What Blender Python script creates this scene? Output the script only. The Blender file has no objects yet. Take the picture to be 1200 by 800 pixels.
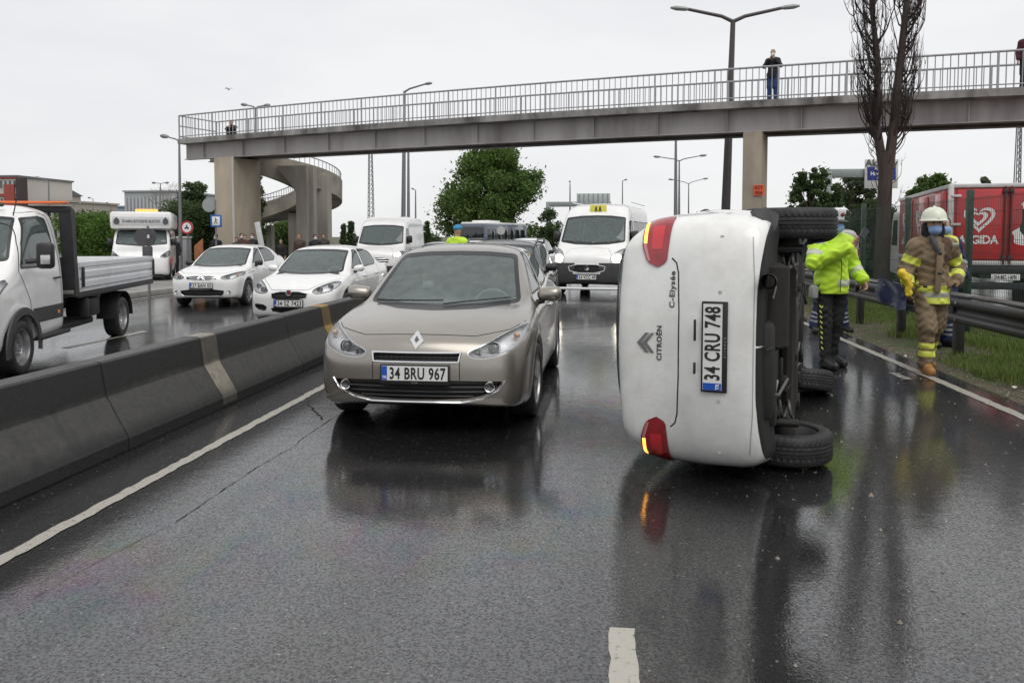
import bpy, bmesh, math, random
import numpy as np
from mathutils import Vector, Matrix
from mathutils.bvhtree import BVHTree

random.seed(7)
RNG = np.random.default_rng(7)
SC = bpy.context.scene
COL = SC.collection
R = math.radians

# ------------------------------------------------------------------ camera, sky, sun, exposure
CAM_H, FPX, HORIZON, VPX = 1.55, 968.0, 277.0, 706.0
PITCH = R(3.2)
YAW = math.atan2(VPX - 600.0, FPX)
cam_d = bpy.data.cameras.new('camera')
cam = bpy.data.objects.new('camera', cam_d)
COL.objects.link(cam)
cam.location = (0, 0, CAM_H)
cam.rotation_euler = (math.pi / 2 - PITCH, 0, YAW)
cam_d.sensor_width = 36.0
cam_d.lens = 36.0 * FPX / 1200.0
PPY = HORIZON + FPX * math.tan(PITCH)          # principal point row of the photograph
cam_d.shift_y = -(400.0 - PPY) / 1200.0
cam_d.clip_start = 0.05
cam_d.clip_end = 3000
SC.camera = cam

SUN_EL, SUN_ROT = R(58), R(150)
world = bpy.data.worlds.new('World')
SC.world = world
world.use_nodes = True
wn = world.node_tree
for n in list(wn.nodes):
    wn.nodes.remove(n)
w_out = wn.nodes.new('ShaderNodeOutputWorld')
w_bg = wn.nodes.new('ShaderNodeBackground')
w_sky = wn.nodes.new('ShaderNodeTexSky')
w_sky.sky_type = 'NISHITA'
w_sky.sun_disc = False
w_sky.sun_elevation = SUN_EL
w_sky.sun_rotation = SUN_ROT
w_tc = wn.nodes.new('ShaderNodeTexCoord')
w_map = wn.nodes.new('ShaderNodeMapping')
w_map.inputs['Scale'].default_value = (1.1, 1.1, 3.2)
w_no = wn.nodes.new('ShaderNodeTexNoise')
w_no.inputs['Scale'].default_value = 1.3
w_no.inputs['Detail'].default_value = 5
w_no.inputs['Roughness'].default_value = 0.55
w_cr = wn.nodes.new('ShaderNodeValToRGB')
w_cr.color_ramp.elements[0].position = 0.30
w_cr.color_ramp.elements[0].color = (6.65, 6.7, 6.95, 1)
w_cr.color_ramp.elements[1].position = 0.62
w_cr.color_ramp.elements[1].color = (8.25, 8.25, 8.3, 1)
w_mix = wn.nodes.new('ShaderNodeMix')
w_mix.data_type = 'RGBA'
w_mix.inputs[0].default_value = 0.94            # cloud cover over the clear sky
wn.links.new(w_tc.outputs['Generated'], w_map.inputs['Vector'])
wn.links.new(w_map.outputs[0], w_no.inputs['Vector'])
wn.links.new(w_no.outputs[0], w_cr.inputs[0])
wn.links.new(w_sky.outputs[0], w_mix.inputs[6])
wn.links.new(w_cr.outputs[0], w_mix.inputs[7])
wn.links.new(w_mix.outputs[2], w_bg.inputs[0])
w_bg.inputs[1].default_value = 0.1
wn.links.new(w_bg.outputs[0], w_out.inputs[0])

sun_d = bpy.data.lights.new('sun', 'SUN')
sun_d.energy = 1.4
sun_d.angle = R(50)
sun_d.color = (1.0, 0.97, 0.93)
sun = bpy.data.objects.new('sun', sun_d)
COL.objects.link(sun)
sun.rotation_euler = (math.pi / 2 - SUN_EL, 0, math.pi - SUN_ROT)

SC.view_settings.view_transform = 'Standard'
SC.view_settings.look = 'None'
SC.view_settings.exposure = 0.18
SC.view_settings.gamma = 1.0
SC.view_settings.use_curve_mapping = False
SC.render.engine = 'CYCLES'
SC.cycles.use_denoising = True
SC.cycles.max_bounces = 7
SC.cycles.transparent_max_bounces = 16
SC.cycles.caustics_reflective = False
SC.cycles.caustics_refractive = False
SC.cycles.sample_clamp_indirect = 6.0

# ------------------------------------------------------------------ photograph pixel -> place
_M = Matrix.Rotation(YAW, 3, 'Z') @ Matrix.Rotation(math.pi / 2 - PITCH, 3, 'X')
def ray(px, py):
    return _M @ Vector(((px - 600.0) / FPX, (PPY - py) / FPX, -1.0))
def ground(px, py, z=0.0):
    d = ray(px, py)
    t = (z - CAM_H) / d.z
    return Vector((d.x * t, d.y * t, z))
def y_on(px, X):
    """distance along the road at which the plane x = X shows at photo column px"""
    d = ray(px, 300)
    return X * d.y / d.x
def at_y(px, py, Y):
    d = ray(px, py)
    t = Y / d.y
    return Vector((d.x * t, Y, CAM_H + d.z * t))

# ------------------------------------------------------------------ materials
MATS = {}
def _nodes(name):
    m = bpy.data.materials.new(name)
    m.use_nodes = True
    nt = m.node_tree
    b = nt.nodes.get('Principled BSDF')
    return m, nt, b
def mat(name, col=(0.5, 0.5, 0.5), rough=0.5, metal=0.0, var=0.08, scale=8.0, bump=0.0, bscale=60.0,
        coat=0.0, spec=0.5, dark=None, dpos=(0.45, 0.7), emit=None, estr=0.0, stretch=None, trans=0.0, sheen=0.0, crough=0.04):
    """principled paint with noise in colour and gloss; 'dark' adds stains of a second colour"""
    if name in MATS:
        return MATS[name]
    m, nt, b = _nodes(name)
    tc = nt.nodes.new('ShaderNodeTexCoord')
    src = tc.outputs['Object']
    if stretch:
        mp = nt.nodes.new('ShaderNodeMapping')
        mp.inputs['Scale'].default_value = stretch
        nt.links.new(src, mp.inputs[0]); src = mp.outputs[0]
    no = nt.nodes.new('ShaderNodeTexNoise')
    no.inputs['Scale'].default_value = scale
    no.inputs['Detail'].default_value = 6
    no.inputs['Roughness'].default_value = 0.6
    nt.links.new(src, no.inputs['Vector'])
    cr = nt.nodes.new('ShaderNodeValToRGB')
    c = np.array(col)
    cr.color_ramp.elements[0].position = 0.3
    cr.color_ramp.elements[0].color = (*np.clip(c * (1 - var), 0, 1), 1)
    cr.color_ramp.elements[1].position = 0.7
    cr.color_ramp.elements[1].color = (*np.clip(c * (1 + var), 0, 1), 1)
    nt.links.new(no.outputs[0], cr.inputs[0])
    out = cr.outputs[0]
    if dark is not None:
        n2 = nt.nodes.new('ShaderNodeTexNoise')
        n2.inputs['Scale'].default_value = scale * 0.35
        n2.inputs['Detail'].default_value = 8
        n2.inputs['Roughness'].default_value = 0.65
        nt.links.new(src, n2.inputs['Vector'])
        r2 = nt.nodes.new('ShaderNodeMapRange')
        r2.inputs[1].default_value = dpos[0]; r2.inputs[2].default_value = dpos[1]
        nt.links.new(n2.outputs[0], r2.inputs[0])
        mx = nt.nodes.new('ShaderNodeMix'); mx.data_type = 'RGBA'
        nt.links.new(r2.outputs[0], mx.inputs[0])
        nt.links.new(out, mx.inputs[6])
        mx.inputs[7].default_value = (*dark, 1)
        out = mx.outputs[2]
    nt.links.new(out, b.inputs['Base Color'])
    rr = nt.nodes.new('ShaderNodeMapRange')
    rr.inputs[3].default_value = max(rough * 0.8, 0.0); rr.inputs[4].default_value = min(rough * 1.25, 1)
    nt.links.new(no.outputs[0], rr.inputs[0])
    nt.links.new(rr.outputs[0], b.inputs['Roughness'])
    b.inputs['Metallic'].default_value = metal
    b.inputs['Specular IOR Level'].default_value = spec
    b.inputs['Coat Weight'].default_value = coat
    b.inputs['Coat Roughness'].default_value = crough
    if sheen:
        b.inputs['Sheen Weight'].default_value = sheen
    if trans:
        b.inputs['Transmission Weight'].default_value = trans
    if bump:
        n3 = nt.nodes.new('ShaderNodeTexNoise')
        n3.inputs['Scale'].default_value = bscale
        n3.inputs['Detail'].default_value = 4
        nt.links.new(src, n3.inputs['Vector'])
        bp = nt.nodes.new('ShaderNodeBump')
        bp.inputs['Strength'].default_value = bump
        bp.inputs['Distance'].default_value = 0.01
        nt.links.new(n3.outputs[0], bp.inputs['Height'])
        nt.links.new(bp.outputs[0], b.inputs['Normal'])
    if emit is not None:
        b.inputs['Emission Color'].default_value = (*emit, 1)
        b.inputs['Emission Strength'].default_value = estr
    MATS[name] = m
    return m

def paint(name, col, metal=0.0, rough=0.35, dirt=0.25, dscale=2.3):
    """wet car paint: clear coat, rain film (droplet relief), road grime towards dull patches"""
    if name in MATS:
        return MATS[name]
    m, nt, b = _nodes(name)
    tc = nt.nodes.new('ShaderNodeTexCoord')
    no = nt.nodes.new('ShaderNodeTexNoise')
    no.inputs['Scale'].default_value = dscale; no.inputs['Detail'].default_value = 9; no.inputs['Roughness'].default_value = 0.7
    nt.links.new(tc.outputs['Object'], no.inputs['Vector'])
    mr = nt.nodes.new('ShaderNodeMapRange')
    mr.inputs[1].default_value = 0.42; mr.inputs[2].default_value = 0.8
    mr.inputs[3].default_value = 0.0; mr.inputs[4].default_value = dirt
    nt.links.new(no.outputs[0], mr.inputs[0])
    mx = nt.nodes.new('ShaderNodeMix'); mx.data_type = 'RGBA'
    mx.inputs[6].default_value = (*col, 1)
    mx.inputs[7].default_value = (col[0] * 0.55 + 0.03, col[1] * 0.53 + 0.03, col[2] * 0.5 + 0.02, 1)
    nt.links.new(mr.outputs[0], mx.inputs[0])
    nt.links.new(mx.outputs[2], b.inputs['Base Color'])
    b.inputs['Metallic'].default_value = metal
    b.inputs['Roughness'].default_value = rough
    b.inputs['Coat Weight'].default_value = 0.8
    b.inputs['Coat Roughness'].default_value = 0.06
    vo = nt.nodes.new('ShaderNodeTexVoronoi')
    vo.inputs['Scale'].default_value = 95
    nt.links.new(tc.outputs['Object'], vo.inputs['Vector'])
    vr = nt.nodes.new('ShaderNodeMapRange')
    vr.inputs[1].default_value = 0.0; vr.inputs[2].default_value = 0.32; vr.inputs[3].default_value = 1; vr.inputs[4].default_value = 0
    nt.links.new(vo.outputs['Distance'], vr.inputs[0])
    bp = nt.nodes.new('ShaderNodeBump')
    bp.inputs['Strength'].default_value = 0.10; bp.inputs['Distance'].default_value = 0.002
    nt.links.new(vr.outputs[0], bp.inputs['Height'])
    nt.links.new(bp.outputs[0], b.inputs['Coat Normal'])
    MATS[name] = m
    return m

def glass(name, tint=(0.66, 0.76, 0.73), pale_mix=0.19, ior=1.6, pale_col=(0.42, 0.54, 0.52)):
    """thin pane: see-through with fresnel gloss and a pale diffuse share that lightens the pane"""
    if name in MATS:
        return MATS[name]
    m = bpy.data.materials.new(name); m.use_nodes = True
    nt = m.node_tree
    for n in list(nt.nodes):
        nt.nodes.remove(n)
    o = nt.nodes.new('ShaderNodeOutputMaterial')
    tr = nt.nodes.new('ShaderNodeBsdfTransparent'); tr.inputs[0].default_value = (*tint, 1)
    di = nt.nodes.new('ShaderNodeBsdfDiffuse'); di.inputs[0].default_value = (*pale_col, 1)
    gl = nt.nodes.new('ShaderNodeBsdfGlossy'); gl.inputs['Roughness'].default_value = 0.03
    fr = nt.nodes.new('ShaderNodeFresnel'); fr.inputs[0].default_value = ior
    tc = nt.nodes.new('ShaderNodeTexCoord')
    no = nt.nodes.new('ShaderNodeTexNoise'); no.inputs['Scale'].default_value = 11; no.inputs['Detail'].default_value = 6
    nt.links.new(tc.outputs['Object'], no.inputs['Vector'])
    mr = nt.nodes.new('ShaderNodeMapRange')
    mr.inputs[1].default_value = 0.3; mr.inputs[2].default_value = 0.75
    mr.inputs[3].default_value = pale_mix * 0.75; mr.inputs[4].default_value = pale_mix * 1.25
    nt.links.new(no.outputs[0], mr.inputs[0])
    m1 = nt.nodes.new('ShaderNodeMixShader'); m2 = nt.nodes.new('ShaderNodeMixShader')
    nt.links.new(mr.outputs[0], m1.inputs[0]); nt.links.new(tr.outputs[0], m1.inputs[1]); nt.links.new(di.outputs[0], m1.inputs[2])
    nt.links.new(fr.outputs[0], m2.inputs[0]); nt.links.new(m1.outputs[0], m2.inputs[1]); nt.links.new(gl.outputs[0], m2.inputs[2])
    nt.links.new(m2.outputs[0], o.inputs[0])
    MATS[name] = m
    return m

# ------------------------------------------------------------------ objects
def tag(o, label=None, cat=None, group=None, kind=None):
    if label: o['label'] = label
    if cat: o['category'] = cat
    if group: o['group'] = group
    if kind: o['kind'] = kind
    return o
def empty(name, loc=(0, 0, 0), rz=0.0, label=None, cat=None, group=None):
    o = bpy.data.objects.new(name, None)
    COL.objects.link(o)
    o.empty_display_size = 0.2
    o.location = loc
    o.rotation_euler = (0, 0, rz)
    return tag(o, label, cat, group)
def mesh_obj(name, V, F, m, parent=None, smooth=None, normals=None):
    me = bpy.data.meshes.new(name)
    V = np.asarray(V, dtype=float)
    me.from_pydata(V.tolist() if len(V) else [], [], F if isinstance(F, list) else F.tolist())
    if m is not None:
        me.materials.append(m)
    if normals is not None:
        me.polygons.foreach_set('use_smooth', np.ones(len(me.polygons), dtype=bool))
        me.normals_split_custom_set_from_vertices(np.asarray(normals).tolist())
    elif smooth:
        me.polygons.foreach_set('use_smooth', np.ones(len(me.polygons), dtype=bool))
        if smooth is not True:
            me.set_sharp_from_angle(angle=R(smooth))
    me.update()
    o = bpy.data.objects.new(name, me)
    COL.objects.link(o)
    if parent is not None:
        o.parent = parent
    return o
def share(src, parent=None, loc=(0, 0, 0), rz=None, scale=None, name=None):
    o = bpy.data.objects.new(name or src.name.split('.')[0], src.data)
    COL.objects.link(o)
    if parent is not None: o.parent = parent
    o.location = loc
    if rz is not None: o.rotation_euler = (0, 0, rz)
    if scale is not None: o.scale = scale
    return o
def copy_tree(o, parent=None):
    c = o.copy(); COL.objects.link(c)
    if parent is not None: c.parent = parent
    for ch in list(o.children):
        copy_tree(ch, c)
    return c

def frame_of(d):
    d = Vector(d).normalized()
    u = Vector((0, 0, 1)) if abs(d.z) < 0.95 else Vector((1, 0, 0))
    a = d.cross(u).normalized()
    return a, d.cross(a).normalized()

class MB:
    def __init__(s):
        s.v = []; s.f = []
    def add(s, V, F):
        n = len(s.v)
        s.v.extend([tuple(p) for p in V])
        s.f.extend([tuple(i + n for i in f) for f in F])
        return s
    def box(s, c, size, b=0.0, rz=0.0, rot=None):
        hx, hy, hz = size[0] / 2, size[1] / 2, size[2] / 2
        M = rot if rot is not None else Matrix.Rotation(rz, 3, 'Z')
        c = Vector(c)
        if b <= 0:
            V = [c + M @ Vector((x * hx, y * hy, z * hz)) for z in (-1, 1) for y in (-1, 1) for x in (-1, 1)]
            F = [(0, 2, 3, 1), (4, 5, 7, 6), (0, 1, 5, 4), (2, 6, 7, 3), (0, 4, 6, 2), (1, 3, 7, 5)]
            return s.add(V, F)
        b = min(b, hx * .95, hy * .95, hz * .95)
        bm = bmesh.new()
        bmesh.ops.create_cube(bm, size=1.0)
        for v in bm.verts:
            v.co = Vector((v.co.x * 2 * hx, v.co.y * 2 * hy, v.co.z * 2 * hz))
        bmesh.ops.bevel(bm, geom=bm.edges[:], offset=b, segments=2, profile=0.5, affect='EDGES')
        bm.verts.index_update()
        V = [c + M @ v.co for v in bm.verts]
        F = [tuple(v.index for v in f.verts) for f in bm.faces]
        bm.free()
        return s.add(V, F)
    def tube(s, pts, r, n=8, cap=True):
        pts = [Vector(p) for p in pts]
        rs = r if isinstance(r, (list, tuple, np.ndarray)) else [r] * len(pts)
        V = []; F = []
        a = None
        for i, p in enumerate(pts):
            d = (pts[min(i + 1, len(pts) - 1)] - pts[max(i - 1, 0)])
            if d.length < 1e-9: d = Vector((0, 0, 1))
            d.normalize()
            if a is None:
                a, b2 = frame_of(d)
            else:
                a = (a - d * a.dot(d)); a.normalize(); b2 = d.cross(a).normalized()
            for k in range(n):
                t = 2 * math.pi * k / n
                V.append(p + (a * math.cos(t) + b2 * math.sin(t)) * rs[i])
        for i in range(len(pts) - 1):
            for k in range(n):
                F.append((i * n + k, i * n + (k + 1) % n, (i + 1) * n + (k + 1) % n, (i + 1) * n + k))
        if cap:
            F.append(tuple(range(n))[::-1]); F.append(tuple((len(pts) - 1) * n + k for k in range(n)))
        return s.add(V, F)
    def lathe(s, prof, o=(0, 0, 0), axis='z', n=24, closed=False, cap=True):
        V = []; F = []
        o = Vector(o)
        for (r, h) in prof:
            for k in range(n):
                t = 2 * math.pi * k / n
                c_, s_ = r * math.cos(t), r * math.sin(t)
                if axis == 'z': V.append(o + Vector((c_, s_, h)))
                elif axis == 'x': V.append(o + Vector((h, c_, s_)))
                else: V.append(o + Vector((s_, h, c_)))
        m = len(prof)
        for i in range(m if closed else m - 1):
            j = (i + 1) % m
            for k in range(n):
                F.append((i * n + k, i * n + (k + 1) % n, j * n + (k + 1) % n, j * n + k))
        if not closed and cap:
            if prof[0][0] > 1e-6: F.append(tuple(range(n))[::-1])
            if prof[-1][0] > 1e-6: F.append(tuple((m - 1) * n + k for k in range(n)))
        return s.add(V, F)
    def ball(s, c, r, n=12, m=8, rot=None):
        rx, ry, rz = (r, r, r) if not isinstance(r, (tuple, list)) else r
        c = Vector(c)
        V = []; F = []
        for i in range(m + 1):
            ph = math.pi * i / m
            for k in range(n):
                t = 2 * math.pi * k / n
                p = Vector((rx * math.sin(ph) * math.cos(t), ry * math.sin(ph) * math.sin(t), rz * math.cos(ph)))
                V.append(c + (rot @ p if rot is not None else p))
        for i in range(m):
            for k in range(n):
                F.append((i * n + k, (i + 1) * n + k, (i + 1) * n + (k + 1) % n, i * n + (k + 1) % n))
        return s.add(V, F)
    def prism(s, poly, fn0, fn1):
        """poly of (u,v); fn0/fn1 map (u,v) to the two end points"""
        n = len(poly)
        V = [fn0(u, v) for u, v in poly] + [fn1(u, v) for u, v in poly]
        F = [tuple(range(n))[::-1], tuple(range(n, 2 * n))] + [(k, (k + 1) % n, n + (k + 1) % n, n + k) for k in range(n)]
        return s.add(V, F)
    def build(s, name, m, parent=None, smooth=35, label=None):
        o = mesh_obj(name, s.v, s.f, m, parent, smooth)
        bm = bmesh.new(); bm.from_mesh(o.data)
        bmesh.ops.recalc_face_normals(bm, faces=bm.faces[:])
        bm.to_mesh(o.data); bm.free()
        if label: o['label'] = label
        return o

def text_mesh(txt, size, bold=0.0, xs=1.0, spacing=1.0, align='CENTER'):
    """flat lettering as vertices and faces, lying in x (reading) and y (up), centred"""
    cu = bpy.data.curves.new('lettering', 'FONT')
    cu.body = txt; cu.size = size; cu.align_x = align; cu.align_y = 'CENTER'
    cu.offset = bold; cu.space_character = spacing; cu.resolution_u = 3
    ob = bpy.data.objects.new('lettering', cu)
    me = bpy.data.meshes.new_from_object(ob)
    V = np.array([v.co[:] for v in me.vertices]).reshape(-1, 3)
    F = [tuple(p.vertices) for p in me.polygons]
    bpy.data.objects.remove(ob); bpy.data.curves.remove(cu); bpy.data.meshes.remove(me)
    if len(V):
        V[:, 0] *= xs
        V[:, 1] -= (V[:, 1].max() + V[:, 1].min()) / 2
    return V, F
def text_obj(name, txt, size, m, parent, origin, ux, uy, bold=0.0, xs=1.0, spacing=1.0, thick=0.0):
    V, F = text_mesh(txt, size, bold, xs, spacing)
    o, ux, uy = Vector(origin), Vector(ux).normalized(), Vector(uy).normalized()
    W = [o + ux * v[0] + uy * v[1] for v in V]
    return mesh_obj(name, W, F, m, parent)

# ------------------------------------------------------------------ distance fields -> smooth hulls
def chaikin(pts, it=2, closed=True):
    p = np.array(pts, dtype=float)
    for _ in range(it):
        if closed:
            q = np.roll(p, -1, 0)
            p = np.stack([0.75 * p + 0.25 * q, 0.25 * p + 0.75 * q], 1).reshape(-1, 2)
        else:
            q = np.stack([0.75 * p[:-1] + 0.25 * p[1:], 0.25 * p[:-1] + 0.75 * p[1:]], 1).reshape(-1, 2)
            p = np.vstack([p[:1], q, p[-1:]])
    return p
def poly_sdf(pts, X, Y):
    P = np.asarray(pts, float)
    d = np.full(X.shape, 1e9); inside = np.zeros(X.shape, bool)
    n = len(P)
    for i in range(n):
        a, b = P[i], P[(i + 1) % n]
        e = b - a
        L = e @ e
        if L < 1e-14: continue
        wx, wy = X - a[0], Y - a[1]
        t = np.clip((wx * e[0] + wy * e[1]) / L, 0, 1)
        d = np.minimum(d, (wx - e[0] * t) ** 2 + (wy - e[1] * t) ** 2)
        c = ((a[1] <= Y) & (b[1] > Y)) | ((b[1] <= Y) & (a[1] > Y))
        if abs(e[1]) > 1e-12:
            inside ^= c & (X < a[0] + (Y - a[1]) / e[1] * e[0])
    d = np.sqrt(d)
    return np.where(inside, -d, d)
def smax(a, b, k):
    h = np.maximum(k - np.abs(a - b), 0) / k
    return np.maximum(a, b) + h * h * k * 0.25
def smin(a, b, k):
    return -smax(-a, -b, k)
def in_poly(P, x, y):
    n = len(P); c = False
    j = n - 1
    for i in range(n):
        if (P[i][1] > y) != (P[j][1] > y) and x < (P[j][0] - P[i][0]) * (y - P[i][1]) / (P[j][1] - P[i][1]) + P[i][0]:
            c = not c
        j = i
    return c
def inset_poly(P, d):
    P = np.asarray(P, float)
    area = 0.5 * np.sum(P[:, 0] * np.roll(P[:, 1], -1) - np.roll(P[:, 0], -1) * P[:, 1])
    sgn = 1 if area > 0 else -1
    e1 = P - np.roll(P, 1, 0); e2 = np.roll(P, -1, 0) - P
    e1 /= np.linalg.norm(e1, axis=1)[:, None] + 1e-12; e2 /= np.linalg.norm(e2, axis=1)[:, None] + 1e-12
    n1 = np.stack([-e1[:, 1], e1[:, 0]], 1) * sgn; n2 = np.stack([-e2[:, 1], e2[:, 0]], 1) * sgn
    nn = n1 + n2
    nn /= np.maximum((nn * n1).sum(1), 0.35)[:, None]
    return P + nn * d

def surface_nets(F, org, h):
    S = F < 0
    nx, ny, nz = F.shape
    c = [(i, j, k) for i in (0, 1) for j in (0, 1) for k in (0, 1)]
    cnt = np.zeros((nx - 1, ny - 1, nz - 1), np.int8)
    for (i, j, k) in c:
        cnt += S[i:nx - 1 + i, j:ny - 1 + j, k:nz - 1 + k]
    act = (cnt > 0) & (cnt < 8)
    I, J, K = np.nonzero(act)
    n = len(I)
    idx = -np.ones(act.shape, np.int64); idx[I, J, K] = np.arange(n)
    acc = np.zeros((n, 3)); num = np.zeros(n)
    for a in c:
        for ax in range(3):
            if a[ax] == 1: continue
            b = list(a); b[ax] = 1
            fa = F[I + a[0], J + a[1], K + a[2]]; fb = F[I + b[0], J + b[1], K + b[2]]
            m = (fa < 0) != (fb < 0)
            t = np.where(m, fa / np.where(m, fa - fb, 1), 0)
            p = np.array(a, float)[None, :].repeat(n, 0); p[:, ax] += t
            acc += p * m[:, None]; num += m
    V = (acc / num[:, None] + np.stack([I, J, K], 1)) * h + np.asarray(org)
    Q = []
    for ax in range(3):
        sl0 = [slice(None)] * 3; sl1 = [slice(None)] * 3
        sl0[ax] = slice(0, -1); sl1[ax] = slice(1, None)
        A, B = S[tuple(sl0)], S[tuple(sl1)]
        u, w = (ax + 1) % 3, (ax + 2) % 3
        ch = A != B
        ch = ch.copy()
        for q in (u, w):
            s_ = [slice(None)] * 3; s_[q] = slice(0, 1); ch[tuple(s_)] = False
            s_[q] = slice(-1, None); ch[tuple(s_)] = False
        E = np.stack(np.nonzero(ch), 1)
        if not len(E): continue
        flip = B[tuple(E.T)]
        du = np.zeros(3, int); du[u] = 1; dw = np.zeros(3, int); dw[w] = 1
        g = lambda e: idx[e[:, 0], e[:, 1], e[:, 2]]
        q = np.stack([g(E - du - dw), g(E - dw), g(E), g(E - du)], 1)
        q[flip] = q[flip][:, ::-1]
        Q.append(q)
    return V, np.vstack(Q)

class Hull:
    """closed smooth skin of a distance field; panels, panes and lamps are cut out of it along outlines"""
    AX = {'F': (0, 2), 'B': (0, 2), 'L': (1, 2), 'R': (1, 2), 'T': (0, 1), 'U': (0, 1)}
    DIR = {'F': (1, -1), 'B': (1, 1), 'L': (0, 1), 'R': (0, -1), 'T': (2, 1), 'U': (2, -1)}
    def __init__(s, F, org, h):
        s.F, s.org, s.h = F, np.asarray(org, float), h
        s.G = np.stack(np.gradient(F, h), -1)
        V, Q = surface_nets(F, org, h)
        for _ in range(2):
            f, g = s.sample(V)
            V = V - np.clip(f / np.maximum((g * g).sum(1), 0.2), -h, h)[:, None] * g * 0.8
        s.V, s.Q = V, Q
        s.bvh = BVHTree.FromPolygons(V.tolist(), Q.tolist())
        s.setup(V, [tuple(q) for q in Q.tolist()])
    def setup(s, V, faces):
        s.P = np.asarray(V, float); s.faces = list(faces)
        s.FC, s.FN = s.centres(faces)
        s.alive = np.ones(len(s.faces), bool)
    def centres(s, faces):
        C = np.zeros((len(faces), 3)); N = np.zeros((len(faces), 3))
        by = {}
        for i, f in enumerate(faces): by.setdefault(len(f), []).append(i)
        for n, ids in by.items():
            A = s.P[np.array([faces[i] for i in ids])]
            C[ids] = A.mean(1)
            B = np.roll(A, -1, 1)
            nn = np.cross(A, B).sum(1)
            N[ids] = nn / np.maximum(np.linalg.norm(nn, axis=1), 1e-15)[:, None]
        return C, N
    def sample(s, P):
        g = (P - s.org) / s.h
        sh = np.array(s.F.shape)
        i = np.clip(np.floor(g).astype(int), 0, sh - 2)
        t = np.clip(g - i, 0, 1)
        f = np.zeros(len(P)); gr = np.zeros((len(P), 3))
        for a in (0, 1):
            for b in (0, 1):
                for c in (0, 1):
                    w = (t[:, 0] if a else 1 - t[:, 0]) * (t[:, 1] if b else 1 - t[:, 1]) * (t[:, 2] if c else 1 - t[:, 2])
                    f += w * s.F[i[:, 0] + a, i[:, 1] + b, i[:, 2] + c]
                    gr += w[:, None] * s.G[i[:, 0] + a, i[:, 1] + b, i[:, 2] + c]
        return f, gr
    def normals(s, P):
        _, g = s.sample(np.asarray(P, float))
        return g / np.maximum(np.linalg.norm(g, axis=1), 1e-9)[:, None]
    def hit(s, u, v, ax, far=None):
        a, b = s.AX[ax]; k, sg = s.DIR[ax]
        o = [0, 0, 0]; o[a] = u; o[b] = v; o[k] = sg * 20.0
        d = [0, 0, 0]; d[k] = -sg
        loc, n, i, dist = s.bvh.ray_cast(Vector(o), Vector(d))
        if loc is None:
            loc, n, i, dist = s.bvh.find_nearest(Vector([o[0] if k != 0 else sg, o[1] if k != 1 else (0 if sg < 0 else 4.5), o[2] if k != 2 else 1]))
        nn = s.normals([loc])[0]
        return np.array(loc), nn
    def cut(s, poly, ax, ok=None, nmin=0.08, largest=True):
        P = np.asarray(poly, float)
        a, b = s.AX[ax]; k, sg = s.DIR[ax]
        lo, hi = P.min(0) - 3 * s.h, P.max(0) + 3 * s.h
        m = s.alive & (s.FC[:, a] > lo[0]) & (s.FC[:, a] < hi[0]) & (s.FC[:, b] > lo[1]) & (s.FC[:, b] < hi[1]) & (s.FN[:, k] * sg > nmin)
        if k == 0: m &= s.FC[:, 0] * sg > 0
        ids = np.nonzero(m)[0]
        if ok is not None:
            ids = np.array([i for i in ids if ok(Vector(s.FC[i]))], int)
        if not len(ids): return Patch([], [], s)
        rad = s.h * 1.6
        sd = poly_sdf(P, s.FC[ids, a], s.FC[ids, b])
        near = ids[np.abs(sd) < rad * 2]
        inside = list(ids[sd <= -rad * 2])
        bm = bmesh.new(); vm = {}; back = {}
        for i in near:
            vs = []
            for j in s.faces[i]:
                if j not in vm: vm[j] = bm.verts.new(s.P[j])
                vs.append(vm[j])
            try: bm.faces.new(vs)
            except ValueError: pass
        for j, v in vm.items(): back[v] = j
        s.alive[near] = False
        n = len(P)
        for i in range(n):
            p, q = P[i], P[(i + 1) % n]
            e = q - p; L = np.linalg.norm(e)
            if L < 1e-9: continue
            e = e / L
            nf = []
            for f in bm.faces:
                c = f.calc_center_median()
                wx, wy = c[a] - p[0], c[b] - p[1]
                t = wx * e[0] + wy * e[1]
                if -rad < t < L + rad and abs(-e[1] * wx + e[0] * wy) < rad: nf.append(f)
            if not nf: continue
            co = [0, 0, 0]; co[a], co[b] = p[0], p[1]
            no = [0, 0, 0]; no[a], no[b] = -e[1], e[0]
            es = set(); vs = set()
            for f in nf:
                es.update(f.edges); vs.update(f.verts)
            bmesh.ops.bisect_plane(bm, geom=list(vs) + list(es) + nf, dist=1e-6, plane_co=co, plane_no=no)
        newv = []; base = len(s.P)
        for v in bm.verts:
            if v not in back:
                back[v] = base + len(newv); newv.append(v.co[:])
        nfs = [tuple(back[v] for v in f.verts) for f in bm.faces]
        bm.free()
        if newv: s.P = np.vstack([s.P, np.array(newv)])
        if nfs:
            C, N = s.centres(nfs)
            i0 = len(s.faces)
            s.faces += nfs; s.FC = np.vstack([s.FC, C]); s.FN = np.vstack([s.FN, N])
            s.alive = np.concatenate([s.alive, np.ones(len(nfs), bool)])
            q = poly_sdf(P, C[:, a], C[:, b]) < 0
            inside += [i0 + j for j in np.nonzero(q)[0]]
        if largest and len(inside) > 3:
            par = {}
            def find(x):
                while par.setdefault(x, x) != x:
                    par[x] = par[par[x]]; x = par[x]
                return x
            for i in inside:
                f = s.faces[i]; r0 = find(f[0])
                for j in f[1:]: par[find(j)] = r0
            cnt = {}
            for i in inside: cnt.setdefault(find(s.faces[i][0]), []).append(i)
            inside = max(cnt.values(), key=len)
        s.alive[inside] = False
        return Patch(s.P, [s.faces[i] for i in inside], s).clean()
    def rest(s):
        return Patch(s.P, [s.faces[i] for i in np.nonzero(s.alive)[0]], s).clean()
    def build(s, name, m, parent):
        return s.rest().build(name, m, parent)
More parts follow.
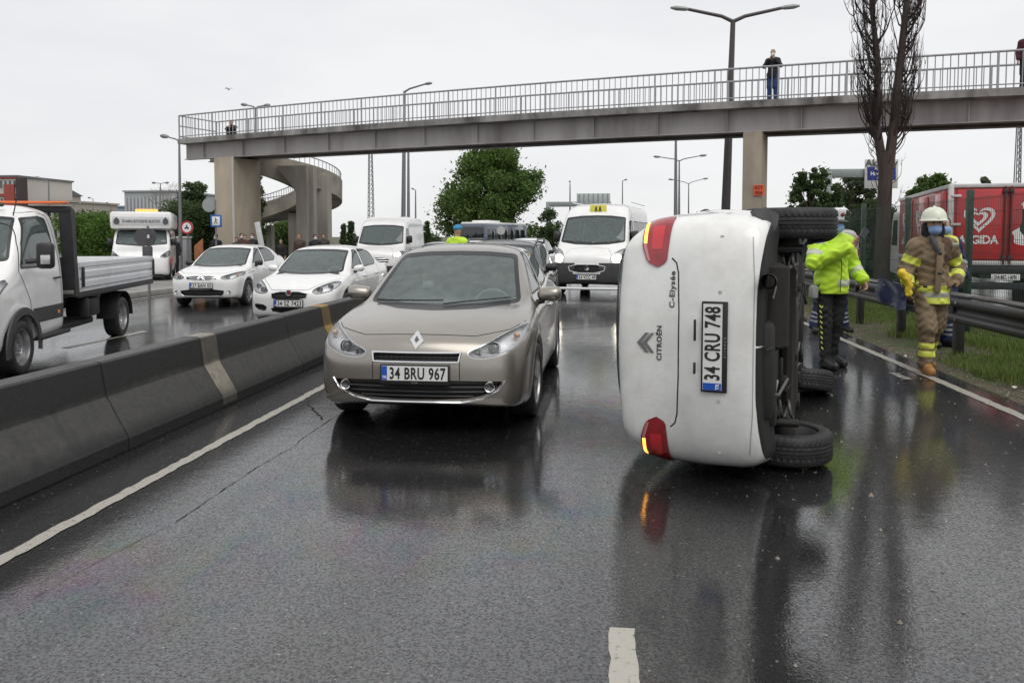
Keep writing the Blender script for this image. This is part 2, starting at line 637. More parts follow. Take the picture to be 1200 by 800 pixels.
    def lining(s, name, m, parent, cond, d=0.02):
        pt = Patch(s.P, [s.faces[i][::-1] for i in np.nonzero(s.alive)[0] if cond(Vector(s.FC[i]))], s).clean()
        if not len(pt.F): return None
        return mesh_obj(name, pt.V - s.normals(pt.V) * d, pt.F, m, parent, smooth=True)
    def path(s, pts, ax, off=0.003, step=0.03, closed=False):
        """points of a polyline laid on the skin"""
        out = []
        P = [np.array(p, float) for p in pts]
        if closed: P.append(P[0])
        for p, q in zip(P[:-1], P[1:]):
            m = max(1, int(np.linalg.norm(q - p) / step))
            for t in range(m):
                out.append(p + (q - p) * t / m)
        out.append(P[-1])
        res = []
        for u, v in out:
            l, n = s.hit(u, v, ax)
            res.append((l + n * off, n))
        return res
    def ribbon(s, name, pts, ax, w, m, parent, off=0.003, step=0.03, closed=False, bulge=0.0):
        pr = s.path(pts, ax, off, step, closed)
        V, F = [], []
        for i, (p, n) in enumerate(pr):
            d = pr[min(i + 1, len(pr) - 1)][0] - pr[max(i - 1, 0)][0]
            t = np.cross(n, d); t /= np.linalg.norm(t) + 1e-9
            if bulge:
                V += [p - t * w / 2 - n * off, p - t * w / 4 + n * bulge, p + t * w / 4 + n * bulge, p + t * w / 2 - n * off]
            else:
                V += [p - t * w / 2, p + t * w / 2]
        k = 4 if bulge else 2
        for i in range(len(pr) - 1):
            for j in range(k - 1):
                F.append((i * k + j, i * k + j + 1, (i + 1) * k + j + 1, (i + 1) * k + j))
        return mesh_obj(name, V, F, m, parent, smooth=40 if bulge else True)
    def decal(s, name, V2, F, ax, at, m, parent, off=0.004, ux=1.0, rot=0.0):
        """flat lettering or badge laid on the skin"""
        a, b = s.AX[ax]; W = []
        for v in V2:
            x, y = v[0] * ux, v[1]
            x, y = x * math.cos(rot) - y * math.sin(rot), x * math.sin(rot) + y * math.cos(rot)
            l, n = s.hit(at[0] + x, at[1] + y, ax)
            W.append(l + n * (off + (v[2] if len(v) > 2 else 0)))
        return mesh_obj(name, W, F, m, parent)

class Patch:
    def __init__(s, V, F, hull):
        s.V, s.F, s.hull = np.asarray(V, float).reshape(-1, 3), F, hull
    def split(s, fn):
        """two patches: faces whose centre passes fn, and the rest"""
        A, B = [], []
        for f in s.F:
            (A if fn(s.V[list(f)].mean(0)) else B).append(f)
        return Patch(s.V, A, s.hull).clean(), Patch(s.V, B, s.hull).clean()
    def clean(s):
        used = sorted({i for f in s.F for i in f}); mp = {o: n for n, o in enumerate(used)}
        return Patch(s.V[used] if used else np.zeros((0, 3)), [tuple(mp[i] for i in f) for f in s.F], s.hull)
    def border(s):
        ed = {}
        for f in s.F:
            for i in range(len(f)):
                a, b = f[i], f[(i + 1) % len(f)]
                if (b, a) in ed: ed.pop((b, a))
                else: ed[(a, b)] = 1
        return list(ed)
    def build(s, name, m, parent, off=0.0, skirt=0.0, taper=None):
        if not len(s.F): return None
        N = s.hull.normals(s.V)
        V = s.V + N * off
        F = list(s.F); NN = N
        if skirt:
            e = s.border(); n = len(V)
            ids = sorted({i for ab in e for i in ab}); mp = {i: n + k for k, i in enumerate(ids)}
            V = np.vstack([V, V[ids] - N[ids] * skirt]); NN = np.vstack([N, N[ids]])
            F += [(b, a, mp[a], mp[b]) for a, b in e]
            return mesh_obj(name, V, F, m, parent, smooth=50)
        return mesh_obj(name, V, F, m, parent, normals=NN)
    def bowl(s, name, m, parent, depth, direction, shrink=0.75):
        """a recess: the outline swept inwards and closed at the back"""
        N = s.hull.normals(s.V)
        d = np.asarray(direction, float)
        c = s.V.mean(0)
        V0 = s.V.copy()
        V1 = c + (s.V - c) * shrink + d * depth
        e = s.border(); n = len(V0)
        F = [tuple(i + n for i in f) for f in s.F] + [(b, a, a + n, b + n) for a, b in e]
        P = Patch(np.vstack([V0, V1]), F, s.hull).clean()
        return mesh_obj(name, P.V, P.F, m, parent, smooth=50)
# ------------------------------------------------------------------ vehicle kit
def rc(P, r):
    """outline with its corners rounded"""
    P = np.array(P, float); n = len(P); out = []
    for i in range(n):
        a, b, c = P[i - 1], P[i], P[(i + 1) % n]
        d1 = a - b; d2 = c - b
        l1, l2 = np.linalg.norm(d1), np.linalg.norm(d2)
        if np.dot(d1, d2) / (l1 * l2) < -.94:
            out.append(b); continue
        for t in (1.0, .42, ):
            out.append(b + d1 / l1 * min(r, l1 * .45) * t)
        for t in (.42, 1.0):
            out.append(b + d2 / l2 * min(r, l2 * .45) * t)
        # pull the middle pair inwards
        m = (out[-4] + out[-1]) / 2
        out[-3] = out[-3] * .78 + m * .22; out[-2] = out[-2] * .78 + m * .22
    return np.array(out)
def mir(P):
    return [(-x, z) for x, z in P][::-1]
def interp2(T, x0, y0, h, X, Y):
    gx = np.clip((X - x0) / h, 0, T.shape[0] - 1.001); gy = np.clip((Y - y0) / h, 0, T.shape[1] - 1.001)
    i = gx.astype(int); j = gy.astype(int); a = gx - i; b = gy - j
    return (T[i, j] * (1 - a) + T[i + 1, j] * a) * (1 - b) + (T[i, j + 1] * (1 - a) + T[i + 1, j + 1] * a) * b
def table(poly, lo, hi, h=0.02):
    x = np.arange(lo[0], hi[0] + h, h); y = np.arange(lo[1], hi[1] + h, h)
    X, Y = np.meshgrid(x, y, indexing='ij')
    return poly_sdf(poly, X, Y)
def sstep(a, b, x):
    t = np.clip((x - a) / (b - a), 0, 1)
    return t * t * (3 - 2 * t)

def vehicle_hull(sp, h):
    L, W, H = sp['L'], sp['W'], sp['H']
    m = 4 * h
    xs = np.arange(-h / 2, W / 2 + m, h)
    ys = np.arange(-m, L + m, h); zs = np.arange(sp.get('zmin', 0.1), H + m, h)
    X, Y, Z = np.meshgrid(xs, ys, zs, indexing='ij')
    bF, bR, cr = sp.get('bowF', 0.10), sp.get('bowR', 0.08), sp.get('crown', 0.05)
    u2 = (X / (W / 2)) ** 2
    lo, hi = (-0.6, -0.3), (L + 0.6, H + 0.6)
    Yb = Y - bF * u2 * (1 - sstep(0.2, 1.6, Y)) + bR * u2 * sstep(L - 1.4, L - 0.2, Y)
    hood = sp.get('side')
    T = table(chaikin(hood, 2), lo, hi)
    d = interp2(T, lo[0], lo[1], 0.02, Yb, Z + cr * u2)
    kp = sp.get('kp', 0.12)
    Tp = table(chaikin([(y, x) for y, x in sp['plan']] + [(y, -x) for y, x in sp['plan'][::-1]], 2), (-0.6, -0.3), (L + 0.6, W / 2 + 0.5))
    dp = interp2(Tp, -0.6, -0.3, 0.02, Y, X)
    d = smax(d, dp, kp)
    Ts = table(chaikin([(x, z) for x, z in sp['sect']] + [(-x, z) for x, z in sp['sect'][::-1]], 1), (-0.3, -0.3), (W / 2 + 0.5, H + 0.9))
    d = smax(d, interp2(Ts, -0.3, -0.3, 0.02, X, Z), sp.get('ks', 0.10))
    if 'gside' in sp:
        gb = sp.get('gbow', 0.16)
        Tg = table(chaikin(sp['gside'], 2), lo, hi)
        ym = (sp['gside'][0][0] + L) / 2
        Yg = Y - gb * u2 * (1 - sstep(1.2, 2.8, Y)) + gb * 0.8 * u2 * sstep(L - 1.9, L - 0.8, Y)
        g = interp2(Tg, lo[0], lo[1], 0.02, Yg, Z + sp.get('gcrown', 0.045) * u2)
        Tt = table(chaikin([(x, z) for x, z in sp['gsect']] + [(-x, z) for x, z in sp['gsect'][::-1]], 1), (-0.3, -0.3), (W / 2 + 0.5, H + 0.9))
        # greenhouse narrows slightly towards both ends
        nar = sp.get('gnar', 0.05) * ((Y - sp.get('gmid', 2.3)) / 1.6) ** 2
        g = smax(g, interp2(Tt, -0.3, -0.3, 0.02, X + nar, Z), sp.get('kg', 0.10))
        d = smin(d, g, sp.get('kj', 0.05))
    for y0 in sp.get('axles', []):
        r = np.sqrt((Y - y0) ** 2 + (Z - sp['wr']) ** 2)
        ra = sp.get('arch', sp['wr'] + 0.055)
        d = d - sp.get('flare', 0.016) * np.exp(-((r - ra - 0.02) / 0.07) ** 2) * sstep(0.5, 0.75, X / (W / 2)) * (Z > sp['wr'] - 0.2)
        c = smax(r - ra, (W / 2 - 0.30) - X, 0.03)
        d = smax(d, -c, 0.018)
    for fn in sp.get('mods', []):
        d = fn(d, X, Y, Z)
    F = np.concatenate([d[:0:-1], d[1:]], 0) if False else np.concatenate([d[:0:-1], d], 0)
    # mirror: first sample sits at -h/2, second at +h/2
    F = np.concatenate([d[1:][::-1], d[1:]], 0)
    return Hull(F, (-(len(xs) - 1.5) * h, ys[0], zs[0]), h)

def wheel_meshes(kind, r, w, n=40, spokes=7, tread=False):
    t = MB()
    ri = r * 0.66
    prof = [(ri, -w * .42), (ri + .012, -w * .5), (r * .80, -w * .52), (r * .93, -w * .5), (r * .985, -w * .42), (r, -w * .30)]
    if tread:
        for q in (-.2, -.07, .07, .2):
            prof += [(r, (q - .022) * w), (r - .009, (q - .016) * w), (r - .009, (q + .016) * w), (r, (q + .022) * w)]
    prof += [(r, w * .30), (r * .985, w * .42), (r * .93, w * .5), (r * .80, w * .52), (ri + .012, w * .5), (ri, w * .42)]
    nn = 144 if tread else n
    t.lathe(prof, axis='x', n=nn)
    if tread:
        V = np.array(t.v)
        rr = np.hypot(V[:, 1], V[:, 2]); an = np.arctan2(V[:, 2], V[:, 1])
        k = np.round(an / (2 * math.pi) * 144 + np.abs(V[:, 0]) / w * 6).astype(int) % 3 == 0
        sel = k & (rr > r * .975) & (np.abs(V[:, 0]) > w * .10)
        s_ = np.where(sel, (rr - .008) / np.maximum(rr, 1e-6), 1)
        V[:, 1] *= s_; V[:, 2] *= s_
        t.v = [tuple(p) for p in V]
    t.f = [f for f in t.f if len(f) < 10]
    m = MB()
    o = w * .34
    m.lathe([(ri * 1.01, -w * .42), (ri * .95, -w * .3), (ri * .93, o * .6), (ri * .99, w * .46), (ri * 1.03, w * .46), (ri * 1.03, -w * .42)], axis='x', n=n, closed=True)
    if kind == 'alloy' or kind == 'cap':
        for k in range(spokes):
            a = 2 * math.pi * k / spokes
            wid = ri * (0.30 if kind == 'alloy' else 0.42)
            poly = [(-wid * .35, ri * .16), (wid * .35, ri * .16), (wid * .5, ri * .97), (-wid * .5, ri * .97)]
            ca, sa = math.cos(a), math.sin(a)
            pt = lambda u, v, xx: (xx + (0.02 if v < ri * .3 else -0.0), v * ca - u * sa, v * sa + u * ca)
            m.prism(poly, lambda u, v: pt(u, v, o - .012), lambda u, v: pt(u, v, o + .012))
        m.lathe([(0.0, o + .035), (ri * .12, o + .034), (ri * .24, o + .02), (ri * .25, o - .02), (0, o - .02)], axis='x', n=20)
    else:   # steel disc with holes suggested by a stepped profile
        m.lathe([(0, o * .3 + .03), (ri * .22, o * .3 + .03), (ri * .26, o * .3 - .01), (ri * .6, o * .3 - .02), (ri * .66, o * .3 + .02), (ri * .9, o * .3 + .02), (ri * .95, o * .3 - .03)], axis='x', n=n)
        for k in range(10):
            a = 2 * math.pi * k / 10
            m.lathe([(0, o * .3 + .032), (ri * .05, o * .3 + .032), (ri * .05, o * .3)], o=(0, ri * .42 * math.cos(a), ri * .42 * math.sin(a)), axis='x', n=8)
    dk = MB().lathe([(0, -w * .1), (ri * .92, -w * .1), (ri * .92, -w * .14), (0, -w * .14)], axis='x', n=n)
    return t, m, dk
def add_wheels(root, sp, tread=False):
    key = {}
    first = None
    rub = mat('tyre_rubber', (0.022, 0.022, 0.023), 0.55, var=0.3, scale=30, spec=0.4, dark=(0.05, 0.048, 0.045), dpos=(0.5, 0.75))
    rimm = sp.get('rim_mat') or mat('alloy_rim', (0.42, 0.42, 0.43), 0.3, metal=0.7, var=0.15, dark=(0.12, 0.11, 0.1), dpos=(0.5, 0.85))
    blk = mat('brake_dark', (0.03, 0.028, 0.026), 0.7)
    for y0 in sp['axles']:
        for sx in (1, -1):
            e = bpy.data.objects.new('wheel', None); COL.objects.link(e); e.parent = root
            e.location = (sx * (sp['W'] / 2 - sp['ww'] / 2 - sp.get('wi', 0.025)), y0, sp['wr'] - sp.get('drop', 0.0))
            st = sp.get('steer', 0.0) if y0 < 1.5 else 0.0
            e.rotation_euler = (0, 0, (0 if sx > 0 else math.pi) + st)
            if first is None:
                t, m, dk = wheel_meshes(sp.get('rim', 'alloy'), sp['wr'], sp['ww'], spokes=sp.get('spokes', 7), tread=tread)
                a = t.build('tyre', rub, e, smooth=40); b = m.build('rim', rimm, e, smooth=40); c = dk.build('brake_disc', blk, e)
                first = (a, b, c)
            else:
                for q in first: share(q, e)

def plate(root, at, n, up, txt, wdt=0.52, hgt=0.112, right=None, frame=True, sub=None):
    """number plate: white board, blue band with TR, black characters, dark holder"""
    n = Vector(n).normalized(); up = Vector(up); up = (up - n * up.dot(n)).normalized()
    rt = up.cross(n).normalized()
    at = Vector(at)
    Mx = Matrix((rt, up, n)).transposed()
    white = mat('plate_white', (0.72, 0.72, 0.70), 0.45, var=0.05)
    blue = mat('plate_blue', (0.01, 0.08, 0.42), 0.45)
    black = mat('plate_black', (0.012, 0.012, 0.012), 0.5)
    pl = MB().box(at + n * .010, (wdt, hgt, .006), .0, rot=Mx).build('number_plate', white, root, smooth=None)
    if frame:
        MB().box(at + n * .003 - up * .010, (wdt + .03, hgt + .042, .008), .003, rot=Mx).build('plate_holder', black, pl)
    MB().box(at + n * .0135 - rt * (wdt / 2 - .022), (.042, hgt - .004, .002), rot=Mx).build('country_band', blue, pl, smooth=None)
    text_obj('country_code', 'TR', .03, white, pl, at + n * .0155 - rt * (wdt / 2 - .022) - up * hgt * .28, rt, up, bold=.001)
    V_, F_ = text_mesh(txt, hgt * 1.12, .0030, 1.0, 1.08)
    xs = min((wdt - .078) / (V_[:, 0].max() - V_[:, 0].min()), .85)
    text_obj('plate_number', txt, hgt * 1.12, black, pl, at + n * .0150 + rt * .022, rt, up, bold=.0030, xs=xs, spacing=1.08)
    if sub:
        text_obj('holder_lettering', sub, .016, mat('faded_white', (.35, .35, .35), .5), pl, at + n * .0085 - up * (hgt / 2 + .017), rt, up, spacing=1.3)
    return pl

def wing_mirror(root, x, y, z, paintm, black, s=1.0, size=(0.20, 0.10, 0.14)):
    sg = 1 if x > 0 else -1
    m = MB()
    w, dp, hh = size
    x = x - sg * .05
    M = Matrix.Rotation(sg * R(-8), 3, 'Z')
    for (t, k) in ((0, 1.0),):
        m.box((x + sg * w * .5, y, z), (w, dp * 1.15, hh), min(w, dp, hh) * .46, rot=M)
    V = np.array(m.v)
    q = (V[:, 1] - y) / (dp * .6)      # the shell narrows towards its nose
    f = 1 - .22 * np.clip(-q, 0, 1)
    V[:, 2] = z + (V[:, 2] - z) * f
    e = np.clip(sg * (V[:, 0] - x) / w, 0, 1)
    V[:, 2] = z + (V[:, 2] - z) * (1 - .22 * (1 - e)) + .012 * e
    m.v = [tuple(p) for p in V]
    o = m.build('wing_mirror', paintm, root, smooth=True)
    g = MB().box((x + sg * w * .5, y + dp * .62, z), (w * .72, .02, hh * .72), .008).build('mirror_glass', mat('mirror_glass', (.6, .62, .62), .05, metal=1.0), o)
    MB().tube([(x - sg * .12, y + .02, z - hh * .42), (x - sg * .02, y + .01, z - hh * .48), (x + sg * w * .3, y, z - hh * .40)], [.035, .028, .02], 8).build('mirror_arm', black, o)
    return o

def lamp_bulb(root, c, r, d, chrome, lens):
    d = Vector(d)
    a = MB().lathe([(r, 0), (r * 1.08, .004), (r * 1.12, -.01)], axis='y', n=24)
    return a

def inside(root, sp, dash_y, seat_rows, seat_m, dark):
    W = sp['W']
    b = MB()
    b.box((0, dash_y + .05, sp.get('dash_z', .86)), (W * .74, .5, .22), .07)
    b.box((0, dash_y + 1.6, .38), (W * .76, 3.0, .1), .02)
    b.build('dashboard', dark, root)
    sw = MB()
    c = Vector((W * .2, dash_y + .46, sp.get('dash_z', .86) + .02))
    pts = []
    for k in range(25):
        t = 2 * math.pi * k / 24
        pts.append(c + Vector((.185 * math.cos(t), .07 * math.sin(t), .17 * math.sin(t))))
    sw.tube(pts, .016, 8, cap=False)
    sw.tube([c + Vector((-.18, 0, 0)), c + Vector((.18, 0, 0))], .02, 6)
    sw.tube([c, c + Vector((0, -.25, -.08))], .03, 8)
    sw.build('steering_wheel', mat('wheel_leather', (.32, .29, .24), .5), root)
    for y in seat_rows:
        for x in (-W * .2, W * .2):
            s = MB()
            tilt = Matrix.Rotation(R(-14), 3, 'X')
            s.box((x, y, .5), (.5, .5, .16), .06)
            s.box((x, y + .32, .82), (.48, .13, .58), .06, rot=tilt)
            s.box((x, y + .42, 1.18), (.26, .09, .17), .04, rot=tilt)
            s.build('seat', seat_m, root)

def make_vehicle(name, sp, loc, rz, label, cat, group=None, h=0.03, tread=False):
    """sp: outlines of the car; loc: the ground point under the middle of the front bumper; the nose looks along local -y"""
    root = empty(name, loc, rz, label, cat, group)
    H = vehicle_hull(sp, h)
    body = sp['paint']
    black = mat('trim_black', (0.018, 0.018, 0.019), 0.45, var=0.2)
    seal = mat('window_seal', (0.012, 0.013, 0.014), 0.35, var=0.2)
    gls = sp.get('glass') or glass('window_glass')
    dark = mat('cabin_dark', (0.035, 0.035, 0.037), 0.8)
    chrome = mat('chrome', (0.75, 0.75, 0.76), 0.12, metal=1.0, var=0.05)
    seam = mat('panel_gap', (0.02, 0.02, 0.02), 0.8)
    def window(poly, ax, nm, border=.03, ok=None, g=None, n=0.08):
        P = H.cut(poly, ax, ok, nmin=n)
        if not P.F: return None
        inner = inset_poly(poly, border)
        a, b = H.AX[ax]
        # second cut inside the pane: glass and its dark edge
        keep = (H.P, H.faces, H.FC, H.FN, H.alive)
        H.setup(P.V, P.F)
        G = H.cut(inner, ax, None, nmin=-2)
        S = H.rest()
        H.P, H.faces, H.FC, H.FN, H.alive = keep
        o = G.build(nm, g or gls, root, off=-0.004)
        if o is not None and S.F:
            S.build('window_seal', seal, o, off=-0.002, skirt=.012)
        return o
    und = sp.get('under')
    if und:
        z0 = und
        q_ = inset_poly(chaikin([(x, y) for y, x in sp['plan']] + [(-x, y) for y, x in sp['plan'][::-1]], 2), sp.get('uin', .13))
        P = H.cut(q_, 'U', ok=lambda c: c.z < z0 + .3, nmin=.1, largest=False)
        if P.F: P.build('underbody', mat('underbody_black', (.012, .0115, .011), .6, var=.4), root)
    if 'lower' in sp:          # dark plastic lower body
        for ax, poly, mm, nm in sp['lower']:
            P = H.cut(poly, ax)
            if P.F: P.build(nm, mm, root, off=.001)
    for poly in sp.get('windshield', []):
        window(poly, 'F', 'windscreen', sp.get('wsb', .035), ok=lambda c: c.y > .3)
    for poly in sp.get('rearwin', []):
        window(poly, 'B', 'rear_window', .035)
    for poly in sp.get('sidewin', []):
        for ax in ('L', 'R'):
            window(poly, ax, 'side_window', sp.get('swb', .022), g=sp.get('sideglass'))
    for i, hl in enumerate(sp.get('headlamp', [])):
        for pol in (hl['poly'], mir(hl['poly'])):
            sg = 1 if np.mean([p[0] for p in pol]) > 0 else -1
            P = H.cut(pol, 'F', ok=lambda c: c.y < 1.3)
            if not P.F: continue
            o = P.build('headlight', glass('lamp_lens', (.93, .94, .95), .03, 1.45), root, off=.002)
            P.bowl('lamp_reflector', mat('lamp_silver', (.80, .80, .81), .3, metal=.15, var=.18, scale=18), o, hl.get('depth', .09), (-.2 * sg, 1, 0), .72)
            S = P
            for (bx, bz, br, kind) in hl.get('bulbs', []):
                l, nrm = H.hit(sg * bx, bz, 'F')
                c = Vector(l) + Vector((0, .045, 0))
                b = MB()
                b.lathe([(br * 1.15, -.012), (br * 1.2, .0), (br * 1.05, .012), (br, .02)], o=c, axis='y', n=20, cap=False)
                if kind == 'amber':
                    b = MB(); b.ball(c, br, 12, 8)
                    b.build('indicator_bulb', mat('amber_lens', (.60, .33, .20), .3), o)
                elif kind == 'lit':
                    b.ball(c, br, 14, 8)
                    b.build('bulb', mat('lamp_lit', (1, .95, .85), .3, emit=(1, .93, .8), estr=6.0), o)
                else:
                    b.build('bulb_ring', chrome, o)
                    MB().ball(c + Vector((0, .02, 0)), br * .9, 16, 10).build('projector_lens', mat('projector', (.10, .11, .12), .05, var=.2, spec=1.0), o)
            H.ribbon('lamp_rim', pol, 'F', .010, hl.get('rimm', seam), o, off=.0025, closed=True)
    for tl in sp.get('taillamp', []):
        for pol in (tl['poly'], mir(tl['poly'])):
            P = H.cut(pol, 'B', ok=lambda c: c.y > sp['L'] - 1.2)
            if P.F: P.build('tail_light', mat('tail_red', (.33, .012, .018), .12, coat=1.0), root, off=.004, skirt=.02)
    for g in sp.get('grille', []):
        P = H.cut(g['poly'], 'F', ok=lambda c: c.y < 1.0)
        if not P.F: continue
        o = P.bowl(g.get('name', 'grille'), g.get('mat', black), root, g.get('depth', .05), (0, 1, 0), .97)
        zs = [p[1] for p in g['poly']]; 
        for k in range(g.get('slats', 0)):
            z = min(zs) + (max(zs) - min(zs)) * (k + .5) / g['slats']
            # span of the opening at this height
            xx = [x for x in np.linspace(-1, 1, 201) if in_poly(g['poly'], x, z)]
            if len(xx) < 3: continue
            pr = H.path([(min(xx), z), (max(xx), z)], 'F', off=-.018, step=.06)
            m = MB().tube([p for p, n in pr], g.get('slat_r', .006), 6)
            m.build('slat', g.get('slatm', black), o)
        for k in range(g.get('bars', 0)):
            xs_ = [p[0] for p in g['poly']]
            x = min(xs_) + (max(xs_) - min(xs_)) * (k + .5) / g['bars']
            zz = [z for z in np.linspace(min(zs), max(zs), 40) if in_poly(g['poly'], x, z)]
            if len(zz) < 2: continue
            pr = H.path([(x, min(zz)), (x, max(zz))], 'F', off=-.02, step=.03)
            MB().tube([p for p, n in pr], .004, 5).build('bar', g.get('slatm', black), o)
        if g.get('frame'):
            H.ribbon('grille_frame', g['poly'], 'F', g['frame'][0], g['frame'][1], o, off=.002, closed=True, bulge=g['frame'][0] * .35)
    for fx in sp.get('fog', []):
        for sg in (1, -1):
            l, nrm = H.hit(sg * fx[0], fx[1], 'F')
            c = Vector(l) + Vector((0, -.004, 0)); r = fx[2]
            o = MB().lathe([(r * .92, -.010), (r * 1.1, -.014), (r * 1.22, 0), (r * 1.2, .05)], o=c, axis='y', n=24, cap=False).build('fog_lamp', chrome, root)
            MB().lathe([(0, .006), (r * .6, .004), (r * .95, -.004), (r * .95, .03)], o=c, axis='y', n=20).build('fog_lens', mat('fog_lens', (.05, .052, .055), .08, spec=1, var=.6, scale=25), o)
    for nm, pts, ax, w, mm, bulge in sp.get('strips', []):
        axs = ('L', 'R') if ax == 'LR' else (ax,)
        for a in axs:
            H.ribbon(nm, pts, a, w, mm or seam, root, off=.002, bulge=bulge)
    for pts, ax in sp.get('seams', []):
        axs = ('L', 'R') if ax == 'LR' else (ax,)
        for a in axs:
            H.ribbon('panel_gap', pts, a, sp.get('gapw', .007), seam, root, off=.0015, step=.04)
    for (y, z) in sp.get('handles', []):
        for ax, sg in (('L', 1), ('R', -1)):
            l, n = H.hit(y, z, ax)
            m = MB().tube([Vector(l) + Vector((sg * .0, -.10, 0)), Vector(l) + Vector((sg * .03, -.08, .0)), Vector(l) + Vector((sg * .035, .06, .004)), Vector(l) + Vector((0, .10, .006))], [.010, .014, .014, .010], 8)
            m.build('door_handle', sp.get('handle_mat', body), root)
    for (x, y, z, size) in sp.get('mirrors', []):
        for sg in (1, -1):
            wing_mirror(root, sg * x, y, z, sp.get('mirror_mat', body), black, size=size)
    # doors are cut free as parts
    for nm, poly in sp.get('doors', []):
        for ax in ('L', 'R'):
            P = H.cut(poly, ax, nmin=.2)
            if P.F: P.build(nm, body, root)
    for nm, poly, ax in sp.get('panels', []):
        P = H.cut(poly, ax, nmin=.1, ok=sp.get('panel_ok'))
        if P.F: P.build(nm, body, root)
    if sp.get('lining', True):
        H.lining('cabin_lining', dark, root, lambda c: c.z > sp.get('lin_z', .75) and c.y > sp.get('lin_y', .9), .025)
    H.build('body', body, root)
    if 'wr' in sp and sp.get('wheels', True):
        add_wheels(root, sp, tread)
    if 'cabin' in sp:
        inside(root, sp, *sp['cabin'], mat('seat_cloth', (.20, .20, .20), .9), dark)
    for k in sp.get('wipers', []):
        a, b = k
        pr = H.path([a, b], 'F', off=.018, step=.08)
        MB().tube([p for p, n in pr], .008, 6).build('wiper', black, root)
    root['len'] = sp['L']
    return root, H
def sedan(L, W, H, wb, fo, **k):
    """generic three-box saloon, outlines scaled to its real measures"""
    ax = (fo, fo + wb)
    sp = dict(L=L, W=W, H=H, axles=ax, wr=k.get('wr', .315), ww=.205, under=.2)
    sp.update(k)
    return sp

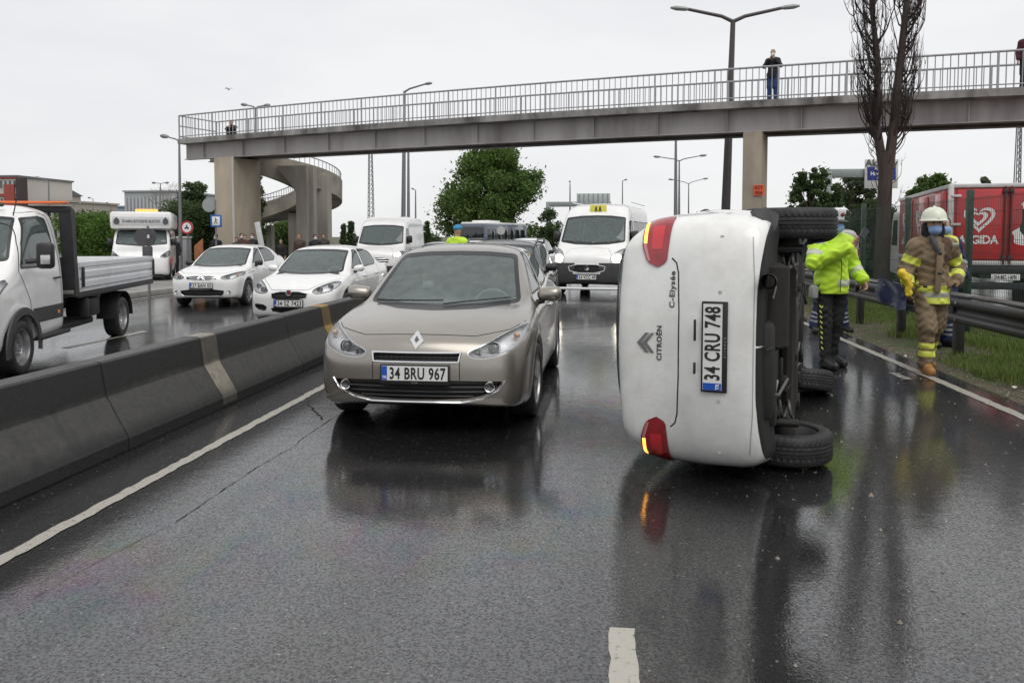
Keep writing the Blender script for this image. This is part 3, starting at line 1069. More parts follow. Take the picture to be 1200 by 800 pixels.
WHITE = paint('paint_white', (0.80, 0.80, 0.79), 0.0, 0.35, 0.32)
def fluence():
    W = 1.81
    sp = dict(L=4.62, W=W, H=1.48, axles=(.90, 3.60), wr=.318, ww=.205, arch=.375, under=.2,
        paint=paint('paint_champagne', (0.33, 0.305, 0.272), 0.72, 0.28, 0.4), bowF=.17, bowR=.12, crown=.055, steer=R(-3),
        side=[(.06, .23), (.015, .30), (.0, .42), (.0, .56), (.03, .66), (.09, .735), (.20, .80), (.45, .875), (.8, .935), (1.2, .985), (1.6, 1.0), (3.0, 1.02), (3.7, 1.06), (4.3, 1.07),
              (4.55, 1.03), (4.62, .92), (4.62, .6), (4.58, .35), (4.45, .24), (4.2, .2), (2.5, .185), (.4, .18)],
        plan=[(-.02, .0), (-.01, .35), (.02, .58), (.10, .74), (.28, .84), (.6, .89), (1.2, .905), (2.4, .908), (3.6, .90), (4.2, .85), (4.5, .74), (4.6, .55), (4.64, .3), (4.64, 0)],
        sect=[(.76, .12), (.84, .2), (.885, .32), (.905, .50), (.908, .62), (.895, .76), (.865, .90), (.81, .98), (.72, 1.06), (.6, 1.3)],
        gside=[(.95, .80), (1.02, .93), (1.5, 1.19), (1.95, 1.40), (2.15, 1.455), (2.5, 1.482), (2.9, 1.475), (3.25, 1.43), (3.7, 1.25), (4.15, 1.07), (4.3, .9), (4.2, .8)],
        gsect=[(.84, .7), (.81, .92), (.775, 1.02), (.70, 1.20), (.625, 1.36), (.56, 1.43), (.40, 1.5), (.2, 1.56)],
        windshield=[rc([(-.70, .955), (-.35, .925), (0, .918), (.35, .925), (.70, .955), (.575, 1.375), (.3, 1.398), (0, 1.405), (-.3, 1.398), (-.575, 1.375)], .05)],
        rearwin=[rc([(-.6, 1.10), (.6, 1.10), (.5, 1.38), (-.5, 1.38)], .05)],
        sidewin=[rc([(1.50, 1.0), (2.36, 1.015), (2.34, 1.395), (2.12, 1.385), (1.85, 1.23)], .05), rc([(2.44, 1.015), (3.5, 1.05), (3.55, 1.13), (3.25, 1.33), (2.9, 1.39), (2.43, 1.40)], .05)],
        headlamp=[dict(poly=chaikin([(.40, .635), (.44, .605), (.56, .60), (.70, .64), (.80, .70), (.835, .77), (.83, .83), (.78, .825), (.66, .775), (.52, .70), (.42, .665)], 1),
                       bulbs=[(.60, .675, .042, 'proj'), (.755, .755, .026, 'amber'), (.47, .64, .028, 'proj')], rimm=mat('lamp_edge', (.5, .5, .5), .2, metal=.8))],
        grille=[dict(poly=[(-.35, .648), (.35, .648), (.335, .578), (-.335, .578)], slats=3, bars=16, slat_r=.005, frame=(.022, mat('chrome', (.75, .75, .76), .12, metal=1, var=.05))),
                dict(poly=chaikin([(-.67, .435), (.67, .435), (.66, .395), (.56, .325), (.36, .285), (-.36, .285), (-.56, .325), (-.66, .395)], 1), slats=4, slat_r=.008, name='lower_intake')],
        fog=[(.575, .385, .036)],
        strips=[('chrome_blade', [(-.69, .43), (-.64, .355), (-.52, .292), (-.36, .262), (.36, .262), (.52, .292), (.64, .355), (.69, .43)], 'F', .016, mat('chrome', (.7, .7, .7), .1), .008),
                ('sill', [(1.30, .245), (3.2, .25)], 'LR', .03, mat('trim_black', (.02, .02, .02), .4), .006)],
        seams=[([(-.80, .845), (-.7, .80), (-.45, .765), (-.2, .775), (0, .778), (.2, .775), (.45, .765), (.7, .80), (.80, .845)], 'F'),
               ([(-.345, .575), (-.345, .44)], 'F'), ([(.345, .575), (.345, .44)], 'F'),
               ([(1.36, .35), (1.32, .7), (1.42, .97)], 'LR'), ([(2.40, .30), (2.42, 1.0)], 'LR'), ([(1.36, .33), (3.1, .33)], 'LR'), ([(3.15, .36), (3.3, .7), (3.55, 1.02)], 'LR'), ([(.32, .60), (.52, .70), (.62, .82)], 'LR')],
        handles=[(2.25, .86), (3.2, .88)], handle_mat=mat('chrome', (.75, .75, .76), .12, metal=1),
        mirrors=[(.86, 1.60, 1.0, (.23, .13, .155))],
        doors=[('front_door', [(1.36, .34), (1.33, .7), (1.43, .96), (2.39, .985), (2.38, .34)]), ('rear_door', [(2.42, .34), (2.43, .985), (3.5, 1.02), (3.3, .7), (3.14, .40), (3.1, .34)])],
        panels=[('bonnet', [(-.78, .86), (-.45, .775), (0, .79), (.45, .775), (.78, .86), (.72, .93), (0, .912), (-.72, .93)], 'F')],
        panel_ok=lambda c: c.y < 1.45,
        cabin=(1.25, [2.0, 2.95]), dash_z=.84, spokes=5,
        wipers=[((-.62, .955), (.02, .965)), ((.05, .945), (.60, .985))])
    return sp

CHROME = mat('chrome', (0.75, 0.75, 0.76), 0.12, metal=1.0, var=0.05)
TRIM = mat('trim_black', (0.018, 0.018, 0.019), 0.45, var=0.2)
GREY_PLASTIC = mat('grey_plastic', (0.045, 0.045, 0.047), 0.55, var=0.2)
AMBER = mat('amber', (.75, .22, .05), .3)

def elysee(rear=False, **k):
    """compact white saloon: chevron grille in front, upright tail with wrap-round lamps"""
    sp = dict(L=4.43, W=1.748, H=1.466, axles=(.87, 3.52), wr=.305, ww=.195, arch=.36, under=.2, paint=WHITE, bowF=.15, bowR=.10, crown=.05, ks=.14, kp=.16,
        side=[(.07, .22), (.02, .30), (.0, .45), (.0, .60), (.04, .70), (.13, .78), (.35, .86), (.7, .92), (1.15, .985), (1.6, 1.0), (3.0, 1.02), (3.6, 1.09), (4.05, 1.155),
              (4.24, 1.17), (4.315, 1.15), (4.335, 1.06), (4.33, .90), (4.35, .79), (4.40, .71), (4.43, .6), (4.435, .47), (4.43, .36), (4.40, .29), (4.32, .275), (4.0, .25), (2.5, .19), (.4, .18)],
        plan=[(-.02, .0), (-.01, .34), (.03, .55), (.12, .71), (.3, .81), (.65, .86), (1.2, .872), (2.4, .875), (3.5, .87), (3.95, .845), (4.22, .78), (4.36, .66), (4.43, .45), (4.45, .2), (4.45, 0)],
        sect=[(.74, .12), (.81, .2), (.85, .32), (.872, .50), (.874, .62), (.862, .76), (.835, .90), (.79, .99), (.70, 1.08), (.6, 1.35)],
        gside=[(.9, .80), (1.0, .93), (1.45, 1.18), (1.88, 1.38), (2.1, 1.44), (2.45, 1.468), (2.9, 1.462), (3.2, 1.45), (3.6, 1.345), (4.0, 1.17), (4.12, 1.0), (4.1, .8)],
        gsect=[(.82, .7), (.79, .92), (.755, 1.02), (.69, 1.20), (.62, 1.35), (.56, 1.42), (.40, 1.49), (.2, 1.55)],
        windshield=[rc([(-.66, .965), (-.33, .935), (0, .928), (.33, .935), (.66, .965), (.56, 1.36), (.3, 1.385), (0, 1.39), (-.3, 1.385), (-.56, 1.36)], .05)],
        rearwin=[rc([(-.62, 1.165), (-.3, 1.178), (.3, 1.178), (.62, 1.165), (.55, 1.36), (.3, 1.395), (-.3, 1.395), (-.55, 1.36)], .05)],
        sidewin=[rc([(1.42, 1.0), (2.24, 1.01), (2.22, 1.385), (2.02, 1.37), (1.75, 1.22)], .05), rc([(2.32, 1.01), (3.2, 1.03), (3.4, 1.12), (3.15, 1.32), (2.8, 1.385), (2.31, 1.39)], .05)],
        fog=[(.62, .36, .035)],
        seams=[([(-.74, .86), (-.5, .80), (0, .79), (.5, .80), (.74, .86)], 'F'), ([(1.33, .35), (1.29, .7), (1.39, .97)], 'LR'), ([(2.28, .30), (2.28, 1.0)], 'LR'),
               ([(3.0, .36), (3.15, .7), (3.4, 1.04)], 'LR'), ([(1.33, .33), (3.0, .33)], 'LR')],
        handles=[(2.1, .85), (3.05, .87)], mirrors=[(.83, 1.52, 1.0, (.20, .12, .145))], mirror_mat=TRIM,
        cabin=(1.2, [1.95, 2.85]), dash_z=.85,
        rim='cap', spokes=8)
    if not rear:
        sp.update(headlamp=[dict(poly=chaikin([(.42, .70), (.50, .655), (.66, .66), (.80, .72), (.83, .80), (.80, .84), (.66, .80), (.50, .745)], 1), bulbs=[(.58, .705, .04, 'proj'), (.74, .765, .03, 'amber')])],
            grille=[dict(poly=chaikin([(-.38, .735), (.38, .735), (.35, .64), (-.35, .64)], 1), slats=2, slat_r=.012, slatm=CHROME, frame=(.016, CHROME)),
                    dict(poly=chaikin([(-.52, .43), (.52, .43), (.50, .30), (.4, .26), (-.4, .26), (-.50, .30)], 1), slats=3, name='lower_intake', frame=(.014, CHROME))],
            doors=[('front_door', [(1.33, .34), (1.30, .7), (1.40, .96), (2.27, .985), (2.27, .34)]), ('rear_door', [(2.30, .34), (2.30, .985), (3.36, 1.01), (3.15, .7), (3.0, .34)])])
    else:
        def recess(d, X, Y, Z):
            # number plate niche in the bumper and the crease below the boot lid
            q = np.maximum(np.maximum(X - .285, np.abs(Z - .555) - .085), 4.40 - Y)
            return smax(d, -q, .012)
        sp.update(mods=[recess], gapw=.009, handle_mat=WHITE,
            doors=[('front_door', [(1.33, .34), (1.30, .7), (1.40, .96), (2.27, .985), (2.27, .34)]), ('rear_door', [(2.30, .34), (2.30, .985), (3.36, 1.01), (3.15, .7), (3.0, .34)])])
    sp.update(k)
    return sp

def linea(**k):
    sp = dict(L=4.56, W=1.73, H=1.494, axles=(.88, 3.48), wr=.31, ww=.195, arch=.365, under=.2, paint=WHITE, bowF=.18, bowR=.10, crown=.055,
        side=[(.07, .22), (.02, .30), (.0, .45), (.0, .58), (.05, .69), (.15, .77), (.38, .855), (.75, .93), (1.2, 1.0), (1.6, 1.03), (3.0, 1.05), (3.7, 1.09), (4.25, 1.12),
              (4.48, 1.08), (4.56, .95), (4.56, .6), (4.52, .35), (4.4, .25), (2.5, .19), (.4, .18)],
        plan=[(-.02, .0), (-.01, .34), (.03, .55), (.12, .70), (.3, .80), (.65, .85), (1.2, .862), (2.4, .866), (3.6, .86), (4.2, .80), (4.45, .70), (4.55, .5), (4.58, 0)],
        sect=[(.73, .12), (.80, .2), (.84, .32), (.862, .50), (.866, .64), (.855, .80), (.825, .94), (.77, 1.03), (.68, 1.1), (.6, 1.35)],
        gside=[(.92, .82), (1.0, .95), (1.45, 1.21), (1.9, 1.41), (2.1, 1.465), (2.45, 1.495), (2.9, 1.488), (3.25, 1.44), (3.7, 1.27), (4.1, 1.12), (4.25, .95), (4.15, .82)],
        gsect=[(.80, .7), (.775, .95), (.745, 1.05), (.68, 1.22), (.615, 1.37), (.55, 1.45), (.40, 1.52), (.2, 1.58)],
        windshield=[rc([(-.66, .985), (-.33, .955), (0, .948), (.33, .955), (.66, .985), (.555, 1.39), (.3, 1.412), (0, 1.418), (-.3, 1.412), (-.555, 1.39)], .05)],
        rearwin=[rc([(-.6, 1.14), (.6, 1.14), (.5, 1.4), (-.5, 1.4)], .05)],
        sidewin=[rc([(1.48, 1.03), (2.28, 1.045), (2.26, 1.41), (2.05, 1.40), (1.8, 1.25)], .05), rc([(2.36, 1.045), (3.3, 1.07), (3.45, 1.15), (3.2, 1.35), (2.85, 1.41), (2.35, 1.415)], .05)],
        headlamp=[dict(poly=chaikin([(.40, .675), (.47, .63), (.62, .64), (.76, .70), (.80, .79), (.77, .845), (.66, .83), (.50, .76)], 1), bulbs=[(.53, .70, .045, 'proj'), (.68, .755, .045, 'proj')])],
        grille=[dict(poly=chaikin([(-.345, .675), (.345, .675), (.31, .52), (-.31, .52)], 1), slats=3, slat_r=.007, frame=(.018, CHROME)),
                dict(poly=chaikin([(-.36, .40), (.36, .40), (.30, .29), (-.30, .29)], 1), slats=3, name='lower_intake'),
                dict(poly=chaikin([(.42, .43), (.70, .46), (.66, .36), (.44, .31)], 1), slats=2, name='side_intake'),
                dict(poly=mir(chaikin([(.42, .43), (.70, .46), (.66, .36), (.44, .31)], 1)), slats=2, name='side_intake')],
        seams=[([(-.74, .88), (-.5, .80), (-.33, .70), (.33, .70), (.5, .80), (.74, .88)], 'F'), ([(1.36, .35), (1.32, .7), (1.42, 1.0)], 'LR'), ([(2.32, .30), (2.32, 1.03)], 'LR'), ([(3.0, .36), (3.2, .7), (3.45, 1.08)], 'LR')],
        handles=[(2.15, .88), (3.1, .90)], handle_mat=WHITE, mirrors=[(.82, 1.55, 1.04, (.20, .12, .145))],
        doors=[('front_door', [(1.36, .34), (1.33, .7), (1.43, .99), (2.31, 1.01), (2.31, .34)]), ('rear_door', [(2.33, .34), (2.33, 1.01), (3.4, 1.04), (3.2, .7), (3.0, .34)])],
        cabin=(1.22, [1.98, 2.9]), dash_z=.87, spokes=6)
    sp.update(k)
    return sp

def hatch(col, wagon=True, **k):
    """dark five-door estate"""
    e = 4.35 if wagon else 4.1
    sp = dict(L=4.5, W=1.78, H=1.50, axles=(.88, 3.5), wr=.315, ww=.2, arch=.37, under=.2, paint=col, bowF=.16, bowR=.10, crown=.05,
        side=[(.07, .22), (.0, .42), (.0, .6), (.05, .71), (.2, .80), (.6, .90), (1.15, .99), (1.6, 1.02), (3.5, 1.05), (4.3, 1.05), (4.48, .95), (4.5, .6), (4.45, .35), (4.3, .25), (2.5, .19), (.4, .18)],
        plan=[(-.02, .0), (-.01, .36), (.03, .58), (.12, .73), (.3, .83), (.65, .88), (1.2, .89), (3.6, .89), (4.1, .84), (4.4, .72), (4.5, .5), (4.52, 0)],
        sect=[(.75, .12), (.82, .2), (.87, .35), (.89, .55), (.885, .74), (.85, .92), (.79, 1.0), (.7, 1.08), (.6, 1.35)],
        gside=[(.92, .80), (1.0, .93), (1.45, 1.19), (1.88, 1.40), (2.1, 1.455), (2.5, 1.495), (3.3, 1.49), (3.9, 1.45), (e, 1.1), (4.4, .9), (4.3, .8)],
        gsect=[(.82, .7), (.80, .95), (.765, 1.05), (.70, 1.22), (.63, 1.38), (.56, 1.45), (.40, 1.52), (.2, 1.58)],
        windshield=[rc([(-.68, .98), (0, .945), (.68, .98), (.57, 1.39), (0, 1.415), (-.57, 1.39)], .05)],
        sidewin=[rc([(1.48, 1.03), (2.28, 1.04), (2.26, 1.41), (2.05, 1.40), (1.8, 1.25)], .05), rc([(2.36, 1.04), (3.3, 1.06), (3.3, 1.40), (2.35, 1.415)], .05)],
        headlamp=[dict(poly=chaikin([(.42, .68), (.5, .635), (.68, .65), (.80, .71), (.83, .79), (.78, .82), (.6, .78)], 1), bulbs=[(.6, .70, .04, 'proj')])],
        grille=[dict(poly=[(-.36, .70), (.36, .70), (.33, .60), (-.33, .60)], slats=3), dict(poly=[(-.55, .43), (.55, .43), (.48, .28), (-.48, .28)], slats=3, name='lower_intake')],
        handles=[(2.15, .88), (3.1, .9)], mirrors=[(.85, 1.55, 1.03, (.2, .12, .145))], mirror_mat=TRIM, cabin=(1.22, [1.98, 2.9]), dash_z=.86)
    sp.update(k)
    return sp

def ducato(**k):
    """high-roof van of the big European kind"""
    sp = dict(L=5.6, W=2.05, H=2.50, axles=(.95, 4.4), wr=.34, ww=.215, arch=.40, under=.3, paint=WHITE, bowF=.16, bowR=.04, crown=.05, kp=.16, ks=.16, zmin=.15,
        side=[(.10, .30), (.02, .40), (.0, .60), (.02, .85), (.08, 1.02), (.20, 1.12), (.5, 1.24), (.78, 1.36), (1.1, 1.72), (1.42, 2.08), (1.62, 2.26), (1.95, 2.42), (2.4, 2.50), (4.5, 2.50), (5.5, 2.48), (5.6, 2.38),
              (5.62, 1.2), (5.6, .45), (5.5, .35), (.5, .27)],
        plan=[(-.02, .0), (-.01, .5), (.03, .72), (.12, .86), (.35, .96), (.8, 1.01), (1.6, 1.025), (5.4, 1.025), (5.6, .98), (5.64, .8), (5.64, 0)],
        sect=[(.92, .2), (.98, .32), (1.015, .55), (1.025, .9), (1.02, 1.25), (.98, 1.6), (.93, 2.0), (.885, 2.3), (.82, 2.44), (.6, 2.6)],
        windshield=[rc([(-.88, 1.40), (-.45, 1.335), (0, 1.32), (.45, 1.335), (.88, 1.40), (.815, 2.07), (.4, 2.12), (0, 2.13), (-.4, 2.12), (-.815, 2.07)], .05)],
        sidewin=[rc([(1.05, 1.36), (1.85, 1.36), (1.85, 1.98), (1.45, 1.98)], .05)],
        headlamp=[dict(poly=chaikin([(.62, 1.0), (.66, .86), (.80, .82), (.93, .90), (.96, 1.10), (.93, 1.24), (.80, 1.20), (.68, 1.12)], 1), bulbs=[(.79, 1.0, .07, k.pop('bulb', 'proj'))])],
        grille=[dict(poly=chaikin([(-.50, .82), (.50, .82), (.44, .60), (-.44, .60)], 1), slats=4, slat_r=.010, frame=(.02, WHITE))],
        mirrors=[(1.0, 1.30, 1.55, (.22, .15, .32))], mirror_mat=TRIM, wsb=.05,
        seams=[([(1.0, .5), (.98, 1.3)], 'LR'), ([(1.95, .4), (1.95, 2.1)], 'LR'), ([(3.1, .4), (3.1, 2.2)], 'LR'), ([(-.62, .84), (-.6, 1.1), (-.5, 1.22), (0, 1.26), (.5, 1.22), (.6, 1.1), (.62, .84)], 'F')],
        handles=[(1.85, 1.15)], handle_mat=TRIM, cabin=(1.0, [1.75]), dash_z=1.22, lin_z=1.2, lin_y=.8, rim='steel', wipers=[((-.75, 1.42), (.0, 1.38)), ((.05, 1.37), (.75, 1.42))])
    sp.update(k)
    return sp

def transit_cab(**k):
    sp = dict(L=2.42, W=2.06, H=2.20, axles=(.93,), wr=.345, ww=.225, arch=.42, under=.35, paint=WHITE, bowF=.17, bowR=.01, crown=.05, kp=.14, ks=.16, zmin=.2,
        side=[(.10, .32), (.02, .42), (.0, .65), (.03, .92), (.10, 1.06), (.30, 1.18), (.62, 1.29), (.85, 1.40), (1.12, 1.72), (1.38, 2.0), (1.55, 2.10), (1.8, 2.18), (2.1, 2.205), (2.38, 2.18), (2.43, 2.05),
              (2.43, 1.2), (2.43, .50), (2.35, .42), (.5, .30)],
        plan=[(-.02, .0), (-.01, .5), (.03, .72), (.12, .86), (.35, .96), (.8, 1.01), (1.5, 1.03), (2.3, 1.03), (2.42, 1.0), (2.44, .8), (2.44, 0)],
        sect=[(.92, .25), (.99, .36), (1.02, .55), (1.03, .9), (1.015, 1.2), (.97, 1.5), (.90, 1.85), (.84, 2.06), (.76, 2.15), (.5, 2.3)],
        windshield=[rc([(-.86, 1.44), (0, 1.36), (.86, 1.44), (.76, 2.0), (0, 2.06), (-.76, 2.0)], .05)],
        sidewin=[rc([(1.02, 1.33), (2.05, 1.33), (2.13, 1.45), (2.08, 2.0), (1.90, 2.03), (1.45, 2.0), (1.2, 1.66)], .05)],
        headlamp=[dict(poly=chaikin([(.60, .95), (.85, .92), (.95, 1.0), (.95, 1.22), (.85, 1.18)], 1), bulbs=[(.8, 1.05, .06, 'proj')])],
        grille=[dict(poly=chaikin([(-.5, .95), (.5, .95), (.42, .60), (-.42, .60)], 1), slats=3, slatm=CHROME, slat_r=.015)],
        lower=[('L', [(1.36, .60), (2.5, .60), (2.5, .80), (1.30, .80)], GREY_PLASTIC, 'side_moulding'), ('R', [(1.36, .60), (2.5, .60), (2.5, .80), (1.30, .80)], GREY_PLASTIC, 'side_moulding')],
        seams=[([(1.26, .5), (1.24, .9), (.98, 1.30), (1.16, 1.66), (1.42, 2.05), (1.9, 2.09), (2.15, 2.04), (2.23, 1.4), (2.25, .5)], 'LR')],
        handles=[(2.08, 1.17)], handle_mat=TRIM, gapw=.012, lin_z=1.2, lin_y=.8, cabin=(1.0, [1.75]), dash_z=1.25, rim='steel', swb=.03)
    sp.update(k)
    return sp
# ------------------------------------------------------------------ the setting
def wet_asphalt(name, oil=False, base=(0.006, 0.006, 0.0064), film=1.0):
    m, nt, b = _nodes(name)
    L = nt.links
    geo = nt.nodes.new('ShaderNodeNewGeometry')
    pos = geo.outputs['Position']
    def noise(scale, detail=5, rough=.6, st=None):
        n = nt.nodes.new('ShaderNodeTexNoise')
        n.inputs['Scale'].default_value = scale; n.inputs['Detail'].default_value = detail; n.inputs['Roughness'].default_value = rough
        src = pos
        if st:
            mp = nt.nodes.new('ShaderNodeMapping'); mp.inputs['Scale'].default_value = st
            L.new(pos, mp.inputs[0]); src = mp.outputs[0]
        L.new(src, n.inputs['Vector'])
        return n.outputs[0]
    def rng(v, a, b_, c, d):
        n = nt.nodes.new('ShaderNodeMapRange')
        for i, q in enumerate((a, b_, c, d)): n.inputs[i + 1].default_value = q
        L.new(v, n.inputs[0]); return n.outputs[0]
    def math_(op, x, y):
        n = nt.nodes.new('ShaderNodeMath'); n.operation = op
        for i, q in enumerate((x, y)):
            if isinstance(q, (int, float)): n.inputs[i].default_value = q
            else: L.new(q, n.inputs[i])
        return n.outputs[0]
    # aggregate: grey chips in black binder; chip contrast also paints in specular glints
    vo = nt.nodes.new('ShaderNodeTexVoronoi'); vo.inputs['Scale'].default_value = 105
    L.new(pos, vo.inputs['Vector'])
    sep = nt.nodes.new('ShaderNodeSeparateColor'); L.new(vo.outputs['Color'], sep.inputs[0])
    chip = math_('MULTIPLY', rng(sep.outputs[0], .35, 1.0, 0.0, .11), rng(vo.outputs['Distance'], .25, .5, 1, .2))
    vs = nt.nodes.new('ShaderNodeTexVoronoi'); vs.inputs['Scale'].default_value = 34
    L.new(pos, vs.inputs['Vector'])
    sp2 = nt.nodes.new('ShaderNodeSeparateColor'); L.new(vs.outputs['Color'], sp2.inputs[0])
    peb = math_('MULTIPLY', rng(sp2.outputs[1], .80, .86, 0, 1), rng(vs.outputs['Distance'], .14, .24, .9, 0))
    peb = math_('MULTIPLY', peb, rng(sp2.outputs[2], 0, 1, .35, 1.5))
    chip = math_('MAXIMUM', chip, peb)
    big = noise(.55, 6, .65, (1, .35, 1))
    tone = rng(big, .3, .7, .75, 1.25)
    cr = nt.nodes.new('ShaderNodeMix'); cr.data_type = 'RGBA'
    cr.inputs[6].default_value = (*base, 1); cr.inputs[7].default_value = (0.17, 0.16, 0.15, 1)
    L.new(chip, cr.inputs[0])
    mul = nt.nodes.new('ShaderNodeMix'); mul.data_type = 'RGBA'; mul.blend_type = 'MULTIPLY'; mul.inputs[0].default_value = 1
    L.new(cr.outputs[2], mul.inputs[6])
    cmb = nt.nodes.new('ShaderNodeCombineColor')
    for i in range(3): L.new(tone, cmb.inputs[i])
    L.new(cmb.outputs[0], mul.inputs[7])
    L.new(mul.outputs[2], b.inputs['Base Color'])
    b.inputs['Roughness'].default_value = .45
    b.inputs['Specular IOR Level'].default_value = .18
    b.inputs['Coat IOR'].default_value = 2.35
    # stones break through the water film one by one; traffic has polished long tracks
    trk = noise(1.6, 4, .6, (1, .045, 1))
    grain = math_('MULTIPLY', rng(sep.outputs[2], .05, .60, .50, 1.0), rng(noise(60, 3, .6), .34, .50, .55, 1.0))
    film_w = math_('MULTIPLY', grain, rng(trk, .35, .60, .80, 1.0))
    puddle = rng(noise(.7, 4, .55, (1, .5, 1)), .56, .66, 0, 1)
    L.new(math_('MAXIMUM', film_w, math_('MULTIPLY', puddle, .92 * film)), b.inputs['Coat Weight'])
    wet = noise(.9, 7, .62, (1, .4, 1))
    L.new(rng(wet, .38, .68, .025, .075), b.inputs['Coat Roughness'])
    # relief: chips under the film, film itself gently rippled
    f1 = noise(190, 3, .6); f2 = noise(38, 3, .55); f3 = noise(7, 3, .5)
    h = math_('ADD', math_('MULTIPLY', f1, .30), math_('ADD', math_('MULTIPLY', f2, .9), math_('MULTIPLY', f3, 2.2)))
    h = math_('ADD', h, math_('MULTIPLY', vo.outputs['Distance'], -.35))
    bp = nt.nodes.new('ShaderNodeBump'); bp.inputs['Distance'].default_value = .0008
    L.new(rng(wet, .35, .65, .30, .75), bp.inputs['Strength'])
    L.new(h, bp.inputs['Height'])
    L.new(bp.outputs[0], b.inputs['Coat Normal'])
    bp2 = nt.nodes.new('ShaderNodeBump'); bp2.inputs['Distance'].default_value = .006; bp2.inputs['Strength'].default_value = .6
    L.new(h, bp2.inputs['Height']); L.new(bp2.outputs[0], b.inputs['Normal'])
    if oil:
        # petrol film: interference colours in drifting streaks
        b2 = nt.nodes.new('ShaderNodeBsdfPrincipled')
        L.new(mul.outputs[2], b2.inputs['Base Color'])
        b2.inputs['Roughness'].default_value = .10
        b2.inputs['IOR'].default_value = 1.75
        b2.inputs['Thin Film IOR'].default_value = 1.33
        st = noise(1.1, 4, .6, (1.0, .55, 1))
        L.new(rng(st, .25, .75, 180, 980), b2.inputs['Thin Film Thickness'])
        L.new(bp.outputs[0], b2.inputs['Normal'])
        sx = nt.nodes.new('ShaderNodeSeparateXYZ'); L.new(pos, sx.inputs[0])
        msk = None
        for (cx, cy, rx, ry) in ((-1.0, 4.6, 1.5, 1.1), (.0, 5.6, .7, .8), (-2.0, 3.7, .7, 1.0), (-.1, 7.6, .5, 1.2)):
            dx = math_('POWER', math_('DIVIDE', math_('SUBTRACT', sx.outputs[0], cx), rx), 2.0)
            dy = math_('POWER', math_('DIVIDE', math_('SUBTRACT', sx.outputs[1], cy), ry), 2.0)
            g = rng(math_('ADD', dx, dy), .25, 1.0, 1.0, 0.0)
            msk = g if msk is None else math_('MAXIMUM', msk, g)
        fade = rng(noise(1.7, 5, .65, (1, .6, 1)), .42, .64, 0, .38)
        msk = math_('MULTIPLY', msk, fade)
        mix = nt.nodes.new('ShaderNodeMixShader')
        L.new(msk, mix.inputs[0]); L.new(b.outputs[0], mix.inputs[1]); L.new(b2.outputs[0], mix.inputs[2])
        L.new(mix.outputs[0], nt.nodes['Material Output'].inputs[0])
    return m

def sheet(name, x0, x1, y0, y1, z, m, nx=1, ny=1, kind='structure', fz=None, edge=None):
    V, F = [], []
    for j in range(ny + 1):
        for i in range(nx + 1):
            x = x0 + (x1 - x0) * i / nx; y = y0 + (y1 - y0) * (j / ny) ** (2.0 if ny > 20 else 1.0)
            if edge and i in (0, nx): x += edge(y, i)
            V.append((x, y, z + (fz(x, y) if fz else 0)))
    for j in range(ny):
        for i in range(nx):
            a = j * (nx + 1) + i
            F.append((a, a + 1, a + nx + 2, a + nx + 1))
    o = mesh_obj(name, V, F, m, smooth=True)
    if kind: o['kind'] = kind
    return o

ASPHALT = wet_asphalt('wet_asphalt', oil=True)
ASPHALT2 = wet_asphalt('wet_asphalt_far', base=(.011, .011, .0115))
ZL = -.12                                   # level of the carriageway beyond the barrier
earth = mat('ground_earth', (.10, .095, .06), .9, var=.4, scale=.4, dark=(.055, .075, .03), dpos=(.4, .6))
sheet('ground', -1200, 1200, -60, 2400, -.30, earth)
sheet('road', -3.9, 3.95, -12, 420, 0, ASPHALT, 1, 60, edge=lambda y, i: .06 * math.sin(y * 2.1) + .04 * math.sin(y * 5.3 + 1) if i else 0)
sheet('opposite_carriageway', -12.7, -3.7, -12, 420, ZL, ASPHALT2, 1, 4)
sheet('service_road', 6.7, 14.5, -12, 420, -.06, wet_asphalt('service_asphalt', base=(.035, .035, .035)), 1, 4)
dirt = mat('verge_dirt', (.095, .075, .056), .8, var=.45, scale=5, bump=.8, bscale=25, dark=(.06, .09, .025), dpos=(.45, .6), spec=.4)
sheet('verge', 3.7, 6.9, -10, 160, -.05, dirt, 12, 160, fz=lambda x, y: .035 + .05 * sstep(3.75, 4.2, x) + .03 * math.sin(x * 5 + y * 1.3) * math.sin(y * 2.2) * sstep(3.9, 4.4, x) + .05 * sstep(4.2, 5.2, x) - .12 * sstep(6.3, 6.9, x))
pave = mat('paving_grey', (.23, .225, .21), .5, var=.2, scale=2, dark=(.12, .12, .11), dpos=(.45, .65))
sheet('pavement', -40, -12.9, -12, 160, .0, pave, 1, 4)
kb = MB()
KERB = mat('kerb_stone', (.30, .29, .27), .6, var=.2, scale=3)
kerb = tag(bpy.data.objects.new('kerb', None), kind='structure'); COL.objects.link(kerb)
k0 = MB().box((0, 0, 0), (.2, .98, .24), .02).build('kerb_stone', KERB, kerb)
k0.location = (-12.8, 10, -.09)
for i in range(1, 60):
    share(k0, kerb, (-12.8, 10 + i, -.09))

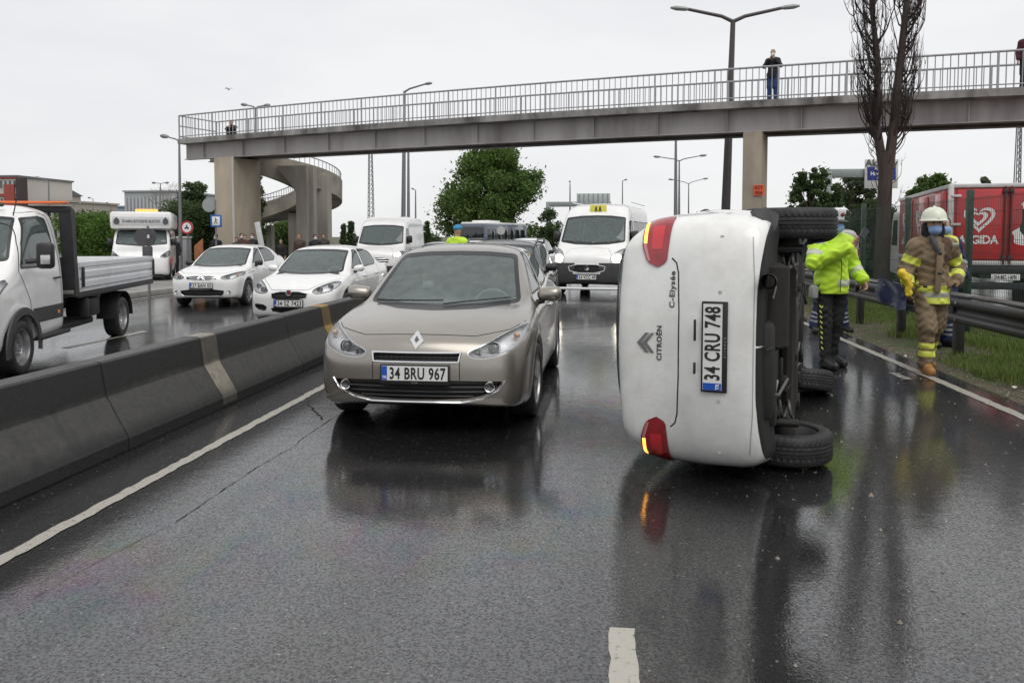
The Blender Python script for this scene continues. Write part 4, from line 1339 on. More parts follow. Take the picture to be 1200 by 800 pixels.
# painted lines, worn
def line_mat(name, col, wear=.5):
    m, nt, b = _nodes(name)
    geo = nt.nodes.new('ShaderNodeNewGeometry')
    n = nt.nodes.new('ShaderNodeTexNoise'); n.inputs['Scale'].default_value = 26; n.inputs['Detail'].default_value = 8; n.inputs['Roughness'].default_value = .7
    nt.links.new(geo.outputs['Position'], n.inputs['Vector'])
    cr = nt.nodes.new('ShaderNodeValToRGB')
    cr.color_ramp.elements[0].position = wear - .08; cr.color_ramp.elements[0].color = (.06, .058, .055, 1)
    cr.color_ramp.elements[1].position = wear + .04; cr.color_ramp.elements[1].color = (*col, 1)
    nt.links.new(n.outputs[0], cr.inputs[0]); nt.links.new(cr.outputs[0], b.inputs['Base Color'])
    b.inputs['Roughness'].default_value = .5; b.inputs['Coat Weight'].default_value = .6; b.inputs['Coat Roughness'].default_value = .2; b.inputs['Coat IOR'].default_value = 1.33
    bp = nt.nodes.new('ShaderNodeBump'); bp.inputs['Strength'].default_value = .6; bp.inputs['Distance'].default_value = .006
    nt.links.new(n.outputs[0], bp.inputs['Height']); nt.links.new(bp.outputs[0], b.inputs['Normal']); nt.links.new(bp.outputs[0], b.inputs['Coat Normal'])
    return m
LINE = line_mat('road_line_paint', (.40, .38, .33), .40)
LINE2 = line_mat('road_line_worn', (.42, .41, .38), .52)
def line_strip(name, x, w, y0, y1, z, m, ragged=.008, slope=0.0):
    n = max(2, int((y1 - y0) / .06)); n = min(n, 700)
    V, F = [], []
    for j in range(n + 1):
        y = y0 + (y1 - y0) * j / n
        xo = x + slope * (y - y0)
        V.append((xo - w / 2 + random.uniform(-1, 1) * ragged, y, z)); V.append((xo + w / 2 + random.uniform(-1, 1) * ragged, y, z))
        if j: F.append((2 * j - 2, 2 * j - 1, 2 * j + 1, 2 * j))
    o = mesh_obj(name, V, F, m); o['kind'] = 'structure'
    return o
line_strip('road_line', -2.86, .085, -2, 45, .004, LINE)
line_strip('road_line', 3.60, .105, -2, 60, .004, LINE)
line_strip('lane_dash', .085, .10, .6, 3.22, .004, LINE, .006)
for y in (31, 40, 49): line_strip('lane_dash', .085, .13, y, y + 3, .004, LINE)
line_strip('lane_dash', 3.12, .12, 5.6, 6.25, .004, LINE2, .02)
line_strip('lane_dash', 3.30, .11, 9.3, 9.75, .004, LINE2, .02)
for y in (11.5, 20, 29): line_strip('lane_dash', -8.0, .13, y, y + 2.2, ZL + .004, LINE)
line_strip('road_line', -12.35, .13, 5, 60, ZL + .004, LINE2)
# longitudinal crack and the joint across the lanes
def crack(pts, w, z=.003):
    V, F = [], []
    P = []
    for p, q in zip(pts[:-1], pts[1:]):
        m = max(2, int(math.dist(p, q) / .05))
        for t in range(m): P.append((p[0] + (q[0] - p[0]) * t / m, p[1] + (q[1] - p[1]) * t / m))
    for i, (x, y) in enumerate(P):
        d = np.array(P[min(i + 1, len(P) - 1)]) - np.array(P[max(i - 1, 0)])
        d = d / (np.linalg.norm(d) + 1e-9)
        ww = w * random.uniform(.3, 1.3)
        jx, jy = random.uniform(-1, 1) * w * .8, random.uniform(-1, 1) * w * .8
        V += [(x - d[1] * ww / 2 + jx, y + d[0] * ww / 2 + jy, z), (x + d[1] * ww / 2 + jx, y - d[0] * ww / 2 + jy, z)]
        if i: F.append((2 * i - 2, 2 * i - 1, 2 * i + 1, 2 * i))
    o = mesh_obj('road_crack', V, F, mat('crack_black', (.010, .010, .010), .8)); o['kind'] = 'structure'
G = lambda px, py: tuple(ground(px, py)[:2])
crack([G(205, 612), G(300, 548), G(346, 522), G(352, 515), G(396, 486)], .006)
crack([G(358, 470), G(380, 493)], .016)
crack([G(655, 386), G(725, 381)], .035)
crack([G(40, 700), G(120, 655), G(205, 612)], .004)

# ------------------------------------------------------------------ concrete barrier in blocks
def barrier_mat(name, col, band_col):
    """wet concrete: darker bands on the upper lip and along the foot, with ragged edges"""
    m, nt, b = _nodes(name); L = nt.links
    tc = nt.nodes.new('ShaderNodeTexCoord'); sx = nt.nodes.new('ShaderNodeSeparateXYZ'); L.new(tc.outputs['Object'], sx.inputs[0])
    geo = nt.nodes.new('ShaderNodeNewGeometry')
    def noise(sc, st=(1, 1, 1)):
        mp = nt.nodes.new('ShaderNodeMapping'); mp.inputs['Scale'].default_value = st; L.new(geo.outputs['Position'], mp.inputs[0])
        n = nt.nodes.new('ShaderNodeTexNoise'); n.inputs['Scale'].default_value = sc; n.inputs['Detail'].default_value = 7; n.inputs['Roughness'].default_value = .65
        L.new(mp.outputs[0], n.inputs['Vector']); return n.outputs[0]
    def mth(op, x, y):
        n = nt.nodes.new('ShaderNodeMath'); n.operation = op
        for i, q in enumerate((x, y)):
            if isinstance(q, (int, float)): n.inputs[i].default_value = q
            else: L.new(q, n.inputs[i])
        return n.outputs[0]
    def rng(v, a, c, d, e):
        n = nt.nodes.new('ShaderNodeMapRange')
        for i, q in enumerate((a, c, d, e)): n.inputs[i + 1].default_value = q
        L.new(v, n.inputs[0]); return n.outputs[0]
    zz = mth('ADD', sx.outputs[2], mth('MULTIPLY', mth('SUBTRACT', noise(3.0, (1, .5, 1)), .5), .16))
    lip = mth('MULTIPLY', rng(zz, .38, .44, 0, 1), rng(sx.outputs[2], .636, .643, 1, 0))
    foot = rng(zz, .10, .20, 1, 0)
    drip = rng(noise(2.2, (1, 3.5, .25)), .50, .70, 0, .7)
    k = mth('MINIMUM', mth('ADD', mth('MAXIMUM', lip, foot), mth('MULTIPLY', drip, .6)), .95)
    mx = nt.nodes.new('ShaderNodeMix'); mx.data_type = 'RGBA'
    mx.inputs[6].default_value = (*col, 1); mx.inputs[7].default_value = (*band_col, 1); L.new(k, mx.inputs[0])
    m2 = nt.nodes.new('ShaderNodeMix'); m2.data_type = 'RGBA'; m2.blend_type = 'MULTIPLY'; m2.inputs[0].default_value = 1
    g = rng(noise(16), .3, .7, .72, 1.2); cc = nt.nodes.new('ShaderNodeCombineColor')
    for i in range(3): L.new(g, cc.inputs[i])
    L.new(mx.outputs[2], m2.inputs[6]); L.new(cc.outputs[0], m2.inputs[7]); L.new(m2.outputs[2], b.inputs['Base Color'])
    b.inputs['Roughness'].default_value = .65; b.inputs['Coat Weight'].default_value = .15; b.inputs['Coat Roughness'].default_value = .25; b.inputs['Coat IOR'].default_value = 1.33
    bp = nt.nodes.new('ShaderNodeBump'); bp.inputs['Strength'].default_value = .5; bp.inputs['Distance'].default_value = .008
    L.new(noise(45), bp.inputs['Height']); L.new(bp.outputs[0], b.inputs['Normal'])
    return m
CONC = barrier_mat('barrier_concrete', (.050, .049, .046), (.014, .0136, .013))
CONC_W = barrier_mat('barrier_paint_white', (.25, .225, .18), (.08, .073, .06))
CONC_Y = barrier_mat('barrier_paint_yellow', (.34, .20, .03), (.12, .085, .03))
barrier = empty('concrete_barrier', (-3.71, 0, 0), label='long wet concrete median barrier with faded white and yellow stripes along the lane line', cat='barrier')
BP = [(.30, 0), (.30, .09), (.285, .12), (.135, .39), (.095, .63), (.075, .645), (-.075, .645), (-.095, .63), (-.135, .39), (-.285, .0), (-.30, -.12)]
def barrier_block(L):
    m = MB()
    poly = BP
    m.prism(poly, lambda u, v: (u, .006, v), lambda u, v: (u, L - .006, v))
    return m
seg = 3.5
blk = barrier_block(seg).build('barrier_block', CONC, barrier, smooth=None)
bm_ = bmesh.new(); bm_.from_mesh(blk.data)
bmesh.ops.bevel(bm_, geom=[e for e in bm_.edges if len(e.link_faces) == 2 and e.calc_face_angle(0) > .9], offset=.012, segments=2, affect='EDGES', profile=.5)
bm_.to_mesh(blk.data); bm_.free()
y0 = 5.6 - 3 * seg
def stripe(m, wid=.30):
    b = MB()
    prof = [(.3025, .03), (.3025, .09), (.2875, .1215), (.1375, .3915), (.0975, .632), (.076, .648), (-.06, .648)]
    V, F = [], []
    for (u, v) in prof:
        for j in range(9):
            V.append((u, wid * (j / 8 - .5) + (random.uniform(-.012, .012) if j in (0, 8) else 0), v))
    for i in range(len(prof) - 1):
        for j in range(8):
            F.append((i * 9 + j, i * 9 + j + 1, (i + 1) * 9 + j + 1, (i + 1) * 9 + j))
    return b.add(V, F).build('painted_stripe', m, None, smooth=None)
sw, sy = stripe(CONC_W), stripe(CONC_Y)
used_w = used_y = False
for i in range(20):
    o = blk if i == 0 else share(blk, barrier)
    o.location = (random.uniform(-.008, .008), y0 + i * seg, random.uniform(-.006, .006))
    o.rotation_euler = (0, 0, R(random.uniform(-.12, .12)))
    wh = i % 2 == 1
    src = sw if wh else sy
    if wh and not used_w: s_ = sw; used_w = True
    elif not wh and not used_y: s_ = sy; used_y = True
    else: s_ = share(src)
    s_.parent = o; s_.location = (0, 1.62 if wh else 1.35, 0)

# ------------------------------------------------------------------ guardrail along the verge
STEEL = mat('guardrail_steel', (.020, .019, .019), .45, metal=.0, var=.35, scale=4, dark=(.014, .010, .009), dpos=(.5, .72), coat=.12, crough=.3)
XG = 4.45
guard = empty('guardrail', (XG, 0, 0), label='dark weathered steel guardrail on square posts beside the grass verge', cat='guardrail')
W_PROF = [(-.010, -.155), (.030, -.145), (.045, -.105), (.040, -.07), (-.02, -.035), (-.035, 0), (-.02, .035), (.040, .07), (.045, .105), (.030, .145), (-.010, .155)]
def wbeam(L):
    V, F = [], []
    pr = [(-u - .07, v + .63) for u, v in chaikin(W_PROF, 1, closed=False)]
    n = len(pr)
    for y in (0, L):
        V += [(u, y, v) for u, v in pr]
    for y in (0, L):
        V += [(u + .005, y, v) for u, v in pr]
    for j in range(n - 1):
        F += [(j, j + 1, n + j + 1, n + j), (2 * n + j + 1, 2 * n + j, 3 * n + j, 3 * n + j + 1)]
    return V, F
wb_v, wb_f = wbeam(4.0)
beam0 = mesh_obj('beam', wb_v, wb_f, STEEL, guard, smooth=50)
post0 = MB().box((0.02, 0, .30), (.10, .13, .80), .008).build('post', STEEL, guard)
sp0 = MB().box((-.05, 0, .63), (.05, .10, .22), .008).build('spacer', STEEL, guard)
rail0 = MB().box((.10, 2.0, .80), (.16, 3.99, .045), .015).build('top_rail', mat('guard_top', (.16, .155, .15), .4, metal=.3, var=.3, coat=.4, dark=(.06, .055, .05)), guard)
gy0 = ground(1127, 421).y
for i in range(-4, 24):
    for o0, yy in ((post0, 0), (sp0, 0)):
        (share(o0, guard) if i > -4 else o0).location = (0, gy0 + i * 2.0, 0)
for i in range(-2, 12):
    for o0 in (beam0, rail0):
        (share(o0, guard) if i > -2 else o0).location = (0, gy0 + i * 4.0 - .3, 0)
mb = MB()
for i in range(-2, 12):
    for dz in (-.1, .1):
        p = (-.125, gy0 + i * 4 - .25, .63 + dz)
        mb.lathe([(0, 0), (.018, 0), (.016, .012), (0, .015)], o=(p[0] - .012, p[1], p[2]), axis='x', n=8)
bo = mb.build('bolts', mat('bolt_steel', (.3, .3, .3), .4, metal=.6), guard); bo['kind'] = 'stuff'

# ------------------------------------------------------------------ green mesh fence behind it
GREENP = mat('fence_green', (.012, .035, .022), .45, var=.2)
XF = 5.35
FS = 2.48
fence = empty('mesh_fence', (XF, 0, 0), label='dark green wire mesh fence with square posts behind the guardrail', cat='fence')
fy0 = y_on(1135, XF)
fp = MB().box((0, 0, 1.08), (.085, .085, 2.3), .006).build('fence_post', GREENP, fence)
fp.location = (0, fy0, 0)
for i in range(-3, 10):
    if i: share(fp, fence, (0, fy0 + i * FS, 0))
def wires():
    V, F = [], []
    def bar(p, q, r):
        n = len(V)
        for c in (p, q):
            for (a, b) in ((-1, -1), (1, -1), (1, 1), (-1, 1)):
                if p[2] != q[2]: V.append((c[0] + a * r, c[1] + b * r, c[2]))
                else: V.append((c[0] + a * r, c[1], c[2] + b * r))
        F.extend([(n + k, n + (k + 1) % 4, n + 4 + (k + 1) % 4, n + 4 + k) for k in range(4)])
    for k in range(1, 49):
        bar((0, k * .05, .12), (0, k * .05, 2.12), .0022)
    for k in range(11):
        bar((0.006, .04, .14 + k * .195), (0.006, 2.44, .14 + k * .195), .0026)
    return V, F
wv, wf = wires()
w0 = mesh_obj('mesh_panel', wv, wf, GREENP, fence); w0.location = (0, fy0, 0); w0['kind'] = 'stuff'
for i in range(-3, 10):
    if i:
        q = share(w0, fence, (0, fy0 + i * FS, 0)); q['kind'] = 'stuff'

# ------------------------------------------------------------------ footbridge
BR0, BR1 = Vector((-18.9, 37.2, 0)), Vector((17.5, 24.4, 0))
BD = (BR1 - BR0); BL = BD.length; BD = BD / BL; BN = Vector((-BD.y, BD.x, 0))     # BN points away from the camera
def br_pt(px):
    """place on the near bridge face seen at photo column px: (distance along the bridge)"""
    d = ray(px, 300); d = Vector((d.x, d.y))
    # solve t*d = BR0 + s*BD
    A = np.array([[d.x, -BD.x], [d.y, -BD.y]])
    t, s_ = np.linalg.solve(A, np.array([BR0.x, BR0.y]))
    return s_
def br_z(px, py):
    s_ = br_pt(px); p = BR0 + BD * s_
    return at_y(px, py, p.y).z
cols = [(212, 162, 185), (400, 149, 176), (600, 135, 164.5), (760, 122, 156), (878, 116, 151), (1000, 110.5, 146), (1100, 107, 142.5), (1198, 103, 139)]
ss = [br_pt(c[0]) for c in cols]; zt = [br_z(c[0], c[1]) for c in cols]; zb = [br_z(c[0], c[2]) for c in cols]
pt_ = np.polyfit(ss, zt, 2); pb_ = np.polyfit(ss, zb, 2)
S0, S1 = br_pt(211), BL
deck_z = lambda s_: float(np.polyval(pt_, s_))
soff_z = lambda s_: float(np.polyval(pb_, s_))
bridge = empty('footbridge', (0, 0, 0), label='long grey pedestrian footbridge with tall railings crossing over the whole road', cat='footbridge')
B_CONC = mat('bridge_concrete', (.30, .29, .28), .8, var=.2, scale=2.4, dark=(.08, .075, .07), dpos=(.42, .62), bump=.3, bscale=30, stretch=(1, 1, .4))
B_GIRD = mat('girder_paint', (.40, .375, .375), .6, var=.1, scale=1.5, dark=(.16, .14, .135), dpos=(.46, .72), stretch=(1, 1, .18))
B_RAIL = mat('railing_grey', (.33, .33, .345), .5, var=.15, metal=.2)
B_PIER = mat('pier_concrete', (.42, .36, .28), .8, var=.12, scale=1.2, dark=(.24, .205, .16), dpos=(.47, .68), bump=.35, bscale=25, stretch=(1, 1, .35))
DW = 2.6
def br(s_, o, z):
    p = BR0 + BD * s_ + BN * o
    return Vector((p.x, p.y, z))
NS = 40
def bridge_bar(name, m, o0, o1, za, zb_):
    V, F = [], []
    for i in range(NS + 1):
        s_ = S0 + (S1 - S0) * i / NS
        V += [br(s_, o0, zb_(s_)), br(s_, o1, zb_(s_)), br(s_, o1, za(s_)), br(s_, o0, za(s_))]
    for i in range(NS):
        for k in range(4):
            F.append((4 * i + k, 4 * i + (k + 1) % 4, 4 * i + 4 + (k + 1) % 4, 4 * i + 4 + k))
    F += [(0, 3, 2, 1), tuple(4 * NS + k for k in range(4))]
    return MB().add(V, F).build(name, m, bridge, smooth=None)
bridge_bar('deck', B_CONC, 0, DW, deck_z, lambda s_: deck_z(s_) - .24)
bridge_bar('girder', B_GIRD, .52, .60, lambda s_: deck_z(s_) - .24, soff_z)
bridge_bar('girder', B_GIRD, DW - .60, DW - .52, lambda s_: deck_z(s_) - .24, soff_z)
bridge_bar('girder_flange', B_GIRD, .40, .72, lambda s_: soff_z(s_), lambda s_: soff_z(s_) - .035)
bridge_bar('girder_flange', B_GIRD, DW - .72, DW - .40, lambda s_: soff_z(s_), lambda s_: soff_z(s_) - .035)
s_ = S0 + 1.2; k = 0
while s_ < S1 - .5:
    zz = deck_z(s_) - .24; zc = soff_z(s_)
    M = Matrix((BD, BN, Vector((0, 0, 1)))).transposed()
    MB().box(br(s_, .46, (zz + zc) / 2), (.03, .115, zz - zc - .01), rot=M).build('stiffener', B_GIRD, bridge, smooth=None)
    if k % 2 == 0:
        MB().box(br(s_, DW / 2, (zz + zc) / 2 + .1), (.12, DW - 1.24, .35), rot=M).build('cross_beam', B_GIRD, bridge, smooth=None)
    s_ += 2.45; k += 1
def railing(o, sp=.21, joined=False):
    zt_ = lambda s_, h: deck_z(s_) + h
    pts = lambda h: [br(S0 + (S1 - S0) * i / NS, o, zt_(S0 + (S1 - S0) * i / NS, h)) for i in range(NS + 1)]
    r = MB().tube(pts(1.10), .036, 8).build('railing', B_RAIL, bridge)
    MB().tube(pts(.12), .022, 6).build('bottom_rail', B_RAIL, r)
    b0 = None
    n = int((S1 - S0) / sp)
    jm = MB()
    for i in range(n + 1):
        s_ = S0 + (S1 - S0) * i / n
        p = br(s_, o, deck_z(s_))
        big = i % 10 == 0
        if joined and not big:
            jm.tube([p, p + Vector((0, 0, 1.09))], .016, 4, cap=False); continue
        if b0 is None:
            b0 = MB().tube([(0, 0, 0), (0, 0, 1.09)], .016, 6).build('baluster', B_RAIL, r)
            b1 = MB().box((0, 0, .55), (.055, .055, 1.1)).build('railing_post', B_RAIL, r, smooth=None)
            b0.location = p; b1.location = p
        else:
            share(b1 if big else b0, r, p)
    if joined:
        b0.hide_render = False; q = jm.build('baluster_row', B_RAIL, r); q['kind'] = 'stuff'
    return r
railing(.12)
railing(DW - .12, .21, True)
for o in (.12, DW - .12):
    pass
e1 = MB()
for h in (1.10, .62, .12):
    e1.tube([br(S0, .12, deck_z(S0) + h), br(S0, DW - .12, deck_z(S0) + h)], .03, 6)
for q in range(1, 10):
    e1.tube([br(S0, .12 + (DW - .24) * q / 10, deck_z(S0)), br(S0, .12 + (DW - .24) * q / 10, deck_z(S0) + 1.1)], .016, 6)
e1.build('end_railing', B_RAIL, bridge)
# piers
def pier(name, px0, px1, s_mid, depth, m, zb=-.3, o=None, top=None):
    a, b_ = br_pt(px0), br_pt(px1)
    z1 = soff_z((a + b_) / 2) - .04 if top is None else top
    M = Matrix((BD, BN, Vector((0, 0, 1)))).transposed()
    return MB().box(br((a + b_) / 2, DW / 2 if o is None else o, (z1 + zb) / 2), (abs(b_ - a), depth, z1 - zb), .04, rot=M).build(name, m, bridge)
sp_ = br_pt(878)
right_p = pier('pier', 866.5, 889, 0, 1.3, B_PIER, o=.95)
pier('pier', 247, 268, 0, 1.9, B_PIER, o=1.25)
MB().box(at_y(279.5, 277, 38.2) * Vector((1, 1, 0)) + Vector((0, 0, 2.3)), (.84, 1.2, 5.2), .04, rot=Matrix((BD, BN, Vector((0, 0, 1)))).transposed()).build('pier', mat('pier_shade_side', (.30, .27, .20), .8, var=.12, dark=(.18, .16, .12), stretch=(1, 1, .35)), bridge)  # darker copy of the pier concrete, side shade put into its colour
MB().tube([br(br_pt(270.5), .22, soff_z(br_pt(270)) - .02), br(br_pt(270.5), .22, 0)], .055, 10).build('drain_pipe', mat('pipe_grey', (.5, .49, .46), .5), bridge)
dk = MB().box(br(br_pt(241.5), 1.3, 2.4), (.5, .5, 5.0), .03, rot=Matrix((BD, BN, Vector((0, 0, 1)))).transposed())
dk.build('lift_shaft_column', mat('dark_steel_lattice', (.025, .022, .022), .6, var=.5, scale=12), bridge)
# spiral ramp
ramp = empty('spiral_ramp', (0, 0, 0), label='curving concrete ramp winding down behind the footbridge on slab piers', cat='ramp')
RC = at_y(297, 270, 43.2); RC.z = 0
RA, RB = 2.5, 4.75
def helix(a):
    """a: angle from the bridge side (0) round by the right to the back and the left; height falls with the angle"""
    return 5.42 - a / math.pi * 2.35
NA = 48
V, F = [], []
for i in range(NA + 1):
    a = math.pi * (.04 + 1.26 * i / NA)
    th = -math.pi / 2 + a
    c, s2 = math.cos(th), math.sin(th)
    z = helix(max(a, 0))
    for (r, dz) in ((RA, -.30), (RB, -.55), (RB + .02, .55), (RB - .14, .55), (RB - .14, 0), (RA + .14, 0), (RA + .14, .55), (RA - .02, .55)):
        V.append((RC.x + r * c, RC.y + r * s2, z + dz))
for i in range(NA):
    for k in range(8):
        F.append((8 * i + k, 8 * i + (k + 1) % 8, 8 * i + 8 + (k + 1) % 8, 8 * i + 8 + k))
F += [tuple(range(8))[::-1], tuple(8 * NA + k for k in range(8))]
MB().add(V, F).build('ramp_slab', mat('ramp_concrete', (.36, .325, .27), .8, var=.15, scale=1, dark=(.17, .155, .14), dpos=(.45, .65), bump=.3), ramp, smooth=40)
for rr in (RB - .06, RA + .06):
    r_ = []
    for i in range(NA + 1):
        a = math.pi * (.04 + 1.26 * i / NA); th = -math.pi / 2 + a
        r_.append((RC.x + rr * math.cos(th), RC.y + rr * math.sin(th), helix(max(a, 0)) + .95))
    ro = MB().tube(r_, .03, 6).build('handrail', B_RAIL, ramp)
    q0 = None
    for i in range(0, 60):
        a = math.pi * (.04 + 1.26 * i / 60); th = -math.pi / 2 + a
        p = (RC.x + rr * math.cos(th), RC.y + rr * math.sin(th), helix(max(a, 0)) + .5)
        if q0 is None:
            q0 = MB().tube([(0, 0, 0), (0, 0, .45)], .016, 6).build('baluster', B_RAIL, ro); q0.location = p
        else: share(q0, ro, p)
RP = mat('ramp_pier', (.34, .315, .275), .8, var=.12, scale=1.2, dark=(.19, .175, .155), stretch=(1, 1, .35))
def slab_pier(px0, px1, Y, top, dep=.6, fl=0.0):
    a, b_ = at_y(px0, 277, Y), at_y(px1, 277, Y)
    poly = [(a.x, -.3), (b_.x, -.3), (b_.x, top), (a.x - fl, top), (a.x - fl * .9, top - .25), (a.x - fl * .35, top - .8), (a.x, top - 1.3)] if fl else [(a.x, -.3), (b_.x, -.3), (b_.x, top), (a.x, top)]
    MB().prism(poly, lambda u, v: (u, Y, v), lambda u, v: (u, Y + dep, v)).build('pier', RP, ramp, smooth=None)
slab_pier(347.5, 360, 39.2, 5.0, .7, .95)
slab_pier(360.4, 368, 39.6, 5.0, .5)
slab_pier(372, 384, 41.5, 4.7, .7)
slab_pier(338, 347, 46.0, 2.9, .6)
slab_pier(312, 318, 47.0, 2.2, .5)
# ------------------------------------------------------------------ traffic
def place(sp, front_px, rear_px, z=0.0, side=1):
    """root pose from where two wheels of one side touch the ground in the photograph"""
    f, r = ground(*front_px, z), ground(*rear_px, z)
    d = (f - r).normalized()
    rz = math.atan2(d.x, -d.y)
    lx = side * (sp['W'] / 2 - .12)
    M = Matrix.Rotation(rz, 3, 'Z')
    mid = (f + r) / 2
    ym = (sp['axles'][0] + sp['axles'][-1]) / 2
    loc = mid - M @ Vector((lx, ym, 0))
    return loc, rz
def front_plate(root, H, z, txt, dy=.012, **k):
    l, n = H.hit(0.0, z, 'F')
    return plate(root, (0, l[1] - dy, z), (0, -1, .04), (0, 0, 1), txt, **k)
def ring_badge(root, H, x, z, r, ax='F'):
    l, n = H.hit(x, z, ax)
    o = MB().lathe([(r * .55, -.012), (r, -.014), (r, 0), (r * .55, 0)], o=Vector(l), axis='y', n=20).build('badge', CHROME, root)
    return o

# the champagne saloon ------------------------------------------------
sp = fluence()
saloon, H = make_vehicle('saloon_car', sp, (-1.44, 6.22, 0), R(-.6),
    'champagne beige saloon car with a driver inside, facing the camera beside the median barrier', 'car', h=.022)
front_plate(saloon, H, .492, '34 BRU 967', sub='OYAK')
l, n = H.hit(0, .735, 'F')
dia = MB()
N_ = Vector((0, -1, .55)).normalized(); UX = Vector((1, 0, 0)); UY = UX.cross(N_) * -1
for sx in (1, -1):
    for poly in ([(0, .082), (.052, 0), (.020, 0), (0, .034)], [(0, -.082), (.052, 0), (.020, 0), (0, -.034)]):
        dia.prism([(u * sx, v) for u, v in poly], lambda u, v: Vector(l) + UX * u + UY * v, lambda u, v: Vector(l) + UX * u + UY * v + N_ * (.022 if abs(u) + abs(v) > .05 else .022))
dia.build('diamond_badge', CHROME, saloon, smooth=None)
H.ribbon('bonnet_crease', [(-.42, .80), (-.30, .845), (-.22, .89)], 'F', .004, sp['paint'], saloon, off=.001, bulge=.002) if False else None

# the car on its side --------------------------------------------------
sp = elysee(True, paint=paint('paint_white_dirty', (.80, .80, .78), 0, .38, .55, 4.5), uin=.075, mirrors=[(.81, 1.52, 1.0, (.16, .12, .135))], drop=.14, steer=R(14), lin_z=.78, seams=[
    ([(-.44, .775), (-.2, .765), (.2, .765), (.44, .775)], 'B'), ([(.44, .775), (.50, .79), (.53, .82)], 'B'), ([(-.44, .775), (-.50, .79), (-.53, .82)], 'B'),
    ([(1.33, .35), (1.29, .7), (1.39, .97)], 'LR'), ([(2.28, .30), (2.28, 1.0)], 'LR'), ([(3.0, .36), (3.15, .7), (3.4, 1.04)], 'LR'),
    ([(4.02, .60), (4.08, .74), (4.10, .82)], 'LR')],
    strips=[('crease_shade_line', [(-.66, .335), (-.4, .318), (.4, .318), (.66, .335)], 'B', .006, mat('crease_grey', (.38, .37, .36), .5), 0)])  # flat grey strip paints the shade line of a bumper crease
psi = R(15.0)
fw = Vector((math.sin(psi), math.cos(psi), 0))
up_ = Vector((-fw.y, fw.x, 0))
axle = Vector(((970 - VPX) / FPX * 5.72, 5.72, 0))            # tread side of the rear wheel nearest the road
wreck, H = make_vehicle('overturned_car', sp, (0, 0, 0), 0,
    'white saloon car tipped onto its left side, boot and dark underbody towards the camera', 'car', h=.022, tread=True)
xw = sp['W'] / 2 + .012
org = axle + up_ * sp['drop'] + fw * sp['axles'][1] + Vector((0, 0, xw))
Mw = Matrix((Vector((0, 0, -1)), -fw, up_)).transposed()
wreck.matrix_world = Matrix.Translation(org) @ Mw.to_4x4()
l, n = H.hit(0, .555, 'B')
plate(wreck, (0, l[1] + .008, .552), (0, 1, 0), (0, 0, 1), '34 CRU 748', sub='C I T R O E N')
TAILM = mat('tail_red', (.30, .010, .016), .12, coat=1.0, var=.25, scale=14)
pol = rc([(.475, .835), (.60, .815), (.87, .80), (.90, .90), (.87, .985), (.66, 1.005), (.55, .985), (.485, .93)], .04)
# lamps wrap the corner, so they are laid on as skins of the rear face and flank
for q, sg in ((pol, 1), (mir(pol), -1)):
    V, F, k = [], [], 14
    P = H.cut(q, 'B', ok=lambda c: c.y > 3.9, nmin=.02) if False else None
def wrap_skin(pts_uv, off, nu=16, nv=10):
    V = []
    for j in range(nv + 1):
        for i in range(nu + 1):
            V.append(pts_uv(i / nu, j / nv, off))
    F = [(j * (nu + 1) + i, j * (nu + 1) + i + 1, (j + 1) * (nu + 1) + i + 1, (j + 1) * (nu + 1) + i) for j in range(nv) for i in range(nu)]
    return V, F
def corner(t, z, sg, off):
    """walk round the rear corner: t = 0 on the boot side, 1 on the flank"""
    x0 = .47; a = t * R(62)
    # ray from a point inside the corner
    c = Vector((sg * .47, 3.95, z)); d = Vector((sg * math.sin(a), math.cos(a), 0))
    loc, nn, i, ds = H.bvh.ray_cast(c + d * 3, -d)
    if loc is None: loc = c + d * .3
    nv = H.normals([loc])[0]
    return Vector(loc) + Vector(nv) * off
for sg in (1, -1):
    def uv(u, v, off, a=(0.0, 1.0), b=(0.0, 1.0)):
        u2 = a[0] + (a[1] - a[0]) * u; v2 = b[0] + (b[1] - b[0]) * v
        z0 = .855 - .03 * u2 + (.05 * (1 - min(u2 / .12, 1)) ** 2)
        z1 = .965 + .045 * min(u2 / .35, 1) - .05 * (1 - min(u2 / .12, 1)) ** 2
        return corner(.01 + u2 * .97, z0 + (z1 - z0) * v2, sg, off)
    V, F = wrap_skin(uv, .010)
    pt = Patch(V, F if sg < 0 else [f[::-1] for f in F], H)
    lamp = MB().add(V, F).build('tail_light', TAILM, wreck, smooth=True, label='red tail light with a glowing amber strip')
    # thickness rim down to the body
    e = pt.border(); W_ = [Vector(p) for p in V] + [Vector(p) - Vector(H.normals([p])[0]) * .018 for p in V]
    MB().add(W_, [(a, b, b + len(V), a + len(V)) for a, b in e]).build('lamp_side', mat('tail_dark', (.10, .006, .008), .3), lamp)
    V2, F2 = wrap_skin(lambda u, v, o: uv(u, v, o, (.40, .86), (.83, .95)) , .0125, 10, 3)
    MB().add(V2, F2).build('indicator', mat('indicator_lit', (1, .45, .08), .3, emit=(1, .42, .06), estr=2.6), lamp, smooth=True)
    V2, F2 = wrap_skin(lambda u, v, o: uv(u, v, o, (.10, .40), (.83, .95)) , .0122, 10, 3)
    MB().add(V2, F2).build('reversing_lens', mat('lens_pink', (.55, .20, .20), .2, coat=1), lamp, smooth=True)
    V2, F2 = wrap_skin(lambda u, v, o: uv(u, v, o, (.30, .72), (.22, .66)), .0122, 10, 5)
    MB().add(V2, F2).build('brake_lens', mat('lens_red', (.55, .02, .03), .15, coat=1), lamp, smooth=True)
